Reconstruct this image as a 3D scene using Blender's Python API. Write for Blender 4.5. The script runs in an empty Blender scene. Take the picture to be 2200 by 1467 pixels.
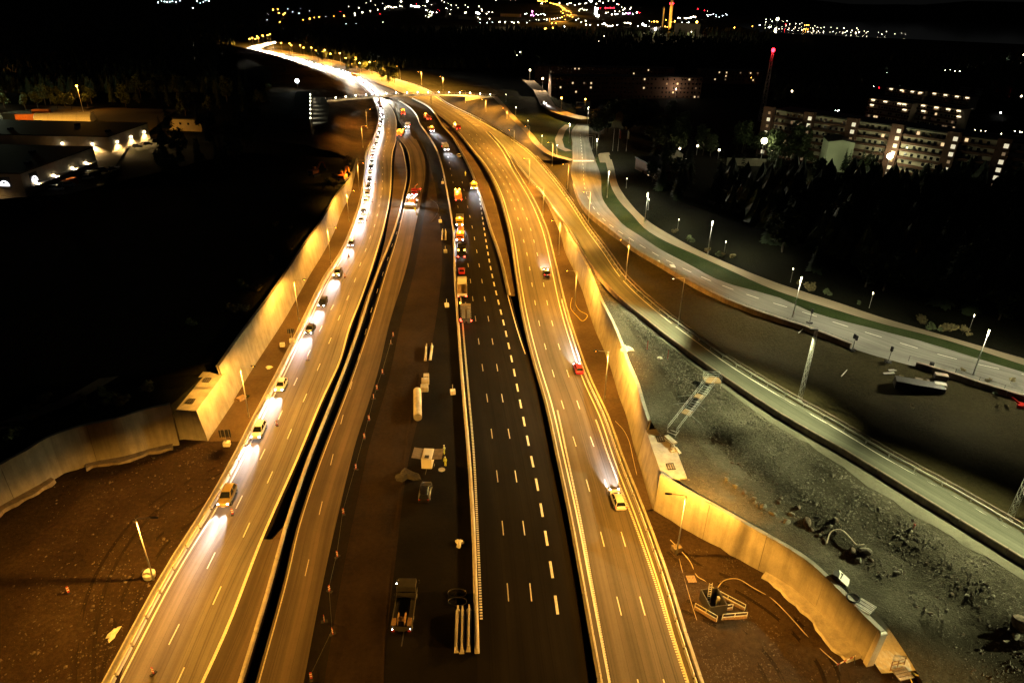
import bpy, bmesh, math, random
from mathutils import Vector, Matrix, Euler
from mathutils.geometry import tessellate_polygon
random.seed(7)
S = bpy.context.scene
COL = S.collection
R = math.radians

# ------------------------------------------------------------------ camera
CAM_H = 69.5
F = 1467.0
camd = bpy.data.cameras.new('camera'); cam = bpy.data.objects.new('camera', camd); COL.objects.link(cam)
CROT = Euler((R(90-27.0), 0, 0)).to_matrix() @ Matrix.Rotation(R(1.2), 3, 'Z')
cam.matrix_world = Matrix.Translation((0, 0, CAM_H)) @ CROT.to_4x4()
camd.sensor_width = 36.0; camd.lens = 36.0*F/2200.0
camd.clip_start = 1.0; camd.clip_end = 40000.0
S.camera = cam

# ------------------------------------------------------------------ world, moonlight, exposure
W = bpy.data.worlds.new('World'); S.world = W; W.use_nodes = True
nt = W.node_tree; nt.nodes.clear()
sky = nt.nodes.new('ShaderNodeTexSky'); sky.sky_type = 'NISHITA'; sky.sun_disc = False
sky.sun_elevation = R(35); sky.sun_rotation = R(200); sky.altitude = 50
hsv = nt.nodes.new('ShaderNodeHueSaturation'); hsv.inputs['Saturation'].default_value = 0.25
bg = nt.nodes.new('ShaderNodeBackground'); bg.inputs['Strength'].default_value = 0.0007
wo = nt.nodes.new('ShaderNodeOutputWorld')
nt.links.new(sky.outputs[0], hsv.inputs['Color']); nt.links.new(hsv.outputs[0], bg.inputs['Color']); nt.links.new(bg.outputs[0], wo.inputs['Surface'])
sl = bpy.data.lights.new('moonlight', 'SUN'); sl.energy = 0.0025; sl.angle = R(0.5); sl.color = (1.0, .93, .8)
so = bpy.data.objects.new('moonlight', sl); COL.objects.link(so); so.rotation_euler = (R(55), 0, R(160))
S.view_settings.view_transform = 'Standard'; S.view_settings.look = 'None'
S.view_settings.gamma = 1; S.view_settings.use_curve_mapping = False
S.view_settings.exposure = 0.0
S.render.engine = 'CYCLES'
S.cycles.use_denoising = True
S.cycles.max_bounces = 4; S.cycles.diffuse_bounces = 2; S.cycles.glossy_bounces = 2; S.cycles.transmission_bounces = 2
S.cycles.sample_clamp_indirect = 3.0; S.cycles.sample_clamp_direct = 0
S.cycles.use_light_tree = True
S.cycles.caustics_reflective = False; S.cycles.caustics_refractive = False

# ------------------------------------------------------------------ helpers: ground points seen from the drone
def bp(u, v, z=0.0):
    d = CROT @ Vector(((u-1100.0)/F, (733.5-v)/F, -1.0))
    t = (z-CAM_H)/d.z
    return Vector((d.x*t, d.y*t, z))

class Cv:
    """smooth curve through given (key, value) pairs, straight beyond its ends"""
    def __init__(s, d):
        s.k = sorted(d); s.y = [d[k] for k in s.k]; n = len(s.k); k = s.k; y = s.y
        g = [(y[i+1]-y[i])/(k[i+1]-k[i]) for i in range(n-1)]
        s.m = [g[0]]+[(g[i-1]*(k[i+1]-k[i])+g[i]*(k[i]-k[i-1]))/(k[i+1]-k[i-1]) for i in range(1, n-1)]+[g[-1]]
    def __call__(s, x):
        k, y, m = s.k, s.y, s.m
        if x <= k[0]: return y[0]+m[0]*(x-k[0])
        if x >= k[-1]: return y[-1]+m[-1]*(x-k[-1])
        lo, hi = 0, len(k)-1
        while hi-lo > 1:
            c = (lo+hi)//2
            if k[c] <= x: lo = c
            else: hi = c
        h = k[hi]-k[lo]; t = (x-k[lo])/h
        return ((2*t**3-3*t*t+1)*y[lo]+(t**3-2*t*t+t)*h*m[lo]+(-2*t**3+3*t*t)*y[hi]+(t**3-t*t)*h*m[hi])
class Lin(Cv):
    def __call__(s, x):
        k, y = s.k, s.y
        if x <= k[0]: return y[0]
        if x >= k[-1]: return y[-1]
        for i in range(len(k)-1):
            if x <= k[i+1]: return y[i]+(y[i+1]-y[i])*(x-k[i])/(k[i+1]-k[i])

LCb = Cv({1467:234,1221:367,1087:451,977:511,897:551,800:601,690:654,607:694,540:736,482:760,429:776,389:782,364:785,327:788,302:802,276:811,245:814,229:809,215:802,204:791,184:773,169:744,153:700,133:640,116:573,107:527})
LCr = Cv({1467:437,1364:484,1151:567,977:644,857:694,777:731,704:752,638:778,544:809,480:827,416:839,380:841,345:842,327:844,302:851,280:852,250:850,230:840,215:825,204:808,184:788,169:766,153:722,133:662,116:595,107:560})
G1r = Cv({1160:583,1144:601,1090:622,1055:634,1000:653,857:712,777:742,700:768,640:786,580:809,525:825,471:835,420:843,380:846,345:847,320:851,300:853.5})
Sr = Cv({1467:521,1378:548,1216:595,1165:608,1105:626,1063:640,1003:661,857:718,777:749,700:776,640:795,580:816,525:838,471:856,420:868,380:875,345:871,320:865,300:855})
R2l = Cv({1467:549,1220:617,1142:635,1067:658,1004:680,951:700,841:743,740:779,640:811,580:829,525:847,471:861,434:869,380:881,345:879,320:873,300:859})
R2r = Cv({1467:652,1217:701,1027:745,977:757,807:810,690:838,573:874,490:892,417:907,367:914,340:912,311:900,284:885})
CBc = Cv({1404:1025,1244:1021,1111:1016,977:1007,824:994,707:985,607:978,490:973,460:969,409:960,355:949,318:936,287:916,267:902,253:897,227:873,215:851,204:810,184:790,169:768})
CDr = Cv({1467:1264,1244:1234,977:1181,857:1157,780:1140,724:1121,634:1095,557:1077,490:1054,460:1045,405:1027,373:1015,335:996,296:973,271:951,251:938,229:918,211:882,202:862,190:835,180:811,164:769,153:728,133:666})
RCl = Cv({1467:1288,1244:1248,1121:1226,977:1196,867:1172,774:1145,677:1122,600:1109,490:1092,460:1084,427:1075,382:1055,351:1036,318:1009,287:984,264:962,244:936,230:917,214:888,202:866,190:840,180:816,164:772,153:731,133:669,116:602,107:566})
RCr = Cv({1467:1500,1361:1465,1254:1433,1131:1390,977:1330,894:1301,824:1268,737:1236,657:1212,567:1191,490:1171,434:1147,367:1107,311:1074,280:1045})
RWf = Cv({421:1163,440:1176,470:1190,500:1203,549:1217,575:1230,625:1251,669:1265,715:1281,746:1295,794:1313,851:1330,891:1345,960:1362,1009:1377,1060:1392,1095:1403})
RRl = Cv({280:1044,334:1094,384:1134,421:1167,474:1203,490:1216,557:1256,594:1283,650:1334,690:1383,730:1433,764:1478,824:1563,904:1684,980:1817,1074:1970,1217:2203})
RRr = Cv({107:600,112:625,120:665,133:730,149:784,160:813,187:900,227:967,260:1034,324:1134,377:1184,444:1234,490:1264,540:1301,600:1344,680:1433,720:1487,784:1577,851:1687,927:1821,977:1904,1060:2055,1157:2220})
LRl = Cv({265:1240,278:1230,311:1230,344:1230,368:1226,394:1232,464:1267,494:1304,522:1339,549:1375,573:1419,611:1480,654:1567,690:1667,717:1751,749:1830,771:1904,797:2001,831:2101,861:2200})
LRr = Cv({265:1265,303:1266,324:1272,344:1279,376:1290,434:1298,460:1318,490:1348,504:1371,536:1419,565:1475,610:1567,637:1667,674:1754,704:1868,737:1995,760:2068,800:2200})
PTl = Cv({337:1298,360:1304,398:1312,434:1332,460:1357,497:1393,522:1437,540:1478,580:1567,624:1667,667:1801,697:1901,720:1995,784:2200})
PTr = Cv({337:1312,360:1319,398:1328,434:1352,460:1375,479:1398,508:1446,527:1480,567:1567,607:1667,650:1801,684:1901,708:1985,770:2200})
LWf = Cv({342:769,380:762,429:748,450:737,498:718,540:697,587:668,687:611,784:548,894:481,947:447})
zRR = Lin({280:0,380:.3,421:1.0,460:2.6,501:4.2,545:5.6,600:6.6,700:7.4,900:8.4,1200:9.4})
zLR = Lin({200:5,272:4.2,344:4.2,434:5.0,560:6.0,700:6.8,900:7.6})
Z0 = lambda v: 0.0

def v_of_D(D): return 733.5-F*math.tan(math.radians(27)-math.atan2(CAM_H, D))
def rows(v0, v1, step=3.0, grow=0.012):
    """image rows from near v0 to far v1 at about equal steps on the ground"""
    D0 = CAM_H/math.tan(math.radians(27)-math.atan((733.5-v0)/F)); out = []; D = D0
    while True:
        v = v_of_D(D)
        if v <= v1: out.append(v1); return out
        out.append(v); D += step+grow*max(0, D-60)
def line(c, vs, z=Z0, du=0.0, dz=0.0): return [bp(c(v)+du, v, z(v)+dz) for v in vs]
def offset(pts, d, dz=0.0):
    out = []
    for i, p in enumerate(pts):
        t = (pts[min(i+1, len(pts)-1)]-pts[max(i-1, 0)]); t.z = 0
        if t.length < 1e-6: t = Vector((0, 1, 0))
        t.normalize(); out.append(p+Vector((t.y, -t.x, 0))*d+Vector((0, 0, dz)))
    return out
def resample(pts, step):
    out = [pts[0].copy()]; acc = 0.0; nxt = step
    for a, b in zip(pts, pts[1:]):
        L = (b-a).length
        while L > 1e-9 and nxt <= acc+L:
            out.append(a.lerp(b, (nxt-acc)/L)); nxt += step
        acc += L
    return out
def plen(pts): return sum((b-a).length for a, b in zip(pts, pts[1:]))
def at_s(pts, s):
    for a, b in zip(pts, pts[1:]):
        L = (b-a).length
        if s <= L: return a.lerp(b, s/max(L, 1e-9)), (b-a).normalized()
        s -= L
    return pts[-1].copy(), (pts[-1]-pts[-2]).normalized()
def resample_n(pts, n):
    L = plen(pts); return [at_s(pts, L*i/(n-1)*0.99999)[0] for i in range(n)]

# ------------------------------------------------------------------ objects
def tag(o, label=None, cat=None, group=None, kind=None):
    if label: o['label'] = label
    if cat: o['category'] = cat
    if group: o['group'] = group
    if kind: o['kind'] = kind
    return o
def thing(name, label, cat, loc=(0,0,0), rz=0.0, group=None):
    o = bpy.data.objects.new(name, None); COL.objects.link(o); o.location = loc; o.rotation_euler = (0, 0, rz)
    o.empty_display_size = .3
    return tag(o, label, cat, group)
def copy_tree(o, parent=None):
    c = o.copy(); COL.objects.link(c)
    if parent is not None: c.parent = parent
    for ch in o.children: copy_tree(ch, c)
    return c

class MB:
    def __init__(s): s.v = []; s.f = []; s.mi = []; s.uv = None; s.cur = 0
    def m(s, i): s.cur = i; return s
    def add(s, vs, fs):
        b = len(s.v); s.v += [tuple(x) for x in vs]
        for f in fs: s.f.append(tuple(b+i for i in f)); s.mi.append(s.cur)
        return s
    def box(s, c, d, rz=0.0, M=None, top=1.0):
        x, y, z = d[0]/2, d[1]/2, d[2]/2
        vs = [Vector((sx*x*(top if sz > 0 else 1), sy*y*(top if sz > 0 else 1), sz*z)) for sz in (-1, 1) for sy in (-1, 1) for sx in (-1, 1)]
        Q = M if M is not None else Matrix.Rotation(rz, 3, 'Z')
        vs = [Q @ p+Vector(c) for p in vs]
        return s.add(vs, [(0,2,3,1),(4,5,7,6),(0,1,5,4),(2,6,7,3),(0,4,6,2),(1,3,7,5)])
    def beam(s, a, b, w, h=None):
        a = Vector(a); b = Vector(b); h = h or w; d = b-a; L = d.length
        Q = d.to_track_quat('X', 'Z').to_matrix()
        return s.box((a+b)/2, (L, w, h), M=Q)
    def tube(s, pts, r, n=6, r1=None, cap=True):
        pts = [Vector(p) for p in pts]; N = len(pts); vs = []; fs = []
        for i, p in enumerate(pts):
            t = (pts[min(i+1, N-1)]-pts[max(i-1, 0)]).normalized()
            a = Vector((0, 0, 1)) if abs(t.z) < .9 else Vector((1, 0, 0))
            x = t.cross(a).normalized(); y = t.cross(x)
            rr = r if r1 is None else r+(r1-r)*i/max(1, N-1)
            vs += [p+(x*math.cos(2*math.pi*k/n)+y*math.sin(2*math.pi*k/n))*rr for k in range(n)]
        for i in range(N-1):
            for k in range(n): fs.append((i*n+k, i*n+(k+1) % n, (i+1)*n+(k+1) % n, (i+1)*n+k))
        if cap: fs.append(tuple(range(n))[::-1]); fs.append(tuple((N-1)*n+k for k in range(n)))
        return s.add(vs, fs)
    def lathe(s, prof, n=12, c=(0,0,0), axis='Z'):
        vs = []; fs = []; c = Vector(c)
        for (r, h) in prof:
            for k in range(n):
                a = 2*math.pi*k/n; p = Vector((r*math.cos(a), r*math.sin(a), h))
                if axis == 'Y': p = Vector((p.x, p.z, p.y))
                if axis == 'X': p = Vector((p.z, p.x, p.y))
                vs.append(p+c)
        for i in range(len(prof)-1):
            for k in range(n): fs.append((i*n+k, i*n+(k+1) % n, (i+1)*n+(k+1) % n, (i+1)*n+k))
        fs.append(tuple(range(n))[::-1]); fs.append(tuple((len(prof)-1)*n+k for k in range(n)))
        return s.add(vs, fs)
    def loft(s, rings, close=True, cap=True):
        n = len(rings[0]); vs = [p for r in rings for p in r]; fs = []
        for i in range(len(rings)-1):
            for k in range(n if close else n-1): fs.append((i*n+k, i*n+(k+1) % n, (i+1)*n+(k+1) % n, (i+1)*n+k))
        if cap: fs.append(tuple(range(n))[::-1]); fs.append(tuple((len(rings)-1)*n+k for k in range(n)))
        return s.add(vs, fs)
    def ell(s, c, r, n=8, m=5):
        prof = [(math.sin(math.pi*(i+.02)/(m+.04))*1.0, -math.cos(math.pi*(i+.02)/(m+.04))) for i in range(m+1)]
        b = len(s.v); s.lathe(prof, n)
        for i in range(b, len(s.v)): p = s.v[i]; s.v[i] = (c[0]+p[0]*r[0], c[1]+p[1]*r[1], c[2]+p[2]*r[2])
        return s
    def quad(s, a, b, c, d): return s.add([a, b, c, d], [(0, 1, 2, 3)])
    def mesh(s, name, mats, origin=None, bevel=0.0, smooth=False, recalc=True):
        me = bpy.data.meshes.new(name)
        vs = s.v if origin is None else [(x[0]-origin[0], x[1]-origin[1], x[2]-origin[2]) for x in s.v]
        me.from_pydata(vs, [], s.f)
        for m in (mats if isinstance(mats, (list, tuple)) else [mats]): me.materials.append(m)
        if any(s.mi): me.polygons.foreach_set('material_index', s.mi)
        if bevel or recalc:
            bm = bmesh.new(); bm.from_mesh(me)
            if recalc: bmesh.ops.recalc_face_normals(bm, faces=bm.faces)
            if bevel: bmesh.ops.bevel(bm, geom=list(bm.edges), offset=bevel, segments=1, affect='EDGES', profile=.5, clamp_overlap=True)
            bm.to_mesh(me); bm.free()
        if smooth: me.polygons.foreach_set('use_smooth', [True]*len(me.polygons))
        me.update(); return me
    def build(s, name, mats, parent=None, **k):
        o = bpy.data.objects.new(name, s.mesh(name, mats, **k)); COL.objects.link(o)
        if parent is not None: o.parent = parent
        return o
def mobj(name, me, parent=None, loc=None, rz=None):
    o = bpy.data.objects.new(name, me); COL.objects.link(o)
    if parent is not None: o.parent = parent
    if loc is not None: o.location = loc
    if rz is not None: o.rotation_euler = (0, 0, rz)
    return o

def strip(name, lines, mat, kind='structure', disp=None, parent=None, smooth=True):
    """surface through a list of long lines of equal length, with UV = metres (across, along)"""
    n = len(lines[0]); k = len(lines); vs = []; uv = []; along = [0.0]
    for i in range(1, n): along.append(along[-1]+(lines[0][i]-lines[0][i-1]).length)
    for i in range(n):
        ac = 0.0
        for j in range(k):
            if j: ac += (lines[j][i]-lines[j-1][i]).length
            p = lines[j][i].copy()
            if disp: p.z += disp(p, i, j)
            vs.append(p); uv.append((ac, along[i]))
    fs = [(i*k+j, i*k+j+1, (i+1)*k+j+1, (i+1)*k+j) for i in range(n-1) for j in range(k-1)]
    me = bpy.data.meshes.new(name); me.from_pydata(vs, [], fs); me.materials.append(mat)
    ul = me.uv_layers.new(name='UVMap'); idx = [0]*len(me.loops); me.loops.foreach_get('vertex_index', idx)
    ul.data.foreach_set('uv', [c for i in idx for c in uv[i]])
    bm = bmesh.new(); bm.from_mesh(me); bmesh.ops.recalc_face_normals(bm, faces=bm.faces)
    if sum(f.normal.z for f in bm.faces) < 0: bmesh.ops.reverse_faces(bm, faces=bm.faces)
    bm.to_mesh(me); bm.free()
    if smooth: me.polygons.foreach_set('use_smooth', [True]*len(me.polygons))
    o = bpy.data.objects.new(name, me); COL.objects.link(o); o['kind'] = kind
    if parent is not None: o.parent = parent; del o['kind']
    return o
def between(a, b, k): return [[p.lerp(q, j/k) for p, q in zip(a, b)] for j in range(k+1)]

# ------------------------------------------------------------------ materials
def new_mat(name):
    m = bpy.data.materials.new(name); m.use_nodes = True; t = m.node_tree
    return m, t, t.nodes['Principled BSDF']
def ramp(t, src, stops):
    r = t.nodes.new('ShaderNodeValToRGB'); e = r.color_ramp.elements
    while len(e) < len(stops): e.new(.5)
    for i, (p, c) in enumerate(stops): e[i].position = p; e[i].color = (*c, 1) if len(c) == 3 else c
    t.links.new(src, r.inputs[0]); return r.outputs[0]
def noise(t, vec, scale, detail=4, rough=.6):
    n = t.nodes.new('ShaderNodeTexNoise'); n.inputs['Scale'].default_value = scale; n.inputs['Detail'].default_value = detail; n.inputs['Roughness'].default_value = rough
    if vec is not None: t.links.new(vec, n.inputs['Vector'])
    return n.outputs['Fac']
def mixc(t, a, b, f, mode='MIX'):
    m = t.nodes.new('ShaderNodeMix'); m.data_type = 'RGBA'; m.blend_type = mode
    for s, k in ((f, 0), (a, 6), (b, 7)):
        if isinstance(s, (int, float)): m.inputs[k].default_value = s
        elif isinstance(s, tuple): m.inputs[k].default_value = (*s, 1)
        else: t.links.new(s, m.inputs[k])
    return m.outputs[2]
def sc(c, f): return tuple(min(1, x*f) for x in c)
def mat(name, col, rough=.8, scale=2.0, var=.25, bump=0.0, bscale=None, metal=0.0, spec=None, coat=0.0):
    m, t, b = new_mat(name)
    tc = t.nodes.new('ShaderNodeTexCoord').outputs['Object']
    f = noise(t, tc, scale); c = ramp(t, f, [(.3, sc(col, 1-var)), (.7, sc(col, 1+var))])
    t.links.new(c, b.inputs['Base Color']); b.inputs['Roughness'].default_value = rough; b.inputs['Metallic'].default_value = metal
    if spec is not None: b.inputs['Specular IOR Level'].default_value = spec
    if coat: b.inputs['Coat Weight'].default_value = coat
    if bump:
        bn = t.nodes.new('ShaderNodeBump'); bn.inputs['Strength'].default_value = bump; bn.inputs['Distance'].default_value = .1
        t.links.new(noise(t, tc, bscale or scale*6, 5), bn.inputs['Height']); t.links.new(bn.outputs[0], b.inputs['Normal'])
    return m
def emi(name, col, strength, sample=False):
    m, t, b = new_mat(name); b.inputs['Base Color'].default_value = (*sc(col, .6), 1)
    b.inputs['Emission Color'].default_value = (*col, 1); b.inputs['Emission Strength'].default_value = strength
    b.inputs['Roughness'].default_value = .4
    if not sample: m.cycles.emission_sampling = 'NONE'
    return m
def ground_mat(name, stops, s1=.06, s2=1.6, s3=9.0, bump=.5, bd=.12, rough=.95):
    """soil, grass or gravel: large patches, medium mottling and fine grain in world metres"""
    m, t, b = new_mat(name)
    g = t.nodes.new('ShaderNodeNewGeometry').outputs['Position']
    a = noise(t, g, s1, 3); c = noise(t, g, s2, 5, .7); d = noise(t, g, s3, 4, .75)
    mm = t.nodes.new('ShaderNodeMath'); mm.operation = 'MULTIPLY_ADD'; t.links.new(c, mm.inputs[0]); mm.inputs[1].default_value = .55
    t.links.new(a, mm.inputs[2])
    m2 = t.nodes.new('ShaderNodeMath'); m2.operation = 'MULTIPLY_ADD'; t.links.new(d, m2.inputs[0]); m2.inputs[1].default_value = .5; t.links.new(mm.outputs[0], m2.inputs[2])
    m3 = t.nodes.new('ShaderNodeMath'); m3.operation = 'MULTIPLY'; t.links.new(m2.outputs[0], m3.inputs[0]); m3.inputs[1].default_value = .49
    t.links.new(ramp(t, m3.outputs[0], stops), b.inputs['Base Color']); b.inputs['Roughness'].default_value = rough
    b.inputs['Specular IOR Level'].default_value = .05
    bn = t.nodes.new('ShaderNodeBump'); bn.inputs['Strength'].default_value = bump; bn.inputs['Distance'].default_value = bd
    ad = t.nodes.new('ShaderNodeMath'); ad.operation = 'ADD'; t.links.new(c, ad.inputs[0]); t.links.new(d, ad.inputs[1])
    t.links.new(ad.outputs[0], bn.inputs['Height']); t.links.new(bn.outputs[0], b.inputs['Normal'])
    return m
def asphalt(name, col, dark, track=.45, rough=.85, freq=.5, spec=.15):
    """worn asphalt: wheel tracks and seams run along the lane (UV v), patches and fine grain on top"""
    m, t, b = new_mat(name)
    uv = t.nodes.new('ShaderNodeUVMap').outputs[0]
    def mp(sx, sy):
        n = t.nodes.new('ShaderNodeMapping'); n.inputs['Scale'].default_value = (sx, sy, 1); t.links.new(uv, n.inputs['Vector']); return n.outputs[0]
    tr = ramp(t, noise(t, mp(freq, .006), 1.0, 3, .55), [(.35, (1-track,)*3), (.62, (1+track*.5,)*3)])
    fn = ramp(t, noise(t, mp(2.6, .03), 1.0, 3, .6), [(.3, (.9,)*3), (.7, (1.06,)*3)])
    pa = ramp(t, noise(t, mp(.12, .05), 1.0, 4), [(.35, dark), (.65, col)])
    gr = ramp(t, noise(t, uv, 14.0, 3, .7), [(.3, (.8,)*3), (.7, (1.2,)*3)])
    se = ramp(t, noise(t, mp(.55, .0016), 1.0, 2, .5), [(.492, (1,)*3), (.499, (.55,)*3), (.506, (1,)*3)])
    cr = ramp(t, noise(t, mp(.5, .33), 1.0, 6, .75), [(.494, (1,)*3), (.5, (.62,)*3), (.506, (1,)*3)])
    c = mixc(t, pa, tr, 1.0, 'MULTIPLY'); c = mixc(t, c, se, 1.0, 'MULTIPLY'); c = mixc(t, c, cr, .7, 'MULTIPLY'); c = mixc(t, c, fn, 1.0, 'MULTIPLY'); c = mixc(t, c, gr, .8, 'MULTIPLY')
    t.links.new(c, b.inputs['Base Color']); b.inputs['Roughness'].default_value = rough; b.inputs['Specular IOR Level'].default_value = spec
    bn = t.nodes.new('ShaderNodeBump'); bn.inputs['Strength'].default_value = .25; bn.inputs['Distance'].default_value = .02
    t.links.new(noise(t, uv, 30, 3), bn.inputs['Height']); t.links.new(bn.outputs[0], b.inputs['Normal'])
    return m
def concrete(name, col, streak=.35):
    m, t, b = new_mat(name)
    tc = t.nodes.new('ShaderNodeTexCoord').outputs['Object']
    mp = t.nodes.new('ShaderNodeMapping'); mp.inputs['Scale'].default_value = (.9, .9, .06); t.links.new(tc, mp.inputs['Vector'])
    st = ramp(t, noise(t, mp.outputs[0], 1.0, 4, .65), [(.35, (1-streak,)*3), (.6, (1.08,)*3)])
    pa = ramp(t, noise(t, tc, .35, 4), [(.3, sc(col, .72)), (.7, sc(col, 1.12))])
    gr = ramp(t, noise(t, tc, 6.0, 4, .7), [(.3, (.86,)*3), (.7, (1.1,)*3)])
    c = mixc(t, mixc(t, pa, st, 1.0, 'MULTIPLY'), gr, 1.0, 'MULTIPLY'); t.links.new(c, b.inputs['Base Color']); b.inputs['Roughness'].default_value = .85
    bn = t.nodes.new('ShaderNodeBump'); bn.inputs['Strength'].default_value = .2; bn.inputs['Distance'].default_value = .03
    t.links.new(noise(t, tc, 5, 4), bn.inputs['Height']); t.links.new(bn.outputs[0], b.inputs['Normal'])
    return m

SODIUM = (1.0, .425, .048); WARMW = (1.0, .80, .52); LEDW = (1.0, .93, .57); COOL = (.86, .93, 1.0); AMBER = (1.0, .42, .03)
M = {}
M['asph_old'] = asphalt('worn_grey_asphalt', (.19,.172,.15), (.145,.13,.112), .38)
M['asph_ramp'] = asphalt('dusty_brown_asphalt', (.115,.088,.062), (.08,.06,.043), .45)
M['asph_new'] = asphalt('fresh_black_asphalt', (.0135,.0115,.0100), (.0085,.0075,.0065), .3, .95, .45, .04)
M['asph_right'] = asphalt('worn_brown_asphalt', (.135,.117,.094), (.105,.09,.072), .38)
M['asph_slip'] = asphalt('slip_road_asphalt', (.12,.125,.10), (.09,.094,.075), .3)
M['asph_local'] = asphalt('pale_local_asphalt', (.17,.165,.15), (.12,.117,.105), .25, .85, .4)
M['asph_path'] = asphalt('tan_path_asphalt', (.21,.17,.12), (.16,.13,.09), .1, .9)
M['work_dirt'] = ground_mat('construction_dirt', [(.42,(.014,.0095,.0065)),(.6,(.033,.022,.0145))])
M['work_black'] = ground_mat('black_base_course', [(.42,(.0045,.004,.0035)),(.6,(.0105,.009,.0075))], s1=.1)
M['verge'] = ground_mat('gravel_verge', [(.4,(.055,.038,.024)),(.5,(.085,.060,.036)),(.62,(.12,.088,.055))])
M['dirt_red'] = ground_mat('reddish_dirt', [(.4,(.022,.0145,.009)),(.5,(.046,.030,.0175)),(.62,(.088,.060,.036))], s1=.05, bump=.9, bd=.3)
M['gravel'] = ground_mat('crushed_rock', [(.38,(.028,.026,.019)),(.5,(.072,.067,.050)),(.64,(.17,.16,.125))], s1=.05, s2=2.2, s3=7.0, bump=1.0, bd=.35)
M['bench'] = ground_mat('fine_grey_gravel', [(.38,(.038,.036,.026)),(.5,(.068,.064,.048)),(.62,(.12,.113,.088))], s1=.07, s3=6.0, bump=.9, bd=.2)
M['track'] = ground_mat('pale_rolled_gravel', [(.4,(.085,.082,.063)),(.6,(.15,.145,.115))], s1=.07, bump=.4)
M['grass'] = ground_mat('short_grass', [(.38,(.012,.020,.007)),(.5,(.022,.034,.011)),(.62,(.040,.052,.020))], s2=2.5, bump=1.0, bd=.25)
M['rough_grass'] = ground_mat('rough_dry_grass', [(.38,(.024,.019,.010)),(.5,(.050,.042,.020)),(.64,(.085,.070,.036))], s1=.035, bump=1.0, bd=.4)
M['forest_floor'] = ground_mat('forest_floor', [(.4,(.004,.0045,.0025)),(.6,(.011,.011,.006))], bump=1.0, bd=.4)
M['ground'] = ground_mat('dark_ground', [(.4,(.010,.011,.007)),(.6,(.022,.022,.014))], s1=.01, s2=.2, s3=1.5)
M['rut'] = ground_mat('compacted_rut', [(.4,(.016,.0105,.0065)),(.6,(.034,.023,.014))], bump=.6)
M['trench'] = ground_mat('trench_soil_shade', [(.4,(.006,.005,.004)),(.6,(.014,.011,.009))])  # dark soil colour also carries the shade cast by the barriers
M['paint'] = mat('road_paint', (.62,.60,.54), .6, 3.0, .22)
M['paint_old'] = mat('worn_road_paint', (.40,.37,.31), .7, 6.0, .4)
M['conc'] = concrete('wall_concrete', (.265,.25,.215), .2)
M['conc_dark'] = concrete('stained_wall_concrete', (.27,.245,.205), .22)
M['conc_bar'] = concrete('barrier_concrete', (.42,.40,.36), .2)
M['conc_old'] = concrete('old_barrier_concrete', (.20,.16,.12), .35)
M['joint'] = mat('joint_filler', (.03,.028,.025), .9)
M['steel'] = mat('galvanised_steel', (.55,.56,.57), .38, 4, .15, metal=.85)
M['steel_w'] = mat('white_barrier_steel', (.72,.73,.74), .4, 3, .1)
M['pole'] = mat('grey_lamp_pole', (.42,.42,.41), .45, 3, .12, metal=.3)
M['head'] = mat('dark_luminaire', (.035,.034,.033), .5)
M['black'] = mat('black_rubber', (.012,.012,.012), .8)
M['rim'] = mat('wheel_alloy', (.45,.45,.46), .35, metal=.8)
M['glass'] = mat('tinted_glass', (.012,.014,.016), .06, spec=.6)
M['chrome'] = mat('bright_trim', (.6,.6,.6), .25, metal=.9)
M['wood'] = mat('raw_timber', (.30,.20,.11), .8, 5, .3)
M['red_plastic'] = mat('red_marker', (.32,.022,.014), .45)
M['white_plastic'] = mat('white_marker', (.75,.74,.70), .5)
M['hivis'] = mat('hi_vis_cloth', (.62,.72,.10), .8)
M['hose_y'] = mat('yellow_hose', (.62,.48,.10), .5)
M['hose_w'] = mat('pale_hose', (.50,.42,.34), .6)
M['tarp'] = mat('white_tarpaulin', (.66,.66,.60), .6, 3, .15, bump=.4, bscale=4)
M['orange'] = mat('orange_machine_paint', (.60,.17,.03), .45)
M['yellow'] = mat('yellow_machine_paint', (.65,.42,.04), .45)
M['rock'] = mat('broken_rock', (.15,.14,.115), .9, 3, .45, bump=.6)
M['rock_red'] = mat('reddish_rock', (.105,.08,.058), .9, 3, .45, bump=.6)
M['rock_dark'] = mat('dark_gravel', (.035,.032,.028), .95, 3, .4, bump=.5)
M['bark'] = mat('tree_bark', (.05,.038,.028), .9, 5, .3)
M['leaf'] = mat('broad_leaves', (.045,.062,.022), .7, .8, .5)
M['needle'] = mat('spruce_needles', (.022,.036,.016), .75, .8, .5)
M['dry'] = mat('dry_shrub_leaves', (.11,.09,.035), .8, 1.5, .5)
M['roof'] = mat('bitumen_roof', (.006,.006,.006), .7, .3, .35)
M['beige'] = mat('beige_render', (.45,.40,.30), .85, .4, .12)
M['brick_d'] = mat('dark_brick', (.11,.055,.035), .9, 2, .3)
M['pale_g'] = mat('pale_green_render', (.42,.47,.33), .85, .3, .08)
M['water'] = mat('lake_water', (.004,.005,.006), .08, .02, .2, bump=.15, bscale=.05)
M['e_head'] = emi('headlight_glow', (1.0,.97,.90), 45)
M['e_tail'] = emi('tail_light_glow', (1.0,.02,.01), 9)
M['e_brake'] = emi('brake_light_glow', (1.0,.04,.02), 30)
M['e_amber'] = emi('amber_beacon_glow', AMBER, 40)
M['e_sod'] = emi('sodium_lamp_glow', SODIUM, 30)
M['e_warm'] = emi('warm_lamp_glow', WARMW, 30)
M['e_white'] = emi('white_lamp_glow', (1.0,1.0,.92), 40)
M['e_led'] = emi('led_lamp_glow', LEDW, 30)
M['e_cool'] = emi('cool_lamp_glow', COOL, 25)
M['e_red'] = emi('red_lamp_glow', (1.0,.01,.02), 25)
M['e_green'] = emi('green_lamp_glow', (.02,1.0,.35), 15)
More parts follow.
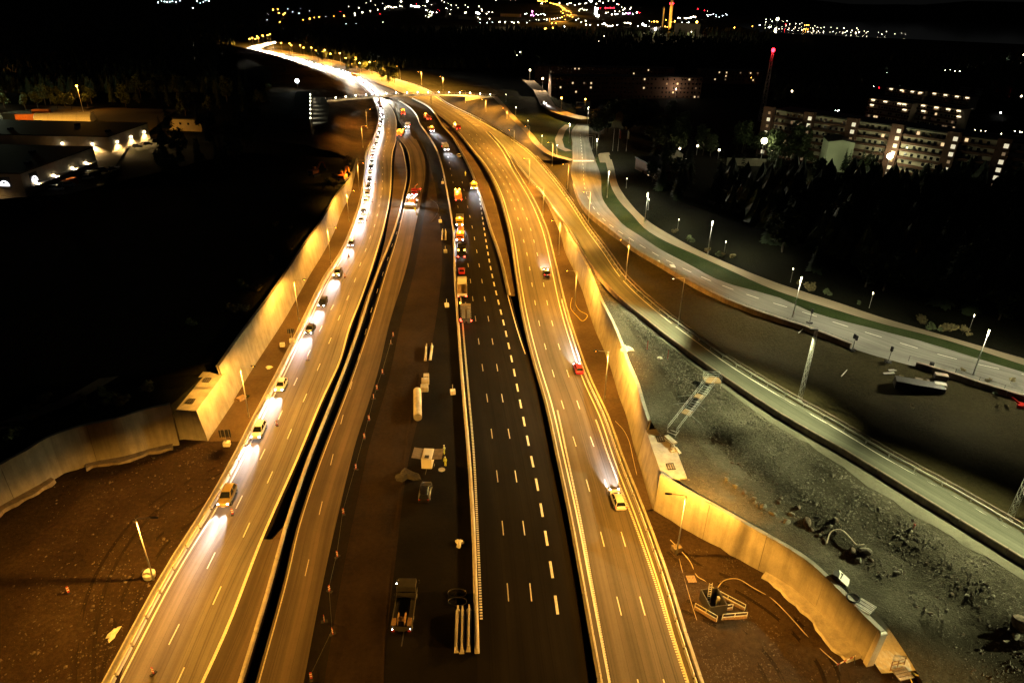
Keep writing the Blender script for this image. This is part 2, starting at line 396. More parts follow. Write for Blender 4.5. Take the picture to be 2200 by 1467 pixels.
M['e_pink'] = emi('pink_sign_glow', (1.0,.25,.75), 12)
M['e_win'] = emi('lit_window', (1.0,.70,.36), 1.1)
M['e_win2'] = emi('dim_lit_window', (1.0,.66,.36), .16)
M['e_winw'] = emi('stairwell_window', (1.0,.88,.60), .75)
M['e_sign'] = emi('white_sign_glow', (.95,.95,1.0), 4)
M['win_d'] = mat('dark_window', (.01,.011,.012), .15)

# ------------------------------------------------------------------ lights
def batwing(l, floor=.05, pw=3.0, k=1.0):
    l.use_nodes = True; t = l.node_tree; em = [n for n in t.nodes if n.type == 'EMISSION'][0]
    g = t.nodes.new('ShaderNodeNewGeometry'); s = t.nodes.new('ShaderNodeSeparateXYZ'); t.links.new(g.outputs['Incoming'], s.inputs[0])
    def mth(op, a, b):
        n = t.nodes.new('ShaderNodeMath'); n.operation = op
        for i, x in enumerate((a, b)):
            if x is None: continue
            if isinstance(x, (int, float)): n.inputs[i].default_value = x
            else: t.links.new(x, n.inputs[i])
        return n.outputs[0]
    z = mth('ABSOLUTE', s.outputs[2], None)
    t.links.new(mth('DIVIDE', k, mth('ADD', mth('POWER', z, pw), floor)), em.inputs['Strength'])
def spotdata(name, col, watt, size, blend=.3, rad=.15, wing=None):
    l = bpy.data.lights.new(name, 'SPOT'); l.energy = watt; l.color = col; l.spot_size = R(size); l.spot_blend = blend; l.shadow_soft_size = rad
    if wing: batwing(l, *wing)
    return l
def put_light(l, parent, loc, d=(0, 0, -1)):
    o = bpy.data.objects.new(l.name, l); COL.objects.link(o); o.parent = parent; o.location = loc
    o.rotation_euler = Vector(d).to_track_quat('-Z', 'Y').to_euler(); return o
L_SOD = spotdata('sodium_light', SODIUM, 20500, 169, .3, .15, (.18, 2.3))
L_SODF = spotdata('sodium_light_far', SODIUM, 70000, 170, .2, .2, (.08, 2.8))
L_SODM = spotdata('sodium_light_middle', SODIUM, 32000, 166, .3, .15, (.16, 2.4))
L_LED = spotdata("led_light", LEDW, 12500, 152, .5, .15, (.12, 2.6))
L_LEDS = spotdata("slip_led_light", (1.0,.97,.47), 26000, 114, .6, .15, (.08, 2.4))
L_PATH = spotdata('path_light', (1.0,.86,.42), 330, 165, .3, .1, (.2, 2))
L_CAR = spotdata('headlight_beam', (.98,.97,1.0), 24000, 38, .6, .06, (.005, 2.0, .02))
L_CARM = spotdata('headlight_beam_middle', (1.0,.96,.86), 38000, 40, .6, .08, (.005, 2.0, .02))
L_CARF = spotdata('headlight_beam_far', (1.0,.90,.66), 420000, 58, .6, .1, (.006, 2.0, .02))
# ================================================================== THE SETTING: ground and roads
NEAR = 1690.0
gme = MB()
gme.quad((-16000,-200,-1.2), (16000,-200,-1.2), (16000,16000,-1.2), (-16000,16000,-1.2))
tag(gme.build('ground', M['ground']), kind='structure')

vsL = rows(NEAR, 107)
left_road = strip('left_carriageway', between(line(LCb, vsL), line(LCr, vsL), 3), M['asph_old'])
vsR2 = rows(NEAR, 285)
ramp_road = strip('dusty_ramp_road', between(line(R2l, vsR2), line(R2r, vsR2), 2), M['asph_ramp'])
vsCD = rows(NEAR, 170)
new_road = strip('fresh_asphalt_carriageway', between(line(CBc, vsCD), line(CDr, vsCD), 3), M['asph_new'])
vsRC = rows(NEAR, 281)
right_road = strip('right_carriageway', between(line(RCl, vsRC), line(RCr, vsRC), 3), M['asph_right'])
vsRCf = rows(281, 107)
far_road = strip('right_carriageway_beyond_the_nose', between(line(RCl, vsRCf), line(RRr, vsRCf), 3), M['asph_right'])
vsRR = rows(1680, 281)
slip_road = strip('slip_road', between(line(RRl, vsRR, zRR), line(RRr, vsRR, zRR), 3), M['asph_slip'])
vsLR = rows(1400, 266)
local_road = strip('local_road', between(line(LRl, vsLR, zLR), line(LRr, vsLR, zLR), 3), M['asph_local'])
# the road's last bend towards the right, far away
a0, a1 = [bp(527,107), bp(536,100), bp(556,95), bp(588,89.5)], [bp(560,107), bp(566,103), bp(576,98.5), bp(600,92)]
strip('far_bend_road', [resample_n(a0, 30), resample_n(a1, 30)], M['asph_old'])

# trenches, coloured dark to carry barrier shadow, and bare ground between the carriageways
v1 = rows(1158, 303)
LCs = lambda v: LCr(v)+.10*max(0, (v-250))/9
l0, l3 = line(LCr, v1), line(G1r, v1)
l1 = [a.lerp(b, .3) for a, b in zip(l0, l3)]
def dn(L, d): return [p+Vector((0, 0, -d)) for p in L]
strip('left_trench', [l0, [a.lerp(b,.28) for a,b in zip(l0,l3)], dn([a.lerp(b,.36) for a,b in zip(l0,l3)],1.1), dn([a.lerp(b,.9) for a,b in zip(l0,l3)],1.1), l3], M['trench'], smooth=False)
v2 = rows(NEAR, 1158); l0 = line(LCr, v2); l3 = line(Sr, v2)
strip('paved_shoulder', [l0, l3], M['asph_ramp'])
v3 = rows(1158, 303); strip('median_island', between(line(G1r, v3), line(Sr, v3), 2), M['verge'])
v4 = rows(NEAR, 303); l0 = line(Sr, v4); l3 = line(R2l, v4)
strip('median_shadow_trench', [l0, dn([a.lerp(b,.3) for a,b in zip(l0,l3)],.7), dn([a.lerp(b,.8) for a,b in zip(l0,l3)],.7), l3], M['trench'], smooth=False)
# work area in the middle
vW = rows(NEAR, 216)
SHw = Lin({1600:52,1467:44,1000:32,700:24,500:15,300:6,216:3})
WBc = Cv({1600:806,1467:820,1200:850,977:880,843:912,757:925,650:942,560:950,480:945,400:935,330:915,290:897,216:845})
R2e = lambda v: R2r(v) if v > 300 else 885+(LCr(v)+1-885)*min(1, (300-v)/40)
SHe = lambda v: R2e(v)+SHw(v)
WBe = lambda v: max(WBc(v), SHe(v)+2)
strip('work_shoulder', [line(R2e, vW), dn([a.lerp(b,.5) for a,b in zip(line(R2e,vW), line(SHe,vW))],.35), line(SHe, vW)], M['trench'])
bump = lambda p, i, j: .10*math.sin(p.x*.9+p.y*.07)+.07*math.sin(p.y*.5+p.x*1.7)
strip('work_area_dirt', between(line(SHe, vW), line(WBe, vW), 8), M['work_dirt'], disp=lambda p,i,j: bump(p,i,j) if 0<j<8 else 0)
strip('black_base_lane', between(line(WBe, vW), line(CBc, vW), 3), M['work_black'])
# between new carriageway and right carriageway: sunken band coloured dark as barrier shadow, and an island of dirt further off
WLf = Cv({634:1099,557:1084,490:1072,434:1056,380:1030,330:1006,300:983})
WRt = Cv({634:1101,557:1090,490:1080,434:1060,380:1038,330:1010,300:986})
vB = rows(NEAR, 636); l0 = line(CDr, vB); l3 = line(RCl, vB)
strip('carriageway_shadow_band', [l0, dn([a.lerp(b,.2) for a,b in zip(l0,l3)],.9), dn([a.lerp(b,.75) for a,b in zip(l0,l3)],.9), l3], M['trench'], smooth=False)
vB = rows(636, 212); l0 = line(CDr, vB); l3 = line(RCl, vB)
strip('carriageway_island', [l0, [a.lerp(b,.18) for a,b in zip(l0,l3)], [a.lerp(b,.62) for a,b in zip(l0,l3)], dn([a.lerp(b,.68) for a,b in zip(l0,l3)],.8), dn([a.lerp(b,.95) for a,b in zip(l0,l3)],.8), l3], M['verge'], smooth=False)
# left verge, dirt in front of the left wing wall, slope beyond the left wall
v5 = rows(948, 343); strip('left_verge', between(line(LWf, v5), line(LCb, v5), 4), M['verge'])
v6 = rows(NEAR, 948)
dl = lambda v: -1500.0
lf = [bp(445, v) if v < 950 else bp(445-(v-948)*2.1, v) for v in v6]
rng = random.Random(3)
def lump(a, s): return lambda p, i, j: 0 if j in (0,) else a*(math.sin(p.x*s+1.3*math.sin(p.y*s*.7))*math.sin(p.y*s*1.3+p.x*.2))
lc = line(LCb, v6); far = [Vector((-150, p.y, 0)) for p in lc]
strip('left_dirt', between(lc, far, 60), M['dirt_red'], disp=lambda p,i,j: 0 if j < 2 else .16*math.sin(p.x*.8+2*math.sin(p.y*.5))*math.sin(p.y*.9)+.10*math.sin(p.x*2.1+p.y*1.3))
v7 = rows(343, 108)
l0 = line(LCb, v7); l1 = [p+Vector((-6,0,.2)) for p in l0]; l2 = [p+Vector((-26,0,6)) for p in l0]; l3 = [p+Vector((-75,10,8)) for p in l0]
strip('cutting_slope', [l0,l1]+between(l1,l2,4)[1:]+[l3], M['dirt_red'], disp=lambda p,i,j: .5*math.sin(p.x*.4+p.y*.11)*(1 if j > 1 else 0))
# right verge at the foot of the right wall, wedge between the two right roads
v8 = rows(1097, 422); strip('right_verge', between(line(RCr, v8), line(RWf, v8), 5), M['verge'])
v9 = rows(422, 282); l0 = line(RCr, v9); l3 = line(RRl, v9, zRR)
strip('nose_island', [l0, dn([a.lerp(b,.4) for a,b in zip(l0,l3)],.3), l3], M['verge'])
v10 = rows(NEAR, 1097); l0 = line(RCr, v10); l3 = [Vector((130, p.y+30, 0)) for p in l0]
strip('right_dirt', between(l0, l3, 60), M['dirt_red'], disp=lambda p,i,j: 0 if j < 2 else .14*math.sin(p.x*.7+2*math.sin(p.y*.6))*math.sin(p.y*.8)+.08*math.sin(p.x*2.3-p.y*1.1))

def flow(pts, k=8):
    q = []
    for i in range(len(pts)-1):
        p0, p1, p2, p3 = pts[max(0,i-1)], pts[i], pts[i+1], pts[min(len(pts)-1,i+2)]
        for j in range(k):
            s = j/k; q.append(.5*((2*p1)+(p2-p0)*s+(2*p0-5*p1+4*p2-p3)*s*s+(3*p1-p0-3*p2+p3)*s**3))
    return q+[pts[-1]]
# wheel ruts pressed into the bare dirt
for k, q in enumerate((((470,1010),(330,1090),(235,1210),(190,1340),(180,1500)),((455,1080),(350,1160),(290,1260),(255,1380),(225,1500)),((1445,1180),(1500,1225),(1590,1262),(1690,1330),(1770,1420),(1800,1500)),((1470,1300),(1560,1345),(1640,1420),(1680,1500)),((800,1500),(812,1300),(840,1100),(862,950),(885,800)))):
    c_ = flow([bp(*a) for a in q])
    for s_ in (-.95, .95): strip('wheel_rut', [offset(c_, s_-.24, .05), offset(c_, s_-.1, .03), offset(c_, s_+.1, .03), offset(c_, s_+.24, .05)], M['rut'])
# ---- heights of the walls by the picture row of their foot
hRW = Lin({421:.3,440:1.0,470:2.5,500:3.9,549:5.5,625:6.6,715:7.1,985:7.4})
hLW = Lin({342:.4,370:1.8,400:3.6,450:6.2,498:7.4,560:7.7,866:7.8})
def wall_line(cv, v0, v1, step=2.0): return [(bp(cv(v), v), v) for v in rows(v0, v1, step, .008)]
RW = wall_line(RWf, 985, 422); LW = wall_line(LWf, 866, 343)
RW_foot = [p for p, v in RW]; RW_h = [hRW(v) for p, v in RW]
LW_foot = [p for p, v in LW]; LW_h = [hLW(v) for p, v in LW]
RG_foot = resample(flow([bp(*q) for q in ((1404,1095),(1433,1114),(1467,1134),(1534,1171),(1604,1211),(1701,1268),(1767,1328),(1834,1397),(1878,1441))]), 1.0)
n = len(RG_foot); RG_h = [6.3-1.1*i/(n-1) for i in range(n)]
LG_foot = resample(flow([bp(*q) for q in ((386,955),(330,967),(273,984),(198,998),(132,1020),(91,1045),(45,1070),(0,1096),(-60,1140),(-140,1210))]), 1.0)
n2 = len(LG_foot); LG_h = [7.7-1.9*i/(n2-1) for i in range(n2)]
def tops(foot, hs, side, batter=1.0, back=0.0):
    o = offset(foot, 1.0)
    return [p+(q-p)*side*(batter*h/7.5+back)+Vector((0,0,h)) for p, q, h in zip(foot, o, hs)]
RW_top = tops(RW_foot, RW_h, 1, 1.0, .45); LW_top = tops(LW_foot, LW_h, -1, 1.0, .45)
RG_top = tops(RG_foot, RG_h, -1, .4, .4); LG_top = tops(LG_foot, LG_h, 1, .4, .4)

# ---- crushed rock slope between the right walls and the slip road
edge = list(reversed(RW_top))
bk = [bp(1426,940,5.9), bp(1469,1047,5.9)]
edge += [p+Vector((0,0,-.25)) for p in bk]+[p+Vector((.2,0,-.3)) for p in RG_top[6:-14]]
SHT = [bp(1874,1306,5.3), bp(1910,1350,4.2), bp(1940,1394,2.6), bp(1968,1440,.8), bp(2000,1500,.3)]
edge += SHT+[bp(2060,1600,.3)]
L2 = [bp(RRl(v), v, zRR(v)-.1) for v in reversed(rows(1660, 424))]
NS = 170
e1 = resample_n(edge, NS); e2 = resample_n(L2, NS)
def smooth(a, b, x): t = max(0, min(1, (x-a)/(b-a))); return t*t*(3-2*t)
lines = []; K = 30
for j in range(K+1):
    t = j/K; L = []
    for i, (a, b) in enumerate(zip(e1, e2)):
        w = (Vector((b.x-a.x, b.y-a.y, 0))).length
        p = a.lerp(b, t); s = i/(NS-1)
        bench = min(.45, 5.5/max(w, .1))
        shelf = 1-min(.25, 3.2/max(w,.1))
        p.z = a.z+(b.z-a.z)*smooth(bench, shelf, t)
        if 0 < j < K and bench < t < shelf: p.z += .22*math.sin(p.x*.9+p.y*.35)+.18*math.sin(p.x*.33-p.y*.8)+rng.uniform(-.1,.1)
        L.append(p)
    lines.append(L)
strip('crushed_rock_slope', lines, M['gravel'])
# fine gravel paths laid on the bench and beside the slip road
def overlay(name, m, j0, j1, s0, s1, dz=.05):
    i0, i1 = int(s0*(NS-1)), int(s1*(NS-1))
    ls = [[p+Vector((0,0,dz)) for p in lines[j][i0:i1]] for j in range(j0, j1+1)]
    return strip(name, ls, m)
ls = []
for j in range(13):
    row = []
    for i in range(int(.42*(NS-1)), NS):
        q = j/12*(9+(max(0, i/(NS-1)-.72))*38); a = min(K-1, int(q)); row.append(lines[a][i].lerp(lines[a+1][i], q-a)+Vector((0,0,.07)))
    ls.append(row)
strip('gravel_bench', ls, M['bench'])
overlay('gravel_track', M['track'], 26, 30, .02, 1.0)
overlay('gravel_apron', M['track'], 0, 30, .06, .21, .06)

# ---- between slip road and local road, verge, cycle path, forest floor
v11 = rows(1400, 283)
l0 = line(RRr, v11, zRR); l3 = [bp(LRl(max(v,283)), v, zLR(v)) for v in v11]
mid = []
for j in range(9):
    t = j/8
    mid.append([a.lerp(b,t)+Vector((0,0,-2.2*math.sin(math.pi*t)*min(1,(b-a).length/25))) for a,b in zip(l0,l3)])
strip('waste_ground', mid, M['rough_grass'], disp=lambda p,i,j: 0 if j in (0,8) else .35*math.sin(p.x*.3)*math.sin(p.y*.27+1))
v12 = rows(1400, 338)
strip('grass_verge', between(line(LRr, v12, zLR), line(PTl, v12, zLR), 2), M['grass'])
cycle_path = strip('cycle_path', [line(PTl, v12, zLR), line(PTr, v12, zLR)], M['asph_path'])
v13 = rows(1400, 215)
fe = [bp(PTr(v) if v >= 338 else max(LRr(max(v,266)), 1268), v, zLR(v)) for v in v13]
strip('forest_ground', [fe]+[[p+Vector((d, d*.15, h)) for p in fe] for d, h in ((6,.1),(20,.6),(60,1.0),(160,.6),(420,.4))], M['forest_floor'])
# slope left of the local road up to the bridge path
FBz = Lin({208:6.6,250:5.2,344:4.3})
FPc = Cv({208:1063,230:1083,250:1100,284:1134,317:1163,334:1190,344:1226})
v14 = rows(345, 208)
fp = line(FPc, v14, FBz)
strip('foot_path', [offset(fp,-1.6,.05), offset(fp,1.6,.05)], M['asph_path'])
l0 = [bp(RRr(v), v, 0) for v in v14]
strip('bridge_embankment', between(l0, offset(fp,-1.6), 4), M['rough_grass'])
strip('path_bank', between(offset(fp,1.6), [bp(max(LRl(max(v,266))-2,1225), v, zLR(v)-.05) for v in v14], 3), M['grass'])
# upper road, far, lit orange
up = [bp(*q, 7.2) for q in ((1127,166),(1143,180),(1161,197),(1177,228),(1200,240),(1221,247),(1268,258))]
up = resample(up, 4); upper_road = strip('upper_road', [offset(up,-4.5,.1), offset(up,4.5,.1)], M['asph_path'])
jn = resample([bp(1301,350,4.3), bp(1296,332,4.3), bp(1318,330,4.3), bp(1345,329,4.3)], 2)
strip('side_street', [offset(jn,-2.5,.06), offset(jn,2.5,.06)], M['asph_path'])
wp = resample([bp(1222,325,4.2), bp(1205,318,4.4), bp(1200,300,4.4), bp(1208,280,4.4), bp(1222,268,4.4)], 2)
strip('west_footway', [offset(wp,-1.8,.06), offset(wp,1.8,.06)], M['asph_path'])
gp = [bp(*q, 4.25) for q in ((1226,330),(1226,268),(1262,264),(1243,262),(1216,270),(1204,300))]
# dark hill behind the left walls
hill = [bp(LWf(340), 340)]+list(reversed(LW_top))+[bp(447,797,6.1), bp(371,889,6.1)]+LG_top
ends = [Vector((-330, 20, 6.5)), Vector((-330, 150, 7)), Vector((-150, 225, 7)), Vector((-120, 300, 6))]
poly = hill+ends
tri = tessellate_polygon([[Vector((p.x, p.y, 0)) for p in poly]])
mb = MB().add([p+Vector((0,0,-.25)) for p in poly], tri); tag(mb.build('hillside', M['forest_floor']), kind='structure')
for k, q in enumerate((((0,835),(180,735),(330,650),(470,575),(590,490)), ((-40,930),(150,860),(270,790),(400,700)))):
    tr_ = resample([bp(*a, 7.2) for a in q], 4); strip('dirt_track', [offset(tr_,-1.3,.03), offset(tr_,1.3,.03)], M['asph_path'])
# yard of the industrial estate
mb = MB(); mb.add([Vector((-420,235,-.2)), Vector((-150,235,-.2)), Vector((-186,330,-.2)), Vector((-215,450,-.2)), Vector((-520,470,-.2))], [(0,1,2,3,4)])
tag(mb.build('industrial_yard', M['asph_path']), kind='structure')
# lake
mb = MB(); mb.add([Vector((1250,1250,-.4)), Vector((2600,900,-.4)), Vector((3400,2600,-.4)), Vector((1350,2850,-.4)), Vector((640,2300,-.4)), Vector((560,1750,-.4))], [(0,1,2,3,4,5)])
tag(mb.build('lake_water', M['water']), kind='structure')

# ================================================================== road markings (sheets 10 mm above the asphalt)
def painted(name, pts, w, mt, parent, dz=.012):
    a, b = offset(pts, -w/2, dz), offset(pts, w/2, dz)
    o = strip(name, [a, b], mt, parent=parent); return o
DASH = {}
def dashes(curve, z, parent, v0, v1, va, period, ln, w, mt, dz=.013):
    pts = line(curve, rows(v0, v1, 2.0, .006), z); L = plen(pts)
    pa = bp(curve(va), va, z(va)); sa = 0.0; best = 1e9; acc = 0
    for a, b in zip(pts, pts[1:]):
        d = (a-pa).length
        if d < best: best = d; sa = acc
        acc += (b-a).length
    key = (ln, w, mt.name)
    if key not in DASH: DASH[key] = MB().quad((-ln/2,-w/2,0), (ln/2,-w/2,0), (ln/2,w/2,0), (-ln/2,w/2,0)).mesh('lane_dash', mt, recalc=False)
    s = sa % period
    while s < L:
        p, d = at_s(pts, s); o = mobj('lane_dash', DASH[key], parent, p+Vector((0,0,dz)))
        o.rotation_euler = (0, -math.asin(max(-1,min(1,d.z))), math.atan2(d.y, d.x)); s += period
def rumble(curve, z, parent, v0, v1, w, mt, du=0, period=.45, dz=.014):
    pts = resample(line(curve, rows(v0, v1, 2.0, .006), z, du), period); mb = MB()
    for a, b in zip(pts, pts[1:]):
        d = (b-a).normalized(); n = Vector((d.y,-d.x,0))*w/2; c = a+d*period*.62
        up = Vector((0,0,dz)); mb.quad(a-n+up, c-n+up, c+n+up, a+n+up)
    return mb.build('rumble_line', mt, parent, recalc=False)
LCd1 = Cv({1366:372,1209:451,1084:511,984:560,824:633,700:692,600:746,500:786,430:803})
LCd2 = Cv({1448:389,1279:466,1139:529,1027:579,934:621,857:654,790:684,734:708,684:728,604:762,568:774,539:785,511:795,487:804,464:810,444:814,425:818,407:821,358:822,320:826,276:836,240:829})
dashes(LCd1, Z0, left_road, NEAR, 640, 1209, 12, 3, .15, M['paint'])
dashes(LCd2, Z0, left_road, NEAR, 225, 1279, 12, 3, .15, M['paint'])
dashes(Cv({1467:603,1300:641,1100:687,950:722,800:762,650:803,540:838,450:868,400:877}), Z0, ramp_road, 1300, 400, 900, 12, 3, .12, M['paint_old'])
CA = Cv({1269:1091,1131:1080,1020:1068,927:1056,851:1046,785:1036,730:1028,680:1021,637:1015,598:1010,540:1001,490:993,440:983,400:975})
CB2 = Cv({1279:1141,1139:1126,1027:1109,934:1094,854:1079,789:1068,733:1058,683:1049,640:1041,601:1035,567:1029,500:1017,450:1006})
CC = Cv({1309:1197,1232:1186,1164:1175,1103:1165,1047:1155,951:1135,724:1089,570:1053,498:1041,445:1033})
dashes(CA, Z0, new_road, 1330, 330, 1131, 12, 3, .14, M['paint_old'])
dashes(CB2, Z0, new_road, 1330, 380, 1139, 12, 3, .14, M['paint'])
dashes(CC, Z0, new_road, 1330, 420, 1164, 6, 3, .34, M['paint'])
RA = Cv({1297:1329,1157:1294,1042:1263,947:1234,867:1208,800:1188,743:1171,692:1158,647:1149,611:1143,577:1138,545:1132,517:1125,467:1112,411:1090,362:1062,320:1032,290:1008})
RB = Cv({1311:1383,1167:1342,1047:1304,954:1274,874:1244,805:1221,747:1202,696:1187,652:1176,611:1168,575:1162,545:1154,517:1147,467:1131,411:1103,362:1078,320:1048,290:1024})
dashes(RA, Z0, right_road, NEAR, 290, 1157, 12, 3, .15, M['paint'])
dashes(RB, Z0, right_road, NEAR, 290, 1167, 12, 3, .15, M['paint'])
LRd = Cv({294:1247,360:1253,409:1258,470:1295,520:1365,578:1470,637:1617,667:1714,720:1880,775:2070,800:2180})
dashes(LRd, zLR, local_road, 900, 290, 600, 7, 3.4, .16, M['paint'])
vl = rows(NEAR, 960)
painted('edge_line', offset(line(LCb, rows(NEAR,225)), 1.15), .22, M['paint'], left_road)
painted('edge_line', offset(line(LCr, rows(NEAR,300)), -.15), .38, M['paint'], left_road)
painted('edge_line', offset(line(CDr, rows(760,300)), -.5), .2, M['paint'], new_road)
painted('edge_line', offset(line(RCl, rows(NEAR,283)), 1.15), .25, M['paint'], right_road)
painted('edge_line', offset(line(RCr, rows(NEAR,283)), -1.1), .22, M['paint'], right_road)
painted('edge_line', offset(line(RRl, rows(1640,300), zRR), .8), .18, M['paint'], slip_road)
painted('edge_line', offset(line(RRr, rows(1640,300), zRR), -.9), .18, M['paint'], slip_road)
painted('edge_line', offset(line(LCr, rows(300,120)), -.3), .25, M['paint'], left_road)
painted('edge_line', offset(line(RRr, rows(280,120)), -1.0), .25, M['paint'], far_road)
painted('edge_line', offset(line(R2l, rows(NEAR,310)), .35), .16, M['paint_old'], ramp_road)
rumble(Cv({1404:1037,1327:1034,1211:1029,1094:1024,977:1018,824:1005,707:995,600:987}), Z0, new_road, 1330, 610, .34, M['paint'])
rumble(RCl, Z0, right_road, NEAR, 880, .3, M['paint'], du=22, period=.36)
rumble(RCr, Z0, right_road, NEAR, 900, .3, M['paint'], du=-24, period=.36)
# zebra crossing and arrow on the local road, chevrons before the nose
zb = bp(1257,346,zLR(346))
for k in range(5):
    p = bp(1236+k*9, 346, zLR(346)); mobj('crossing_bar', MB().quad((-.9,-1.3,.014),(.9,-1.3,.014),(.9,1.3,.014),(-.9,1.3,.014)).mesh('crossing_bar', M['paint'], recalc=False), local_road, p)
for (u, v) in ((1416,563),(1443,572),(1448,572.5)):
    p = bp(u, v, zLR(v)); mobj('give_way_bar', MB().quad((-.35,-1.3,.014),(.35,-1.3,.014),(.35,1.3,.014),(-.35,1.3,.014)).mesh('give_way_bar', M['paint'], recalc=False), local_road, p)
for k in range(12):
    t = k/11; v = 238+34*t; u = 980+47*t
    p = bp(u, v); mobj('chevron_bar', MB().quad((-2.6,-.5,.016),(.2,.9,.016),(.2,2.1,.016),(-2.6,.7,.016)).mesh('chevron_bar', M['paint_old'], recalc=False), far_road, p, math.radians(-35))

# ================================================================== barriers and guard rails
def barrier(name, label, cat, pts, segL, prof, mt, gap=.06, group=None, posts=None):
    """a line of equal units: profile (y, z) swept along each unit, units share one mesh"""
    n = int(plen(pts)//segL)
    key = (name, segL, mt.name); L = segL-gap; mb = MB()
    rings = [[Vector((x, y*f, z)) for y, z in prof] for x, f in ((-L/2, .86), (-L/2+.12, 1), (L/2-.12, 1), (L/2, .86))]
    mb.loft(rings)
    if posts:
        for x in posts: mb.box((x, .12, .35), (.12, .12, .7))
    me = mb.mesh('barrier_unit', mt)
    p0, _ = at_s(pts, 0.01); t = thing(name, label, cat, p0, 0, group)
    for i in range(n):
        a, _ = at_s(pts, i*segL); b, _ = at_s(pts, (i+1)*segL*.9999); d = b-a
        if d.length < .3: continue
        o = mobj('barrier_unit', me, t, (a+b)/2-p0); d.normalize()
        o.rotation_euler = (0, -math.asin(max(-1, min(1, d.z))), math.atan2(d.y, d.x))
    return t
JER = [(-.30,0),(-.30,.08),(-.13,.35),(-.09,.85),(.09,.85),(.13,.35),(.30,.08),(.30,0)]
LOW = [(-.22,0),(-.22,.42),(-.16,.5),(.16,.5),(.22,.42),(.22,0)]
PAR = [(-.22,-.3),(-.2,.95),(-.12,1.05),(.12,1.05),(.2,.95),(.22,-.3)]
OLD = [(-.35,-.4),(-.3,1.0),(-.2,1.1),(.2,1.1),(.3,1.0),(.35,-.4)]
RAIL = [(-.05,.42),(.03,.45),(-.03,.55),(.03,.66),(-.05,.74),(-.1,.74),(-.1,.42)]
barrier('concrete_barrier', 'pale concrete barrier along the outer left edge of the car queue', 'barrier', offset(line(LCb, rows(NEAR,225)), -.25), 6, JER, M['conc_bar'])
barrier('steel_barrier', 'white steel safety rail beside the queueing cars, catching their headlights', 'barrier', offset(line(LCb, rows(NEAR,400)), .45), 4, [(-.16,0),(-.16,.12),(-.07,.2),(-.07,.62),(.07,.62),(.07,.2),(.16,.12),(.16,0)], M['steel_w'], .35)
barrier('median_kerb_barrier', 'low concrete barrier on the narrow median between left carriageway and dusty ramp', 'barrier', offset(line(Sr, rows(NEAR,305)), -.2), 6, LOW, M['conc_bar'])
barrier('central_barrier', 'long concrete barrier down the middle beside the fresh black carriageway', 'barrier', line(CBc, rows(1404,216)), 6, JER, M['conc_bar'])
barrier('trench_barrier', 'concrete barrier along the right edge of the fresh black carriageway, behind its last trucks', 'barrier', offset(line(CDr, rows(634,212)), 0), 6, JER, M['conc_bar'])
barrier('right_median_barrier', 'concrete barrier between dark shadow band and the bright right carriageway', 'barrier', offset(line(RCl, rows(NEAR,300)), .1), 6, JER, M['conc_bar'])
barrier('outer_barrier', 'concrete barrier on the outer edge of the right carriageway', 'barrier', offset(line(RCr, rows(NEAR,283)), .35), 6, LOW, M['conc_bar'])
barrier('steel_barrier', 'white steel safety rail on the right carriageway next to the red car', 'barrier', offset(line(RCr, rows(NEAR,640)), -.3), 4, [(-.12,0),(-.12,.1),(-.06,.18),(-.06,.55),(.06,.55),(.06,.18),(.12,.1),(.12,0)], M['steel_w'], .35)
barrier('slip_road_parapet', 'brown-faced concrete parapet on the left edge of the curving slip road', 'barrier', line(RRl, rows(1660,425), zRR), 6, PAR, M['conc_old'])
barrier('guard_rail', 'inner steel guard rail on the right edge of the slip road', 'guard rail', offset(line(RRr, rows(1640,300), zRR), -.2), 4, RAIL, M['conc_bar'], .02, posts=(-1.9,))
barrier('guard_rail', 'outer guard rail on timber posts behind the slip road', 'guard rail', offset(line(RRr, rows(1640,300), zRR), .75), 4, RAIL, M['conc_old'], .02, posts=(-1.9,))
barrier('old_wall_barrier', 'brown concrete wall along the local road up to the double signal', 'barrier', [bp(LRl(v), v, zLR(v)) for v in rows(748,395)], 5, OLD, M['conc_old'])
barrier('old_wall_barrier', 'reddish concrete wall along the local road past the gap, lower right', 'barrier', [bp(LRl(v), v, zLR(v)) for v in rows(1000,772)], 5, OLD, M['conc_old'])
barrier('guard_rail', 'guard rail between nose island and the slip road', 'guard rail', offset(line(RRl, rows(560,286), zRR), .3), 4, RAIL, M['steel'], .02, posts=(-1.9,0))
barrier('guard_rail', 'guard rail along the right side of the motorway near the footbridge', 'guard rail', offset(line(RRr, rows(300,150)), .3), 5, RAIL, M['steel'], .02, posts=(-1.9,0))
# thin wire fence on the local road side of the brown wall
def wire_fence(label, pts, step, h=1.25):
    t = thing('wire_fence', label, 'fence', pts[0]); q = resample(pts, step); post = MB().tube([(0,0,0),(0,0,h)], .035, 5).mesh('fence_post', M['head'])
    for p in q: mobj('fence_post', post, t, p-pts[0])
    MB().tube([p-pts[0]+Vector((0,0,h-.05)) for p in q], .025, 4).build('top_wire', M['head'], t)
wire_fence('thin wire fence on posts beside the local road wall, from bend to the gap', [bp(LRl(v)+6, v-1, zLR(v)) for v in rows(748,470)], 5)
wire_fence('thin wire fence on posts beside the reddish wall at the right edge', [bp(LRl(v)+8, v-6, zLR(v)) for v in rows(960,776)], 4)

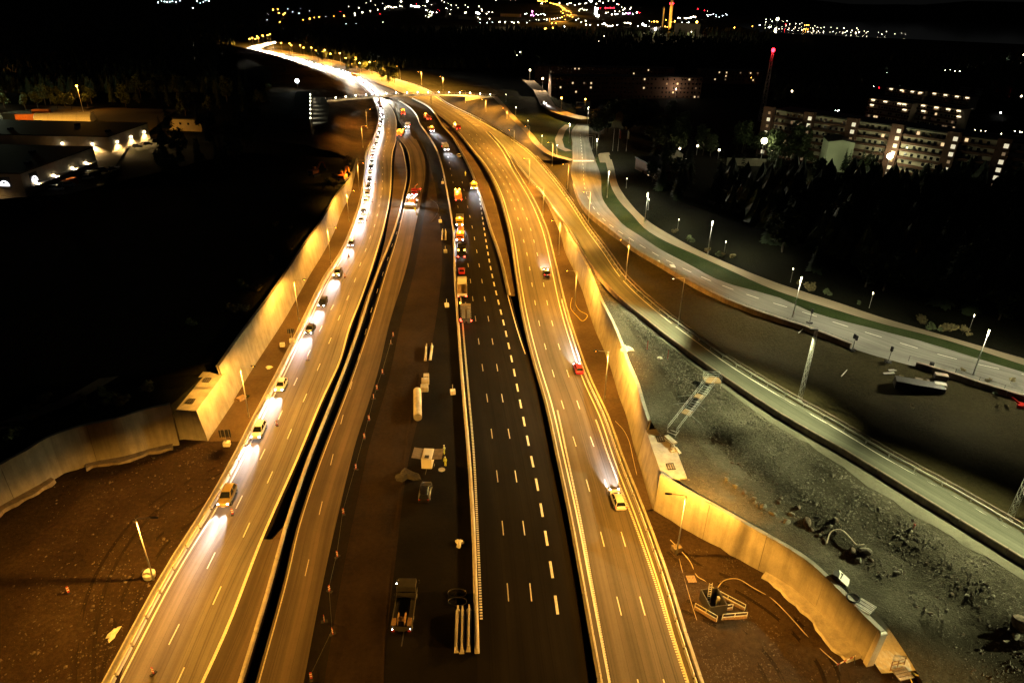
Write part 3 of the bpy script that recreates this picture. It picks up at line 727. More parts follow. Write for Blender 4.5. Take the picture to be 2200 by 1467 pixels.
# ================================================================== retaining walls
def wall(name, label, foot, hs, side, mt, batter=1.0, panel=9.0, thick=.45, coping=True, cm=None):
    f2 = tops(foot, hs, side, batter, 0.0); bk = tops(foot, hs, side, batter, thick); o1 = offset(foot, 1.0)
    bf = [p+(q-p)*side*(thick+.3) for p, q in zip(foot, o1)]
    t = thing(name, label, 'wall', foot[0]); O = foot[0]; L = plen(foot); npan = max(1, round(L/panel))
    cum = [0.0]
    for a, b in zip(foot, foot[1:]): cum.append(cum[-1]+(b-a).length)
    def smp(arr, s):
        for i in range(len(cum)-1):
            if s <= cum[i+1]: return arr[i].lerp(arr[i+1], (s-cum[i])/max(1e-6, cum[i+1]-cum[i]))
        return arr[-1]
    for k in range(npan):
        s0, s1 = L*k/npan+.03, L*(k+1)/npan-.03; m = max(2, int((s1-s0)/1.2)); mb = MB(); cp = MB(); rr = []; cr = []
        for i in range(m+1):
            s = s0+(s1-s0)*i/m; a, b, c, d = (smp(x, s) for x in (foot, f2, bk, bf))
            dn_ = Vector((0,0,-.4)); rr.append([x-O for x in (a+dn_, a, b, c, d+dn_)])
            nv = (c-b); nv.z = 0; nv = nv.normalized() if nv.length > 1e-6 else Vector((0,0,0))
            cr.append([x-O for x in (b-nv*.08-Vector((0,0,.02)), b-nv*.08+Vector((0,0,.22)), c+nv*.08+Vector((0,0,.22)), c+nv*.08-Vector((0,0,.02)))])
        mb.loft(rr).build('wall_panel', mt, t)
        if coping: cp.loft(cr).build('coping', cm or mt, t)
    jb = MB()
    for k in range(npan+1):
        s = min(max(L*k/npan, .04), L-.04); a, b, c = (smp(x, s) for x in (foot, f2, bk))
        nv = (c-b).normalized(); jb.beam(a+nv*.12-O, b+nv*.12-O, .1, .1)
    jb.build('joint_strip', M['joint'], t)
    return t
wall('retaining_wall', 'long battered concrete retaining wall left of the car queue', LW_foot, LW_h, -1, M['conc'], panel=20)
wall('retaining_wall', 'long battered concrete retaining wall carrying the slip road embankment', RW_foot, RW_h, 1, M['conc'], panel=20, cm=M['conc_bar'])
wall('wing_wall', 'curved stained concrete wing wall running out of the picture on the left', LG_foot, LG_h, 1, M['conc_dark'], .4, 11)
rw = wall('wing_wall', 'curved concrete wing wall in front of the gravel bench, lower right', RG_foot, RG_h, -1, M['conc'], .4, 9)
# footings along the wing walls
def footing(parent, foot, side, i0, i1, w0, w1, h, mt):
    O = Vector(parent.location); o = offset(foot, 1.0); rings = []
    for i in range(i0, i1):
        p = foot[i]; d = (o[i]-p)*side; w = w0+(w1-w0)*(i-i0)/(i1-i0)+.25*math.sin(i*.9)+.15*math.sin(i*2.3)
        rings.append([p+d*(-.05)+Vector((0,0,-.3))-O, p+d*(-.05)+Vector((0,0,h))-O, p+d*w+Vector((0,0,h*.8))-O, p+d*(w+.3)+Vector((0,0,-.3))-O])
    MB().loft(rings).build('footing', mt, parent)
footing(rw, RG_foot, 1, 18, len(RG_foot)-1, 1.2, 2.4, .5, M['conc_bar'])
lw = [o for o in COL.objects if o.name.startswith('wing_wall')][0]
footing(lw, LG_foot, -1, 1, 15, 1.0, 1.2, .5, M['conc_old']); footing(lw, LG_foot, -1, 19, 34, 1.0, 1.4, .6, M['conc_old'])
# end pier of the right wing wall and the white sheet on the slope behind it
e = RG_foot[-1]; MB().loft([[e+Vector((-.3,-.35,-.3)),e+Vector((.55,-.2,-.3)),e+Vector((.5,.45,-.3)),e+Vector((-.4,.35,-.3))],[e+Vector((.05,-.3,5.3)),e+Vector((.9,-.1,5.3)),e+Vector((.8,.5,5.3)),e+Vector((0,.4,5.3))]]).build('end_pier', M['conc_bar'], rw, origin=Vector(rw.location))
def box_house(name, label, p, top, mt):
    """concrete chamber: four foot corners p and the same corners of the flat top"""
    t = thing(name, label, 'concrete chamber', p[0]); O = p[0]
    MB().loft([[q-O+Vector((0,0,-.3)) for q in p],[q-O for q in top]]).build('chamber_wall', mt, t, bevel=.03)
    c = sum((q for q in top), Vector())/4-O
    ex = (top[1]-top[0]); ey = (top[3]-top[0])
    for f in (.22, .78):
        q = top[0]+ex*f+ey*.5-O; g = MB()
        dx = ex.normalized(); dy = ey.normalized()
        for k in range(4): g.beam(q-dx*.7+dy*(-.55+.36*k)+Vector((0,0,.06)), q+dx*.7+dy*(-.55+.36*k)+Vector((0,0,.06)), .09, .1)
        g.beam(q-dx*.72-dy*.62+Vector((0,0,.05)), q-dx*.72+dy*.62+Vector((0,0,.05)), .08); g.beam(q+dx*.72-dy*.62+Vector((0,0,.05)), q+dx*.72+dy*.62+Vector((0,0,.05)), .08)
        g.build('vent_grille', M['head'], t)
    return t
lp = [bp(447,947), bp(504,862), bp(504,862)+Vector((-5.0,.4,0)), bp(447,947)+Vector((-5.2,.2,0))]
lt = [p+Vector((-.85 if i < 2 else 0, 0, 6.1)) for i, p in enumerate(lp)]
box_house('concrete_chamber', 'concrete chamber with vents on top at the near end of the left retaining wall', lp, lt, M['conc'])
q0, q1 = bp(1404,1095), bp(RWf(985),985)
rp = [q0, q1, q1+Vector((4.4,.6,0)), q0+Vector((4.2,.4,0))]
rt = [p+Vector((.75 if i < 2 else 0.2, 0, 5.9)) for i, p in enumerate(rp)]
box_house('concrete_chamber', 'concrete chamber with two vents on top joining the right retaining wall and its wing wall', rp, rt, M['conc_bar'])
# ================================================================== lamp posts
ORD = ['nearest','second','third','fourth','fifth','sixth','seventh','eighth','ninth','tenth','eleventh','twelfth','thirteenth','fourteenth','fifteenth','sixteenth']
def lamp_proto(h, arm, pm, glow, twin=False):
    return dict(pole=MB().tube([(0,0,0),(0,0,h)], .11, 8, .06).mesh('pole', pm, smooth=True), base=MB().tube([(0,0,-.1),(0,0,.9)], .15, 8).mesh('pole_base', M['steel']),
        arm=MB().tube([(0,0,h-.05),(.25,0,h+.12),(arm,0,h+.22)], .04, 6).mesh('arm', pm),
        head=MB().loft([[Vector((x, y*w, z)) for y, z in ((-1,.0),(-.7,.12),(.7,.12),(1,.0))] for x, w in ((arm-.1,.08),(arm+.1,.16),(arm+.6,.19),(arm+.85,.10))]).mesh('lamp_head', M['head']),
        lens=MB().ell((arm+.4,0,0), (.3,.14,.09), 8, 4).mesh('lamp_lens', glow))
def lamp(P, h, arm, p, rz, name, label, cat, light=None, group=None, tilt=5):
    t = thing(name, label, cat, p, rz, group)
    mobj('pole', P['pole'], t); mobj('pole_base', P['base'], t); mobj('arm', P['arm'], t)
    hd = mobj('lamp_head', P['head'], t, (0,0,h+.2)); mobj('lamp_lens', P['lens'], hd)
    if light:
        put_light(light, t, (arm+.4, 0, h+.05), (math.sin(R(tilt)), 0, -math.cos(R(tilt))))
    return t
PS = lamp_proto(10.3, 2.0, M['pole'], M['e_sod']); PL = lamp_proto(11.0, 2.2, M['pole'], M['e_led'])
lb = [(330,1245),(535,895),(643,690),(711,565),(750,476),(772,409),(780,318),(789,277)]
pts = [bp(*q) for q in lb]; pts = [pts[0]*2-pts[1]]+pts
for i, p in enumerate(pts):
    far = i > 6
    lamp(PS, 10.3, 2.0, p, 0.05 if i < 7 else .2, 'street_lamp', 'just-outside sodium lamp post left of the car queue' if i == 0 else
         '%s sodium lamp post %s left of the car queue' % (ORD[i-1], 'on the dirt verge' if i < 6 else 'by the cutting slope'), 'street lamp', L_SOD, 'sodium lamp posts left of the car queue')
rb = [(1453,1190),(1298,858),(1234,668),(1200,548),(1166,465),(1137,397),(1104,327)]
pts = [bp(*q) for q in rb]; pts = [pts[0]*2-pts[1]]+pts
for i, p in enumerate(pts):
    lamp(PS, 10.3, 2.0, p, math.pi-.05, 'street_lamp', 'just-outside sodium lamp post right of the right carriageway' if i == 0 else
         '%s sodium lamp post on the verge between right carriageway and its wall' % ORD[i-1], 'street lamp', L_SOD if i < 5 else L_SODM, 'sodium lamp posts right of the right carriageway')
for i, (u, v) in enumerate([(1344,600),(1264,480),(1219,410),(1186,357),(1137,317),(1089,273),(1044,252),(1000,230),(952,195),(906,183),(860,170),(813,158)]):
    lamp(PS, 10.3, 2.0, bp(u, v, zRR(v)), math.pi+.35, 'street_lamp', '%s sodium lamp post along the far side of the slip road and motorway' % ORD[i], 'street lamp', L_SOD if i < 2 else L_SODM if i < 8 else L_SODF, 'sodium lamp posts along the slip road')
# far lamps whose lenses face the camera
fr = [(587,91),(604,93),(622,94),(626,98),(645,98),(652,103),(669,103),(679,109),(698,108),(710,116),(730,115),(743,125),(764,124),(773,136),(794,134),(536,84),(542,82),(549,84),(552,79),(555,82),(564,77),(575,76),(580,74)]
PF = MB().m(0).tube([(0,0,0),(0,0,11)], .12, 5, .07).m(1).ell((0,-.1,11), (.75,.55,.45), 8, 4).mesh('far_lamp', [M['pole'], M['e_sod']])
for i, (u, v) in enumerate(fr):
    z = 0.0; D = None
    for it in range(4):
        p = bp(u, v, 11.0)
    o = mobj('motorway_lamp', PF, None, (p.x, p.y, 0))
    tag(o, 'amber motorway lamp glowing far off beside the bend of the traffic jam', 'street lamp', 'amber motorway lamps beyond the footbridge')
    if i % 4 == 0: put_light(L_SODF, o, (0, 0, 10.3))
# ---- white lamps along the local road: glowing tips lengthened to model the lamps' glare
PW = dict(pole=MB().tube([(0,0,0),(0,0,8.5)], .10, 8, .06).mesh('pole', M['pole'], smooth=True), top=MB().tube([(0,0,7.8),(0,0,9.3)], .05, 8, .10).mesh('lamp_glare_tip', M['e_led']), base=MB().tube([(0,0,-.1),(0,0,.7)], .14, 8).mesh('pole_base', M['steel']))
def post_top(p, label, light=L_LED, s=1.0, name='street_lamp', group='white post-top lamps along the local road'):
    t = thing(name, label, 'street lamp', p, 0, group); t.scale = (s, s, s)
    for k, n_ in (('pole','pole'),('top','lamp_glare_tip'),('base','pole_base')): mobj(n_, PW[k], t)
    if light: put_light(light, t, (0, 0, 9.5))
    return t
for (u, v, lab) in [(1703,680,'white post-top lamp on the local road beside the left temporary signal'),(2090,805,'white post-top lamp on the local road at the right edge of the picture'),(1520,546,'white post-top lamp on the grass verge where the local road bends'),
        (1304,425,'white post-top lamp on the verge below the wooded house'),(1280,345,'white post-top lamp at the zebra crossing'),(1385,478,'white post-top lamp on the verge between crossing and bend'),(1222,308,'white post-top lamp on the grass left of the local road'),(1262,268,'white post-top lamp at the far end of the local road')]:
    post_top(bp(u, v, zLR(v)), lab)
p = bp(2090,805,zLR(805))*2-bp(1703,680,zLR(680)); post_top(p, 'white post-top lamp on the local road just outside the right edge')
for (u, v, lab) in [(1555,547,'short lamp behind the bushes where the cycle path bends'),(1698,607,'short lamp by the shrubs along the cycle path'),(1867,662,'short lamp on the bank between cycle path and forest, middle one'),(2081,712,'short lamp on the grass bank near the right end of the cycle path'),
        (1455,497,'short lamp beside the cycle path above the bend'),(1392,452,'short lamp beside the cycle path under the wooded house'),(1345,405,'short lamp beside the upper cycle path by the crossing')]:
    post_top(bp(u, v, zLR(v)), lab, L_PATH, .42, 'path_lamp', 'short lamps along the cycle path')
for (u, v, lab) in [(1083,219,'path lamp nearest the footbridge'),(1104,248,'second path lamp below the footbridge'),(1130,278,'third path lamp below the footbridge'),(1160,312,'fourth path lamp below the footbridge'),(1192,334,'path lamp just before the zebra crossing')]:
    post_top(bp(u+4, v, FBz(v)), lab, spotdata('foot_path_light', LEDW, 500, 120, .5, .1) if u < 1090 else bpy.data.lights['foot_path_light'], .5, 'path_lamp', 'lamps along the path down from the footbridge')
# ---- slip road lamps: plain post with arm, and lattice masts
lamp(PL, 11.0, 2.2, bp(1456,702,zRR(702)-.4), math.pi+.25, 'street_lamp', 'tall grey lamp post with long arm beside the slip road guard rail', 'street lamp', L_LEDS, None, 34)
def lattice(h, w0, w1, n, r, mt):
    mb = MB(); c = [(1,1),(-1,1),(-1,-1),(1,-1)]
    W = lambda z: (w0+(w1-w0)*z/h)/2
    for sx, sy in c: mb.beam((sx*w0/2,sy*w0/2,0), (sx*w1/2,sy*w1/2,h), r*1.5)
    for i in range(n):
        z0, z1 = h*i/n, h*(i+1)/n
        for k in range(4):
            a, b = c[k], c[(k+1) % 4]
            if i % 2: a, b = b, a
            mb.beam((a[0]*W(z0),a[1]*W(z0),z0), (b[0]*W(z1),b[1]*W(z1),z1), r)
    return mb
LM = lattice(14.0, .55, .36, 18, .032, M['pole']).mesh('lattice_frame', M['pole'])
for (u, v, lab) in [(1716,866,'steel lattice mast beside the slip road in the middle of the waste ground'),(2165,1122,'steel lattice mast at the right edge by the slip road')]:
    t = thing('lattice_mast', lab, 'mast', bp(u, v, zRR(v)-.6), 0, 'lattice lamp masts'); mobj('lattice_frame', LM, t)
    MB().box((-.5,0,14.1), (1.4,.3,.16)).build('lamp_head', M['head'], t); MB().box((0,0,.15), (1.0,1.0,.5)).build('mast_foot', M['conc_bar'], t)
    put_light(L_LEDS, t, (-1.2,0,13.9), (-.33,-.08,-.9))
p = bp(2165,1122,zRR(1122))*2-bp(1716,866,zRR(866))
t = thing('lattice_mast', 'steel lattice mast just outside the lower right corner', 'mast', p, 0, 'lattice lamp masts'); mobj('lattice_frame', LM, t); put_light(L_LEDS, t, (-1.2,0,13.9), (-.33,-.08,-.9))

# ================================================================== footbridge
fb = [bp(697,217,6.3), bp(760,210.5,6.6), bp(850,204,6.9), bp(950,202.5,6.9), bp(1004,204,6.8), bp(1066,208.5,6.5)]
fb = resample(fb, 3.0); O = fb[0]
t = thing('footbridge', 'long pale footbridge with small railing lamps over the motorway', 'bridge', O)
a, b = offset(fb,-1.7), offset(fb,1.7)
MB().loft([[q-O for q in (x+Vector((0,0,-.9)), x, y, y+Vector((0,0,-.9)))] for x, y in zip(a, b)]).build('deck', M['conc_bar'], t)
for s_ in (a, b):
    MB().tube([q-O+Vector((0,0,1.15)) for q in s_], .05, 5).build('handrail', M['steel'], t)
    mb = MB()
    for q in resample(s_, 2.0): mb.tube([q-O, q-O+Vector((0,0,1.15))], .035, 4)
    o = mb.build('balusters', M['steel'], t); o['kind'] = 'stuff'
lm = MB().box((0,0,1.5), (.4,.4,.75)).mesh('railing_lamp', M['e_warm'])
lbr = point('bridge_light', (1.0,.62,.25), 420, .2) if 'point' in globals() else None
if lbr is None:
    lbr = bpy.data.lights.new('bridge_light', 'POINT'); lbr.energy = 420; lbr.color = (1.0,.62,.25)
for q in resample(b, 7.2): mobj('railing_lamp', lm, t, q-O); put_light(lbr, t, q-O+Vector((0,-1.6,.9)))
for u, v in ((793,250),(919,235),(1000,232)):
    q = bp(u, v); top = min(fb, key=lambda w: abs(w.x-q.x)+.2*abs(w.y-q.y))
    MB().box((top.x-O.x, top.y-O.y, (top.z-.9)/2-O.z), (1.0,1.4,top.z-.9)).build('pier', M['conc'], t)
ab = min(fb, key=lambda w: abs(w.x-bp(1000,232).x)); d = (fb[-1]-ab)
MB().box(((ab+fb[-1])/2-O+Vector((0,0,-4.2))), (d.length,3.0,6.5), rz=math.atan2(d.y,d.x)).build('abutment', M['conc_dark'], t)
l = spotdata('bridge_light', SODIUM, 900, 120, .5, .2)
# ================================================================== vehicles (built with the front towards +X)
PAINT = {}
def paint(name, c, rough=.28, metal=.2):
    if name not in PAINT: PAINT[name] = mat(name+'_car_paint', c, rough, .8, .04, coat=.6, metal=metal)
    return PAINT[name]
PC = dict(white=paint('white',(.70,.70,.68),metal=0), silver=paint('silver',(.42,.43,.44),metal=.6), black=paint('black',(.012,.012,.014)), grey=paint('grey',(.12,.125,.13),metal=.5), red=paint('red',(.42,.02,.018)), blue=paint('blue',(.025,.05,.13)), tan=paint('tan',(.42,.31,.12),metal=.3))
def sup(x, w, zb, zt, n=16, e=.42):
    out = []
    for k in range(n):
        a = 2*math.pi*(k+.5)/n; c, s = math.cos(a), math.sin(a)
        out.append(Vector((x, w*math.copysign(abs(c)**e, c), (zb+zt)/2+(zt-zb)/2*math.copysign(abs(s)**e, s))))
    return out
SHAPES = dict(
 sedan=dict(body=[(-2.32,.62,.40,.80),(-2.25,.80,.30,.95),(-1.5,.90,.24,1.0),(-.2,.91,.22,.96),(.85,.90,.22,.94),(1.75,.86,.24,.84),(2.2,.76,.28,.72),(2.32,.60,.34,.62)], b=(-1.75,1.10,.78), t=(-1.0,.15,.58), zw=.93, zt=1.43, ax=(-1.4,1.38)),
 estate=dict(body=[(-2.34,.66,.40,.85),(-2.28,.82,.30,1.0),(-1.5,.91,.24,1.02),(-.2,.92,.22,.98),(.85,.91,.22,.95),(1.75,.87,.24,.86),(2.2,.77,.28,.74),(2.32,.60,.34,.64)], b=(-2.2,1.12,.80), t=(-1.85,.15,.60), zw=.95, zt=1.48, ax=(-1.4,1.40)),
 suv=dict(body=[(-2.2,.72,.45,.95),(-2.14,.86,.36,1.12),(-1.4,.95,.30,1.15),(0,.96,.28,1.10),(.95,.95,.28,1.08),(1.75,.92,.30,1.02),(2.15,.82,.35,.90),(2.25,.68,.42,.76)], b=(-2.05,1.10,.84), t=(-1.7,.30,.66), zw=1.08, zt=1.72, ax=(-1.35,1.35)),
 hatch=dict(body=[(-1.98,.66,.40,.85),(-1.92,.80,.30,1.0),(-1.2,.87,.24,1.0),(0,.88,.22,.96),(.8,.87,.22,.94),(1.5,.83,.24,.85),(1.9,.74,.28,.74),(2.0,.58,.34,.64)], b=(-1.85,1.02,.76), t=(-1.45,.20,.58), zw=.94, zt=1.48, ax=(-1.2,1.22)),
 van=dict(body=[(-2.6,.84,.45,1.3),(-2.55,.92,.36,1.45),(-1.5,.95,.30,1.45),(0,.96,.28,1.4),(1.2,.95,.28,1.25),(1.95,.92,.32,1.1),(2.35,.84,.36,.95),(2.45,.70,.42,.80)], b=(-2.5,1.75,.90), t=(-2.42,.85,.80), zw=1.25, zt=2.15, ax=(-1.6,1.6)))
WHEEL = MB().lathe([(.20,-.10),(.31,-.11),(.33,-.06),(.33,.06),(.31,.11),(.20,.10)], 16, axis='Y').mesh('tyre', M['black'])
RIM = MB().lathe([(.02,-.115),(.19,-.105),(.21,-.08),(.21,.08),(.19,.105),(.02,.115)], 10, axis='Y').mesh('rim', M['rim'])
CARM = {}
def car_meshes(shape, col):
    if (shape, col) in CARM: return CARM[(shape, col)]
    s = SHAPES[shape]; d = {}; pm = PC[col]
    d['body'] = MB().loft([sup(*r) for r in s['body']]).mesh('body', pm, smooth=True)
    (b0, b1, bw), (t0, t1, tw), zw, zt = s['b'], s['t'], s['zw'], s['zt']
    B = [Vector((x, y*bw, zw)) for x, y in ((b0,-1),(b1,-1),(b1,1),(b0,1))]; T = [Vector((x, y*tw, zt)) for x, y in ((t0,-1),(t1,-1),(t1,1),(t0,1))]
    def pane(i, j):
        a, b_, c, e = B[i], B[j], T[j], T[i]; m_ = (a+b_+c+e)/4
        q = [m_+(p-m_)*.93 for p in (a, b_, c, e)]; nn = (b_-a).cross(e-a).normalized(); nn = nn if nn.dot(m_-Vector((0,0,1.1))) > 0 else -nn
        return MB().loft([[p-nn*.03 for p in q], [p+nn*.012 for p in q]])
    d['windscreen'] = pane(1, 2).mesh('windscreen', M['glass']); d['rear_window'] = pane(3, 0).mesh('rear_window', M['glass'])
    d['side0'] = pane(0, 1).mesh('side_window', M['glass']); d['side1'] = pane(2, 3).mesh('side_window', M['glass'])
    mb = MB(); rings = []
    for f in (0, .12, .5, .88, 1):
        x = t0+(t1-t0)*f; k = .02+.05*(1-(2*f-1)**2); rings.append([Vector((x,-tw,zt-.03)),Vector((x,-tw*.9,zt+k*.6)),Vector((x,0,zt+k)),Vector((x,tw*.9,zt+k*.6)),Vector((x,tw,zt-.03))])
    mb.loft(rings)
    for i in range(4): mb.beam(B[i], T[i], .07, .09)
    for y in (-1, 1): mb.beam((( b0+b1)/2-.1, y*bw*.99, zw), ((t0+t1)/2, y*tw*.99, zt), .05, .10)
    d['roof'] = mb.mesh('roof', pm)
    xf = s['body'][-1][0]; xr = s['body'][0][0]; wf = s['body'][-3][1]; zf = s['body'][-2][3]-.02; zr = s['body'][1][3]-.12
    d['head0'] = MB().ell((xf-.16,-wf*.74,zf-.06), (.16,.17,.10), 8, 4).mesh('headlight', M['e_head']); d['head1'] = MB().ell((xf-.16,wf*.74,zf-.06), (.16,.17,.10), 8, 4).mesh('headlight', M['e_head'])
    d['tail0'] = MB().box((xr+.06,-s['body'][1][1]*.82,zr), (.10,.22,.16)).mesh('tail_light', M['e_tail']); d['tail1'] = MB().box((xr+.06,s['body'][1][1]*.82,zr), (.10,.22,.16)).mesh('tail_light', M['e_tail'])
    d['mirror0'] = MB().box((b1-.35,-bw-.16,zw+.08), (.16,.20,.14)).mesh('door_mirror', pm, bevel=.03); d['mirror1'] = MB().box((b1-.35,bw+.16,zw+.08), (.16,.20,.14)).mesh('door_mirror', pm, bevel=.03)
    d['plate'] = MB().box((xf+.005,0,.45), (.02,.5,.11)).mesh('number_plate', M['white_plastic'])
    d['grille'] = MB().box((xf-.03,0,.60), (.05,.75,.12)).mesh('grille', M['black'])
    # one-piece version for cars too far off to show their parts
    far = MB(); far.m(0).loft([sup(*r, n=8) for r in s['body']]); far.m(1).loft([B, T]); far.m(0).box(((t0+t1)/2,0,zt+.02),(t1-t0,2*tw,.06))
    far.m(2).ell((xf-.1,-wf*.74,zf-.05),(.25,.30,.22),6,3).ell((xf-.1,wf*.74,zf-.05),(.25,.30,.22),6,3); far.m(3).box((xr,-.6,zr),(.1,.3,.18)).box((xr,.6,zr),(.1,.3,.18))
    far.m(4)
    for x in s['ax']:
        for y in (-.8,.8): far.lathe([(.33,-.1),(.33,.1)],8,(x,y,.33),axis='Y')
    d['far'] = far.mesh('far_car', [pm, M['glass'], M['e_head'], M['e_tail'], M['black']])
    CARM[(shape, col)] = d; return d
def car(p, heading, shape, col, label, group=None, lit=True, light=L_CAR, name='car', far=False, cat='car'):
    d = car_meshes(shape, col); s = SHAPES[shape]
    if far:
        o = mobj(name, d['far'] if light else far_unlit(d['far']), None, p, heading); tag(o, label, cat, group)
        if light: put_light(light, o, (2.6,0,.8), (1,0,-.38))
        return o
    t = thing(name, label, cat, p, heading, group)
    for k in ('body','windscreen','rear_window','roof'): mobj(k, d[k], t)
    for k, n_ in (('side0','side_window'),('side1','side_window'),('mirror0','door_mirror'),('mirror1','door_mirror'),('plate','number_plate'),('grille','grille')): mobj(n_, d[k], t)
    for k in ('head0','head1'):
        o = mobj('headlight', d[k], t)
        if not lit: o.data = off_mesh(d[k])
    for k in ('tail0','tail1'):
        o = mobj('tail_light', d[k], t)
        if not lit: o.data = off_mesh(d[k], 'red_plastic')
    for x in s['ax']:
        for y in (-1, 1):
            w = mobj('wheel', WHEEL, t, (x, y*(s['body'][3][1]-.10), .33)); mobj('rim', RIM, w)
    if lit and light:
        for y in (-.6,.6): put_light(light, t, (2.5, y, .75), (1,0,-.32))
    return t
OFFM = {}
def far_unlit(me):
    if me.name not in OFFM:
        c = me.copy(); c.name = 'parked_far_car'; c.materials[2] = M['chrome']; c.materials[3] = M['red_plastic']; OFFM[me.name] = c
    return OFFM[me.name]
def off_mesh(me, m='chrome'):
    if me.name not in OFFM:
        c = me.copy(); c.name = 'unlit_lamp'; c.materials[0] = M[m]; OFFM[me.name] = c
    return OFFM[me.name]
def hd(cv, v, z=Z0, back=True):
    a, b = bp(cv(v+2), v+2, z(v+2)), bp(cv(v-2), v-2, z(v-2)); d = (a-b) if back else (b-a); return math.atan2(d.y, d.x)
QL = Cv({1072:490,930:557,833:605,711:667,654:694,591:726,527:755,476:776,435:786,396:793,364:797,335:801,302:812,267:819,240:820,222:811,206:804,190:789,177:774,165:757,150:715,135:661,120:606,108:556})
near = [(1072,'suv','tan','tan off-roader with amber roof, nearest car of the left-hand queue','suv'),(930,'estate','white','white estate car with dark windscreen, second car from the near end','estate'),(833,'hatch','white','white hatchback with dark roof window, third in the queue','h'),
 (711,'sedan','black','black saloon with bright headlights beside the tallest wall section','s'),(654,'estate','black','black estate close behind the black saloon','e'),(591,'suv','grey','dark grey off-roader next to a marker post on the lane line','s'),(527,'hatch','grey','dark hatchback with a motorcycle-sized marker in its headlights','h'),
 (476,'sedan','silver','silver saloon at the tail of the thinning queue','s'),(457,'estate','black','black estate behind the silver saloon','e'),(436,'suv','white','white off-roader where the queue closes up','s'),(420,'sedan','grey','grey saloon packed bumper to bumper beside the wall lamp','s'),
 (405,'hatch','black','black hatchback in the packed queue left of the median tip','h'),(391,'estate','blue','blue estate in the packed queue','e'),(377,'sedan','white','white saloon in the packed queue','s'),(364,'suv','black','black off-roader in the packed queue','s'),(351,'estate','silver','silver estate in the packed queue','e'),(338,'sedan','red','red saloon in the packed queue','s'),
 (325,'hatch','white','white hatchback in the packed queue','h'),(313,'suv','grey','grey off-roader in the packed queue by the wall end','s'),(301,'van','white','white van in the bend of the queue','v'),(288,'sedan','black','black saloon in the bend of the queue','s'),(277,'estate','white','white estate in the bend of the queue','e')]
for i, (v, sh, c, lab, _) in enumerate(near):
    car(bp(QL(v), v), hd(QL, v), sh, c, lab, 'cars queueing on the left carriageway', name='queueing_car', light=L_CAR if i < 22 else L_CARF)
rc = random.Random(5); pts = line(QL, rows(268, 108, 1.0, .002)); L = plen(pts); s_ = 0; k = 0
while s_ < L:
    p, d = at_s(pts, s_); sh = rc.choice(['sedan','estate','suv','hatch','van']); c = rc.choice(['white','silver','black','grey','red','blue','white'])
    nm = 'queueing_car'
    off = Vector((d.y,-d.x,0))*rc.uniform(-.4,.4)
    o = car(p+off, math.atan2(-d.y,-d.x), sh, c, '%s %s with lights on in the glowing far part of the traffic jam' % (c, {'sedan':'saloon','estate':'estate','suv':'off-roader','hatch':'hatchback','van':'van'}[sh]), 'cars in the far part of the traffic jam', far=True, name=nm, light=L_CARF if p.y > 640 else L_CARM)
    if p.y > 520:   # second lane of the jam beyond the footbridge
        sh = rc.choice(['sedan','estate','suv','hatch']); c = rc.choice(['white','silver','black','grey'])
        car(p+Vector((d.y,-d.x,0))*3.4+d*rc.uniform(-1,1), math.atan2(-d.y,-d.x), sh, c, '%s %s with lights on in the glowing far part of the traffic jam' % (c, {'sedan':'saloon','estate':'estate','suv':'off-roader','hatch':'hatchback'}[sh]), 'cars in the far part of the traffic jam', far=True, name=nm, light=L_CARF)
    s_ += rc.uniform(7, 9.5); k += 1
bend = resample([bp(536,106), bp(545,101), bp(563,96.5), bp(594,90.7)], 8)
for k, p in enumerate(bend[1:-1]):
    d = bend[k]-bend[k+2]; nrm = Vector((d.y,-d.x,0)).normalized()
    for w in (-3.0, 1.0): car(p+nrm*w, math.atan2(d.y,d.x), rc.choice(['sedan','estate','suv','hatch']), rc.choice(['white','silver','black','grey']), 'car with lights on in the last bend of the traffic jam', 'cars in the last bend of the traffic jam', far=True, name='queueing_car', light=L_CARF)
# cars on the right carriageway, driving away or towards the camera
car(bp(1326,1078), hd(RCr, 1078, back=False), 'estate', 'white', 'white estate car alone on the right carriageway, its beam ahead on the road', name='car')
car(bp(1242,797), hd(RCr, 797, back=False), 'hatch', 'red', 'red hatchback with tail lights on, right carriageway', name='car')
car(bp(1174,590), hd(RCr, 590, back=False), 'sedan', 'black', 'dark saloon driving away on the right carriageway above the red car', name='car')
car(bp(914,1062), R(91), 'estate', 'black', 'black estate car parked without lights on the dark work area', lit=False, name='parked_car')
car(bp(992,586), R(94), 'hatch', 'red', 'small dark red car between trucks on the fresh asphalt', lit=False, name='car')
car(bp(986,337), R(100), 'hatch', 'white', 'white hatchback parked beside the barrier on the fresh asphalt', lit=False, name='parked_car')
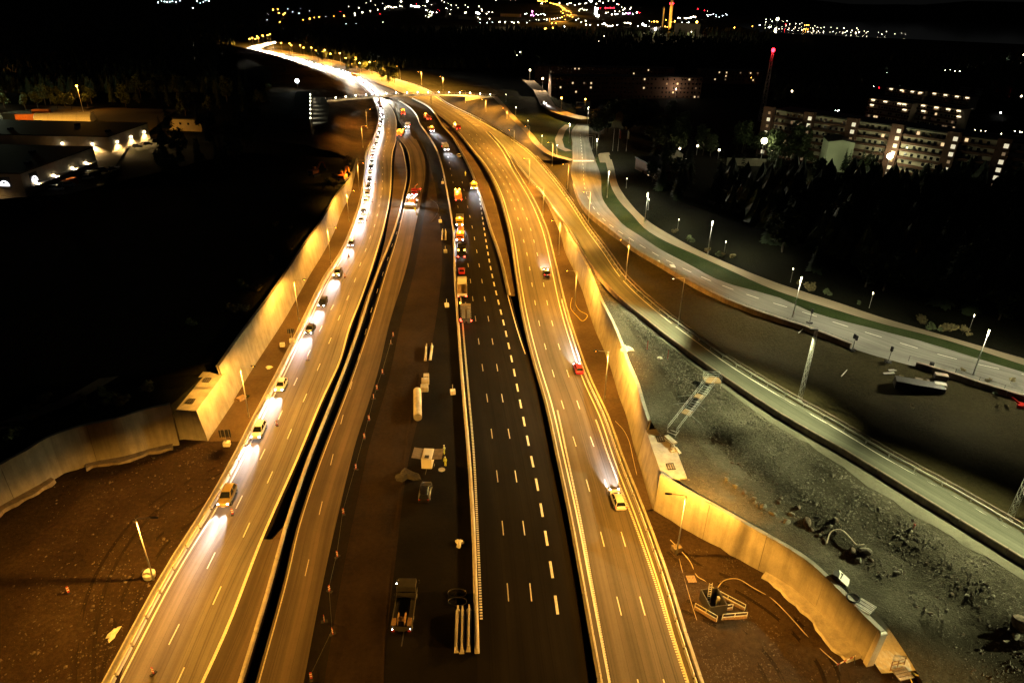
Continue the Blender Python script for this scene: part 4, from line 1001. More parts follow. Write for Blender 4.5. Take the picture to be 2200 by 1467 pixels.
# ---------------- trucks
TW = MB().lathe([(.25,-.15),(.48,-.16),(.52,-.10),(.52,.10),(.48,.16),(.25,.15)], 14, axis='Y').mesh('tyre', M['black'])
TR = MB().lathe([(.02,-.17),(.26,-.15),(.28,-.1),(.28,.1),(.26,.15),(.02,.17)], 8, axis='Y').mesh('rim', M['rim'])
def truck(p, rz, label, cabc, bed, bedc, L=9.0, lights='tail', beacons=0, cat='truck', group=None, name='truck', bedh=.6, board=False, crane=False, headlit=False):
    """lorry: cab, chassis, load bed of a kind, axles, lamps"""
    t = thing(name, label, cat, p, rz, group); hl = L/2; xc = hl-1.9
    cab = MB().loft([[Vector((xc,-1.2,.6)),Vector((xc,1.2,.6)),Vector((xc,1.2,2.75)),Vector((xc,-1.2,2.75))],[Vector((hl-.45,-1.2,.55)),Vector((hl-.45,1.2,.55)),Vector((hl-.45,1.15,2.75)),Vector((hl-.45,-1.15,2.75))],[Vector((hl,-1.12,.55)),Vector((hl,1.12,.55)),Vector((hl-.1,1.05,2.3)),Vector((hl-.1,-1.05,2.3))]])
    cab.build('cab', cabc, t, bevel=.05)
    w = MB().loft([[Vector((hl-.02,-1.0,1.5)),Vector((hl-.02,1.0,1.5)),Vector((hl-.3,.98,2.45)),Vector((hl-.3,-.98,2.45))],[Vector((hl+.03,-1.0,1.5)),Vector((hl+.03,1.0,1.5)),Vector((hl-.2,.98,2.48)),Vector((hl-.2,-.98,2.48))]]); w.build('windscreen', M['glass'], t)
    for y in (-1, 1): MB().box((hl-1.1, y*1.2, 1.9), (.85,.05,.7)).build('side_window', M['glass'], t); MB().box((hl-.25,y*1.4,2.0),(.12,.22,.5)).build('door_mirror', M['head'], t)
    MB().box((-.1,0,.75), (L-.6,.9,.28)).build('chassis', M['head'], t)
    x0, x1 = -hl, xc-.2
    if bed == 'flat':
        MB().box(((x0+x1)/2,0,1.05), (x1-x0,2.5,.16)).build('load_bed', M['wood'], t); mb = MB()
        for y in (-1.23,1.23): mb.box(((x0+x1)/2,y,1.05+bedh/2), (x1-x0,.06,bedh))
        mb.box((x0+.03,0,1.05+bedh/2), (.06,2.46,bedh)).box((x1-.03,0,1.05+bedh*.8), (.08,2.46,bedh*1.6)); mb.build('side_board', bedc, t)
    elif bed == 'tip':
        MB().loft([[Vector((x,-1.1,1.1)),Vector((x,1.1,1.1)),Vector((x,1.25,1.1+bedh)),Vector((x,1.18,1.1+bedh)),Vector((x,1.0,1.2)),Vector((x,-1.0,1.2)),Vector((x,-1.18,1.1+bedh)),Vector((x,-1.25,1.1+bedh))] for x in (x0,x1)]).build('tipper_body', bedc, t)
        MB().box((x1,0,1.1+bedh/2),(.1,2.4,bedh)).build('headboard', bedc, t)
    elif bed == 'box':
        MB().box(((x0+x1)/2,0,1.1+bedh/2), (x1-x0,2.5,bedh)).build('box_body', bedc, t, bevel=.04); MB().box((x0-.02,0,1.1+bedh/2),(.04,2.2,bedh*.9)).build('rear_door', bedc, t)
    elif bed == 'tank':
        MB().lathe([(.3,x0+.1),(1.0,x0+.3),(1.0,x1-.3),(.3,x1-.1)], 16, (0,0,2.0), axis='X').build('tank', bedc, t, smooth=False)
    for x in (hl-1.2, -hl+1.0, -hl+2.3):
        for y in (-1, 1): w_ = mobj('wheel', TW, t, (x, y*1.05, .52)); mobj('rim', TR, w_)
    for y in (-1, 1):
        MB().box((-hl-.02,y*.98,.95), (.08,.38,.20)).build('tail_light', M['e_brake'] if lights == 'tail' else M['red_plastic'], t)
        MB().ell((hl+.02,y*.9,.85), (.12,.22,.14), 8, 4).build('headlight', M['e_head'] if headlit else M['chrome'], t)
        if headlit: put_light(L_CAR, t, (hl+.3, y*.9, .95), (1,0,-.34))
    for k in range(beacons):
        y = (-.75,.75)[k] if beacons == 2 else 0
        MB().ell((xc+.9,y,2.95), (.26,.26,.26), 8, 5).build('beacon', M['e_amber'], t)
    if beacons: put_light(spotdata('beacon_light', AMBER, 4500, 178, .2, .2), t, (xc+.9,0,3.3))
    if board:
        MB().box((-hl+.2,0,3.0), (.12,2.3,2.2)).build('arrow_board', M['orange'], t); mb = MB()
        for k in range(5): mb.ell((-hl+.1,-.8+.4*k,3.3+.35*(2-abs(k-2))-.3),(.08,.15,.15),6,4)
        mb.build('arrow_lamps', M['e_amber'], t)
    if crane:
        MB().beam((xc-.5,0,1.4),(xc-.6,0,3.4),.3).beam((xc-.6,0,3.4),(x0+1,.2,3.1),.22).build('crane_arm', M['orange'], t)
    return t
WP = PC['white']
truck(bp(993,628), R(94.5), 'white flatbed lorry with pale cab roof and dark empty bed on the fresh asphalt', WP, 'flat', WP, 9.5, name='flatbed_truck')
# low loader trailer behind it
def trailer(p, rz, label):
    t = thing('low_loader', label, 'trailer', p, rz)
    mb = MB(); mb.box((0,0,.85),(8.5,2.5,.2)).box((3.6,0,1.25),(1.3,2.5,.6)).box((5.2,0,.9),(2.2,.3,.2)); mb.build('deck', M['conc_old'], t)
    for y in (-.62,.62): MB().box((-1.2,y,1.0),(6,.75,.1)).build('deck_plate', M['rim'], t); MB().box((-4.9,y,1.25),(.25,.8,1.1), M=Matrix.Rotation(.3,3,'Y')).build('loading_ramp', M['head'], t)
    for x in (-3,-1.7,-.4):
        for y in (-1,1): w_ = mobj('wheel', TW, t, (x,y*1.1,.5)); mobj('rim', TR, w_)
    for x, y, z in ((-4.4,-1.2,.95),(-4.4,-.75,.7),(-4.4,1.2,.95),(-4.4,.85,.7),(-4.3,1.35,1.3)): MB().ell((x,y,z),(.12,.17,.14),8,4).build('tail_light', M['e_brake'], t)
    MB().ell((4.3,1.3,1.7),(.15,.15,.15),8,4).build('marker_lamp', M['e_amber'], t)
    l = spotdata('tail_glow', (1,.03,.02), 260, 150, .6, .15); put_light(l, t, (-5.0,0,1.3), (-.7,.25,-.7))
    return t
trailer(bp(1001,680), R(95), 'reddish low loader trailer with red tail lights, last in the truck line')
truck(bp(992,548), R(93), 'dark works lorry with two amber lamps and red tail lights on the fresh asphalt', PC['black'], 'tip', PC['black'], 8.0, beacons=0, name='works_truck', bedh=1.0)
for y in (-.9,.9): o = MB().ell((-2.2,y,2.3),(.22,.22,.22),8,5).build('warning_lamp', M['e_amber'], [x for x in COL.objects if x.name.startswith('works_truck')][0])
truck(bp(989,512), R(272), 'orange tank lorry facing the camera with amber light on its tank', M['orange'], 'tank', M['orange'], 8.0, beacons=1, name='works_truck', headlit=True)
truck(bp(988,482), R(273), 'works lorry with glaring headlights facing the camera', M['yellow'], 'box', PC['grey'], 6.5, beacons=1, name='works_truck', headlit=True, bedh=1.6)
truck(bp(984,428), R(98), 'orange road works lorry with two amber beacons on its cab', M['orange'], 'box', M['orange'], 8.5, beacons=2, name='works_truck', bedh=1.5)
truck(bp(1017,405), R(278), 'small works lorry with amber beacon and headlights by the right barrier', M['yellow'], 'flat', PC['grey'], 6.0, beacons=1, name='works_truck', headlit=True)
truck(bp(957,322), R(284), 'floodlit white works lorry in the middle of the fresh asphalt', WP, 'box', WP, 8.0, name='works_truck', headlit=True, bedh=1.8)
truck(bp(926,282), R(288), 'works lorry with amber beacon beyond the floodlit white one', M['orange'], 'flat', PC['grey'], 8.0, beacons=1, name='works_truck', headlit=True)
truck(bp(918,257), R(113), 'lorry with red tail lights and amber beacon beyond the works lorries', PC['red'], 'tip', PC['red'], 8.5, beacons=1, name='works_truck', bedh=1.2)
truck(bp(861,292), R(85), 'amber-lit warning lorry with arrow board where the ramp splits off', M['orange'], 'box', M['yellow'], 7.0, beacons=2, name='warning_truck', board=True, bedh=1.2)
truck(bp(866,246), R(100), 'far amber-lit warning lorry with arrow board', M['orange'], 'flat', M['orange'], 7.0, beacons=2, name='warning_truck', board=True)
truck(bp(876,274), R(272), 'white works van-like lorry with headlights on at the work area entrance', WP, 'box', WP, 6.0, name='works_truck', headlit=True, bedh=1.3)
truck(bp(981,278), R(112), 'lorry glaring with white work lamps and red tail lights on the right carriageway', WP, 'box', PC['red'], 7.5, beacons=1, name='works_truck', bedh=1.6)
truck(bp(764,167), R(320), 'amber glowing lorry with beacon in the far traffic jam', M['orange'], 'box', M['yellow'], 9, beacons=2, name='warning_truck', headlit=True, board=True, bedh=1.8)
# flatbed with cable reel near the camera
tr = truck(bp(871,1316), R(91), 'parked flatbed lorry with reel and crates on its rear, lamps glinting, bottom of picture', M['head'], 'flat', M['head'], 7.0, lights='dim', name='flatbed_truck')
[setattr(o, 'data', (lambda m: (m.materials.__setitem__(0, M['head']), m)[1])(o.data.copy())) for o in tr.children if o.name.startswith('load_bed')]
MB().lathe([(.75,-.45),(.75,-.38),(.3,-.36),(.3,.36),(.75,.38),(.75,.45)], 16, (-2.6,0,1.95), axis='Y').build('cable_reel', M['wood'], tr)
MB().box((-2.8,-.95,1.5),(1.0,.5,.7)).box((-2.8,.95,1.45),(1.0,.5,.6)).build('crate_pair', M['wood'], tr)
for p in ((-3.5,-1.1,1.3),(-3.5,1.05,1.2),(2.4,1.3,2.5)): MB().ell(p,(.06,.06,.06),6,4).build('marker_lamp', M['e_white'], tr)
MB().beam((-3.5,-.3,.8),(-5.3,-.25,.5),.12).build('tow_bar', M['head'], tr)
# ---------------- paving machine with work floodlights on the ramp
t = thing('paving_machine', 'floodlit white and orange paving machine crew on the dusty ramp', 'paver', bp(884,442), R(268))
MB().box((0,0,1.2),(5.0,2.4,1.1)).build('hopper_body', M['orange'], t, bevel=.06); MB().box((2.8,0,.9),(1.6,2.9,.9),top=1.2).build('hopper', M['steel'], t); MB().box((-2.9,0,.6),(.9,4.2,.6)).build('screed', M['head'], t)
MB().box((-.6,0,3.1),(2.6,2.5,.12)).build('canopy', WP, t); mb = MB()
for x in (-1.7,.5):
    for y in (-1.1,1.1): mb.beam((x,y,1.7),(x,y,3.05),.07)
mb.build('canopy_frame', M['head'], t)
for y in (-.95,.95): MB().box((0,y,.45),(4.4,.5,.9)).build('crawler_track', M['black'], t, bevel=.12)
for x, y in ((1.0,-1.1),(1.0,1.1),(-1.9,-1.1),(-1.9,1.1)): MB().ell((x,y,3.3),(.3,.3,.22),8,4).build('work_lamp', M['e_white'], t)
put_light(spotdata('work_light', (1,.99,.95), 16000, 130, .6, .3), t, (2.0,0,3.6), (.8,0,-.6))
put_light(spotdata('work_light_side', (.95,1,1), 6000, 84, .6, .3), t, (-1.5,1.2,3.8), (-.2,1,-.62))
put_light(spotdata('work_light_side', (.95,1,1), 6000, 84, .6, .3), t, (-1.5,-1.2,3.8), (-.2,-1,-.62))
truck(bp(894,417), R(268), 'red crane lorry standing behind the paving machine', PC['red'], 'tip', PC['red'], 8.0, name='works_truck', crane=True, headlit=True)
# ---------------- excavators on the left slope
def excavator(p, rz, label, s=1.0):
    t = thing('excavator', label, 'excavator', p, rz, 'orange excavators beyond the left wall'); t.scale = (s,s,s)
    for y in (-1.1,1.1): MB().box((0,y,.45),(4.0,.6,.9)).build('crawler_track', M['black'], t, bevel=.15)
    MB().box((-.5,0,1.7),(3.4,2.6,1.3)).build('house', M['orange'], t, bevel=.08); MB().box((-1.9,0,1.7),(.7,2.5,1.2)).build('counterweight', M['head'], t, bevel=.1)
    c = MB().box((.7,.8,2.4),(1.4,1.0,1.6),top=.85).build('cab', M['orange'], t, bevel=.05); MB().box((1.2,.8,2.55),(.6,.8,1.0)).build('window', M['glass'], c)
    MB().beam((1.0,-.2,2.0),(3.2,-.2,4.6),.45).beam((3.2,-.2,4.6),(4.6,-.2,4.3),.4).build('boom', M['orange'], t); MB().beam((4.6,-.2,4.4),(5.6,-.2,2.0),.34).build('dipper_arm', M['orange'], t)
    MB().loft([[Vector((5.2,-.75,1.9)),Vector((6.2,-.75,1.9)),Vector((6.0,-.75,1.0)),Vector((5.3,-.75,1.1))],[Vector((5.2,.35,1.9)),Vector((6.2,.35,1.9)),Vector((6.0,.35,1.0)),Vector((5.3,.35,1.1))]]).build('bucket', M['head'], t)
    return t
excavator(bp(738,388,5), R(80), 'orange excavator standing close to the far end of the left wall')
excavator(bp(677,378,6), R(60), 'orange excavator with raised arm up the slope, further left')
# ================================================================== things on the building site
def marker(p, label, group, mesh=None):
    t = thing('marker_post', label, 'marker post', p, rng.uniform(0,6), group)
    mobj('post', MK['post'], t); mobj('reflective_band', MK['band'], t); mobj('rubber_foot', MK['foot'], t); return t
MK = dict(post=MB().box((0,0,.6),(.06,.26,1.0)).mesh('post', M['red_plastic']), band=MB().box((0,0,.5),(.075,.27,.14)).box((0,0,.85),(.075,.27,.14)).mesh('reflective_band', M['white_plastic']), foot=MB().box((0,0,.06),(.8,.4,.12)).mesh('rubber_foot', M['black'], bevel=.03))
for (u, v, lab) in [(330,1447,'marker post on the left carriageway lane line at the bottom edge'),(500,1105,'marker post just ahead of the tan off-roader'),(595,914,'marker post ahead of the white hatchback, on the lane line'),(661,774,'marker post on the lane line between white and black cars'),(741,596,'marker post beside the dark grey off-roader'),(749,551,'marker post with frame in the hatchback headlight pool'),(788,474,'marker post beside the silver saloon'),(800,434,'marker post right of the white off-roader'),(806,396,'marker post right of the packed queue')]:
    marker(bp(u, v), lab, 'red and white marker posts on the lane line')
ws = [(669,1458),(697,1335),(715,1362),(708,1270),(725,1196),(738,1104),(765,1008),(783,942),(793,903),(803,857),(810,837),(822,803),(840,740),(845,723)]
for u, v in ws: marker(bp(u, v), 'red marker post along the edge between dusty ramp and work area', 'red marker posts along the work area')
tag(MB().tube([bp(u, v)+Vector((0,0,.75)) for u, v in sorted(ws, key=lambda q: -q[1]) if (u,v) not in ((697,1335),(803,857),(840,740))], .018, 4).build('barrier_rope', M['head']), 'thin rope strung along the red marker posts of the work area', 'rope')
# red and white roadside markers on the left dirt and by the parapet
marker(bp(148,1273), 'lone red marker post on the dark dirt, lower left', None)
marker(bp(1960,1140,8.6), 'pinkish marker stuck in the crushed rock slope', None)
def sign_stand(p, label):
    t = thing('sign_stand', label, 'sign stand', p, rng.uniform(0,3)); MB().tube([(0,0,0),(0,0,2.0)], .05, 6).build('post', M['red_plastic'], t); MB().beam((-.6,0,.06),(.6,0,.06),.1).beam((0,-.6,.06),(0,.6,.06),.1).build('cross_foot', M['head'], t)
zz = lambda p: p
def slope_z(u, v):
    """height of the rock slope seen at this picture point"""
    d = CROT @ Vector(((u-1100.0)/F, (733.5-v)/F, -1.0)); best = None
    for z10 in range(0, 100):
        z = 10-z10*.1; p = bp(u, v, z)
        g = slope_at(p.x, p.y)
        if g is not None and z <= g: return Vector((p.x, p.y, g))
    return bp(u, v, 6)
FL = [q for L_ in lines for q in L_]
def slope_at(x, y):
    b = min(FL, key=lambda q: (q.x-x)**2+(q.y-y)**2)
    return b.z if (b.x-x)**2+(b.y-y)**2 < 25 else None
sign_stand(slope_z(1390,752), 'red sign stand on cross foot nearest the rock pile tip'); sign_stand(slope_z(1434,772), 'red sign stand on cross foot closest to the slip road parapet')
def heap(p, label, name, cat, mt, r, seed, lumps=7):
    """crumpled sheet or bag: uneven overlapping folds in one skin"""
    rr = random.Random(seed); mb = MB(); n_, m_ = 14, 6; ringsv = []
    for i in range(m_+1):
        f = i/m_; ring = []
        for k in range(n_):
            a = 2*math.pi*k/n_; q = (1-f)**.6*(1+.28*math.sin(3*a+seed)+.2*math.sin(5*a+seed*2)+rr.uniform(-.1,.1))
            ring.append(Vector((r[0]*q*math.cos(a), r[1]*q*math.sin(a), r[2]*(f**.8)*(1+rr.uniform(-.15,.15)))))
        ringsv.append(ring)
    mb.loft(ringsv); o = mb.build(name, mt); o.location = p; return tag(o, label, cat)
heap(slope_z(1346,750), 'crumpled white tarpaulin lying above the right retaining wall', 'tarpaulin', 'tarpaulin', M['tarp'], (1.3,1.6,.5), 2)
heap(slope_z(1417,770), 'small white bag by the sign stands', 'bag', 'bag', M['tarp'], (.6,.4,.3), 4)
t = thing('pallet_load', 'dark stacked load half covered by a white sheet on the gravel bench', 'pallet load', slope_z(1800,1246), R(-40))
MB().box((0,0,.12),(1.6,1.2,.2)).build('pallet', M['wood'], t); MB().box((-.2,0,.55),(1.1,1.1,.7)).build('load', M['head'], t, bevel=.05); MB().loft([[Vector((.1,-.7,.95)),Vector((.9,-.7,.5)),Vector((1.3,-.6,.25))],[Vector((.0,.1,1.0)),Vector((.8,.1,.6)),Vector((1.25,.1,.3))],[Vector((-.3,.75,.98)),Vector((.6,.8,.5)),Vector((1.1,.8,.26))],[Vector((-.3,.75,.93)),Vector((.6,.8,.45)),Vector((1.1,.8,.2))]],close=False,cap=False).build('cover_sheet', M['tarp'], t)
t = thing('pipe_bundle', 'pile of pale pipes and black drain coils on the gravel bench', 'pipes', slope_z(1858,1306), R(-50))
for k in range(7): MB().tube([(-.9,-.9+.28*k,.2+.1*(k%2)),(.9,-.9+.28*k,.25)],.11,7).build('pipe', M['white_plastic'], t)
MB().tube([(-1.5+.7*math.cos(a),.8*math.sin(a),.15+a*.02) for a in [i*.5 for i in range(28)]], .08, 6).build('drain_coil', M['black'], t)
def hose(pts, label, mt, r=.05, name='hose', cat='hose'):
    q = []
    for i in range(len(pts)-1):
        p0, p1, p2, p3 = pts[max(0,i-1)], pts[i], pts[i+1], pts[min(len(pts)-1,i+2)]
        for k in range(6):
            s = k/6; q.append(.5*((2*p1)+(p2-p0)*s+(2*p0-5*p1+4*p2-p3)*s*s+(3*p1-p0-3*p2+p3)*s**3))
    q.append(pts[-1]); return tag(MB().tube([p+Vector((0,0,r)) for p in q], r, 5).build(name, mt, smooth=True), label, cat)
hose([slope_z(*q)+Vector((0,0,.3)) for q in ((1774,1172),(1780,1155),(1795,1143),(1810,1146),(1822,1165),(1838,1177),(1855,1174))], 'pale hose curling over the boulders at the foot of the rock slope', M['hose_w'], .09)
hose([bp(*q) for q in ((1440,1160),(1480,1203),(1495,1235),(1514,1248),(1525,1258))], 'pale hose running from the lamp post base to the cage', M['hose_w'], .06)
hose([bp(*q) for q in ((1540,1265),(1556,1247),(1585,1244),(1617,1262),(1660,1288),(1700,1328),(1745,1378),(1800,1427))], 'long pale hose looping over the dark dirt to the wing wall end', M['hose_w'], .06)
hose([bp(*q) for q in ((1459,1200),(1468,1235),(1478,1270),(1490,1310),(1497,1332))], 'thin cable lying straight along the right barrier', M['hose_w'], .035, 'cable', 'cable')
ring = [bp(1975+17*math.cos(a)*(1+.05*i/9), 1433+18*math.sin(a)*(1+.04*math.sin(i)), .6) for i, a in enumerate([k*.45 for k in range(40)])]
hose(ring+[bp(1955,1452,.4),bp(1975,1490,.2)], 'yellow hose coil lying beside the white sheet, lower right', M['hose_y'], .075, 'hose_coil')
hose([bp(*q) for q in ((1229,640),(1226,662),(1240,680),(1252,690),(1262,678),(1246,668),(1237,655),(1236,640))], 'yellow cable loops at the foot of a right-hand lamp post', M['hose_y'], .06, 'cable', 'cable')
hose([bp(*q) for q in ((1322,905),(1340,925),(1352,950),(1360,985),(1368,1020))], 'pale cable on the verge below the right retaining wall', M['hose_w'], .05, 'cable', 'cable')
hose([bp(2010,1065,8.8)]+[bp(*q,8.2) for q in ((2040,1068),(2080,1083),(2120,1102),(2150,1116))], 'greenish cable from the guard rail to the right-edge lattice mast', M['hose_w'], .05, 'cable', 'cable')
hose([bp(*q) for q in ((925,430),(938,438),(942,452),(934,468),(925,478))], 'black cable curling across the floodlit work area', M['black'], .08, 'cable', 'cable')
# white sheet on the slope behind the wing wall, pleated
nG = len(RG_foot); og = offset(RG_foot, 1.0); BT = []
for i in range(14):
    f = i/13; k_ = nG-14+i; p = RG_foot[k_]; q = p+(p-og[k_])*(1.1 if i < 13 else .7); q.z = .35+(RG_h[k_]-.6)*(1-f**1.5); BT.append(q)
BT.append(BT[-1]+Vector((.3,-1.6,-.1)))
TP = resample_n([RG_top[-15]+Vector((0,0,-.2))]+[q+Vector((.25,0,.12)) for q in SHT[:4]], 15)
pl = [[a.lerp(b, j/6)+Vector((0,0,(.10 if i % 2 else -.05)*math.sin(math.pi*j/6))) for j in range(7)] for i, (a, b) in enumerate(zip(BT, TP))]
mb = MB().loft(pl, close=False, cap=False); tag(mb.build('slope_sheet', M['tarp']), 'white pleated sheet draped down the slope behind the wing wall end', 'sheet')
# timber platform at the sheet's foot
t = thing('timber_platform', 'small timber platform with railing at the foot of the white sheet', 'platform', bp(1937,1450,.6), R(15))
for k in range(4): MB().box((0,-.6+.4*k,.35),(1.9,.34,.1)).build('plank', M['wood'], t)
mb = MB()
for x in (-.9,0,.9): mb.beam((x,.8,0),(x,.9,1.5),.09)
mb.beam((-.9,.88,1.45),(.9,.88,1.45),.08).beam((-.9,.85,.9),(.9,.85,.9),.08); mb.build('railing', M['wood'], t)
t = thing('red_barrier', 'red and white striped plank barrier at the bottom near the wing wall foot', 'barrier', bp(1815,1428), R(25))
for k in range(6): MB().box((-1.25+.5*k,0,.85),(.48,.05,.2)).build('stripe', M['red_plastic'] if k % 2 == 0 else M['white_plastic'], t)
mb = MB()
for x in (-1.2,1.2): mb.beam((x,-.35,0),(x,0,.95),.07).beam((x,.35,0),(x,0,.95),.07)
mb.build('trestle', M['head'], t)
t = thing('beam', 'pale timber beam lying beside the brick pallet in the lower right corner', 'beam', bp(2068,1452,.5), R(-38)); MB().box((0,-.18,.2),(4.4,.3,.3)).box((0,.18,.2),(4.4,.3,.3)).build('beam_pair', M['white_plastic'], t)
t = thing('brick_pallet', 'pallet of orange bricks with pale boards on top, lower right', 'pallet load', bp(2056,1432,.6), R(-12)); MB().box((0,0,.08),(1.5,1.0,.16)).build('pallet', M['wood'], t)
BR = MB().box((0,0,0),(.34,.3,.22)).mesh('brick', M['orange'])
for i in range(4):
    for j in range(3):
        for k in range(2): mobj('brick', BR, t, (-.54+.36*i,-.32+.32*j,.28+.24*k))
MB().box((.1,.1,.72),(1.1,.14,.08)).box((.15,.5,.74),(.9,.14,.08)).build('board', M['white_plastic'], t)
# stair tower: scaffold stair down the rock slope
sa, sb = slope_z(1441,940), slope_z(1527,832)
t = thing('scaffold_stair', 'scaffold stair with railings climbing the crushed rock slope', 'stair', sa); d = sb-sa; d.z += .6; n_ = Vector((d.y,-d.x,0)).normalized()
for s_ in (-.75,.75):
    MB().beam(n_*s_+Vector((0,0,.3)), d+n_*s_+Vector((0,0,.3)), .09,.16).build('stringer', M['steel'], t)
    mb = MB()
    for h in (.75,1.3): mb.tube([n_*s_+Vector((0,0,h+.3)), d+n_*s_+Vector((0,0,h+.3))], .032, 5)
    for f in [i/9 for i in range(10)]: mb.tube([d*f+n_*s_, d*f+n_*s_+Vector((0,0,1.6))], .03, 5)
    mb.build('railing', M['steel'], t)
for i in range(24): MB().beam(d*(i/24)-n_*.7+Vector((0,0,.38)), d*(i/24)+n_*.7+Vector((0,0,.38)), .2,.04).build('tread', M['steel'], t)
for f in (.36,.66): MB().box(d*f+Vector((0,0,.55)),(1.6,1.5,.08),rz=math.atan2(d.y,d.x)).build('landing', M['wood'], t)
mb = MB()
for sx in (-1.4,1.4):
    for sy in (-1.0,1.0):
        q = d+Vector((sx,sy,0)); mb.tube([q+Vector((0,0,-.6)), q+Vector((0,0,1.7))], .032, 5)
for h in (.7,1.15,1.6):
    for a, b in (((-1.4,-1),(-1.4,1)),((-1.4,1),(1.4,1)),((1.4,1),(1.4,-1))): mb.tube([d+Vector((*a,h)), d+Vector((*b,h))], .03, 5)
mb.build('top_railing', M['steel'], t); MB().box(d+Vector((0,0,.42)),(2.9,2.1,.1)).build('top_platform', M['wood'], t)
for f, s_ in ((.45,-1),(.6,-1),(.5,1),(.3,1)): MB().tube([d*f+n_*s_*.75+Vector((0,0,1.2)), d*f+n_*s_*3.4+Vector((0,0,-.1))], .028, 5).build('brace', M['steel'], t)
MB().box((-.4,-1.4,.15),(.9,2.4,.25),rz=.45).build('foot_slab', M['conc_bar'], t)
heap(slope_z(1447,968), 'pile of grey rubble at the foot of the scaffold stair', 'rubble_pile', 'rubble', M['conc_bar'], (1.0,1.3,.7), 9)
# railings and cage on the dirt, lower right
def rail_frame(p, rz, label, L=3.2, box=True, tiltx=0.0):
    t = thing('railing_unit', label, 'railing', p, rz); mb = MB()
    for h in (.55,1.1): mb.tube([(-L/2,0,h),(L/2,0,h)], .045, 6)
    for x in (-L/2,0,L/2): mb.tube([(x,0,.1),(x,0,1.1)], .045, 6)
    mb.build('rail_frame', M['white_plastic'], t); MB().box((0,0,.22),(L,.12,.4)).build('kick_board', M['wood'], t)
    if tiltx: t.rotation_euler = (tiltx,0,rz)
    return t
rail_frame(bp(1577,1330), R(7), 'bright yellow-lit railing unit with toe board lying apart on the dirt')
rail_frame(bp(1548,1315), R(14), 'railing unit at the front of the dark trench box'); rail_frame(bp(1515,1322), R(-40), 'railing unit leaning left of the trench box',3.0); rail_frame(bp(1562,1292), R(-38), 'long railing unit at the back right of the trench box',4.6)
t = thing('trench_box', 'dark steel trench box with pale ladder between the railing units', 'trench box', bp(1530,1304), R(10))
for x, y, w, l_ in ((-1.1,0,.12,3.0),(1.1,0,.12,3.0)): MB().box((x,y,.9),(w,l_,1.8)).build('side_panel', M['head'], t)
MB().box((0,-1.4,.9),(2.1,.1,1.8)).build('end_panel', M['head'], t); MB().box((0,1.4,.9),(2.1,.1,1.8)).build('end_panel', M['head'], t); mb = MB()
for s_ in (-.2,.2): mb.beam((s_-.3,.6,.2),(s_-.1,1.2,3.0),.07)
for k in range(8): mb.beam((-.5+.025*k,.65+.07*k,.5+.33*k),(-.1+.025*k,.65+.07*k,.5+.33*k),.05)
mb.build('ladder', M['white_plastic'], t); MB().box((.5,-.2,1.0),(.3,.4,1.9)).build('pump', M['conc_bar'], t)
def pallet(p, rz, label):
    t = thing('pallet', label, 'pallet', p, rz)
    for k in range(6): MB().box((-.5+.2*k,0,.16),(.14,1.2,.04)).build('slat', M['wood'], t)
    for y in (-.5,0,.5): MB().box((0,y,.07),(1.15,.1,.13)).build('bearer', M['wood'], t)
pallet(bp(1485,1245), R(4), 'empty timber pallet beside the right barrier'); 
def blockbox(p, rz, label, s=(1.0,1.0,.8), name='concrete_block', cat='concrete block', mt=None, lug=True):
    t = thing(name, label, cat, p, rz); MB().box((0,0,s[2]/2),s).build('block', mt or M['conc_bar'], t, bevel=.06)
    if lug: MB().tube([(-.15,0,s[2]-.02),(-.1,0,s[2]+.18),(.1,0,s[2]+.18),(.15,0,s[2]-.02)],.025,5).build('lifting_eye', M['steel'], t)
    return t
blockbox(bp(1453,1182), R(20), 'dark concrete block standing by the lamp post at the right dirt', (1.3,1.0,.8), mt=M['conc_old'])
t = thing('electrical_box', 'round pale cable bag leaning on the near left lamp post', 'cable bag', bp(322,1240), 0); MB().lathe([(.3,0),(.75,.15),(.8,.8),(.5,1.15),(.2,1.2)],12).build('bag', M['tarp'], t); MB().box((-.6,.1,.6),(.5,.6,1.1)).build('cabinet', M['head'], t)
heap(bp(243,1362), 'white crumpled sheet lying on the dirt beside the left barrier', 'sheet', 'sheet', M['tarp'], (.5,1.1,.35), 11)
def back_sign(p, rz, label, w, h, box=True):
    t = thing('portable_sign', label, 'sign', p, rz)
    MB().tube([(0,0,.3),(0,0,3.2)], .05, 6).build('post', M['steel'], t); mb = MB(); MB().box((0,.05,3.2-h/2),(w,.05,h)).build('panel', M['head'], t)
    for x in (-w/3,0,w/3): mb.box((x,0,3.2-h/2),(.05,.06,h))
    mb.build('panel_rib', M['steel'], t); MB().box((0,0,.4),(1.1,.9,.8)).build('ballast_box', M['white_plastic'], t, bevel=.05)
back_sign(bp(488,957), R(8), 'portable sign seen from behind on a ballast box, left verge', 1.9, 1.5); back_sign(bp(628,735), R(8), 'small portable sign seen from behind beside the black estate', 1.5, 1.0)
blockbox(bp(607,744), R(10), 'white equipment box on the left verge', (1.0,.8,.8), 'equipment_box', 'box', M['white_plastic'])
heap(bp(578,790), 'small pale sack on the left verge', 'sack', 'sack', M['tarp'], (.6,.5,.5), 6)
t = thing('timber_crate', 'open timber crate with green foil leaning at the left wall', 'crate', bp(519,858), R(60)); MB().box((0,0,.3),(1.6,1.0,.6)).build('crate_box', M['wood'], t); heap_m = MB().ell((1.0,-.2,.2),(.7,.5,.25),8,4).build('green_foil', M['grass'], t)
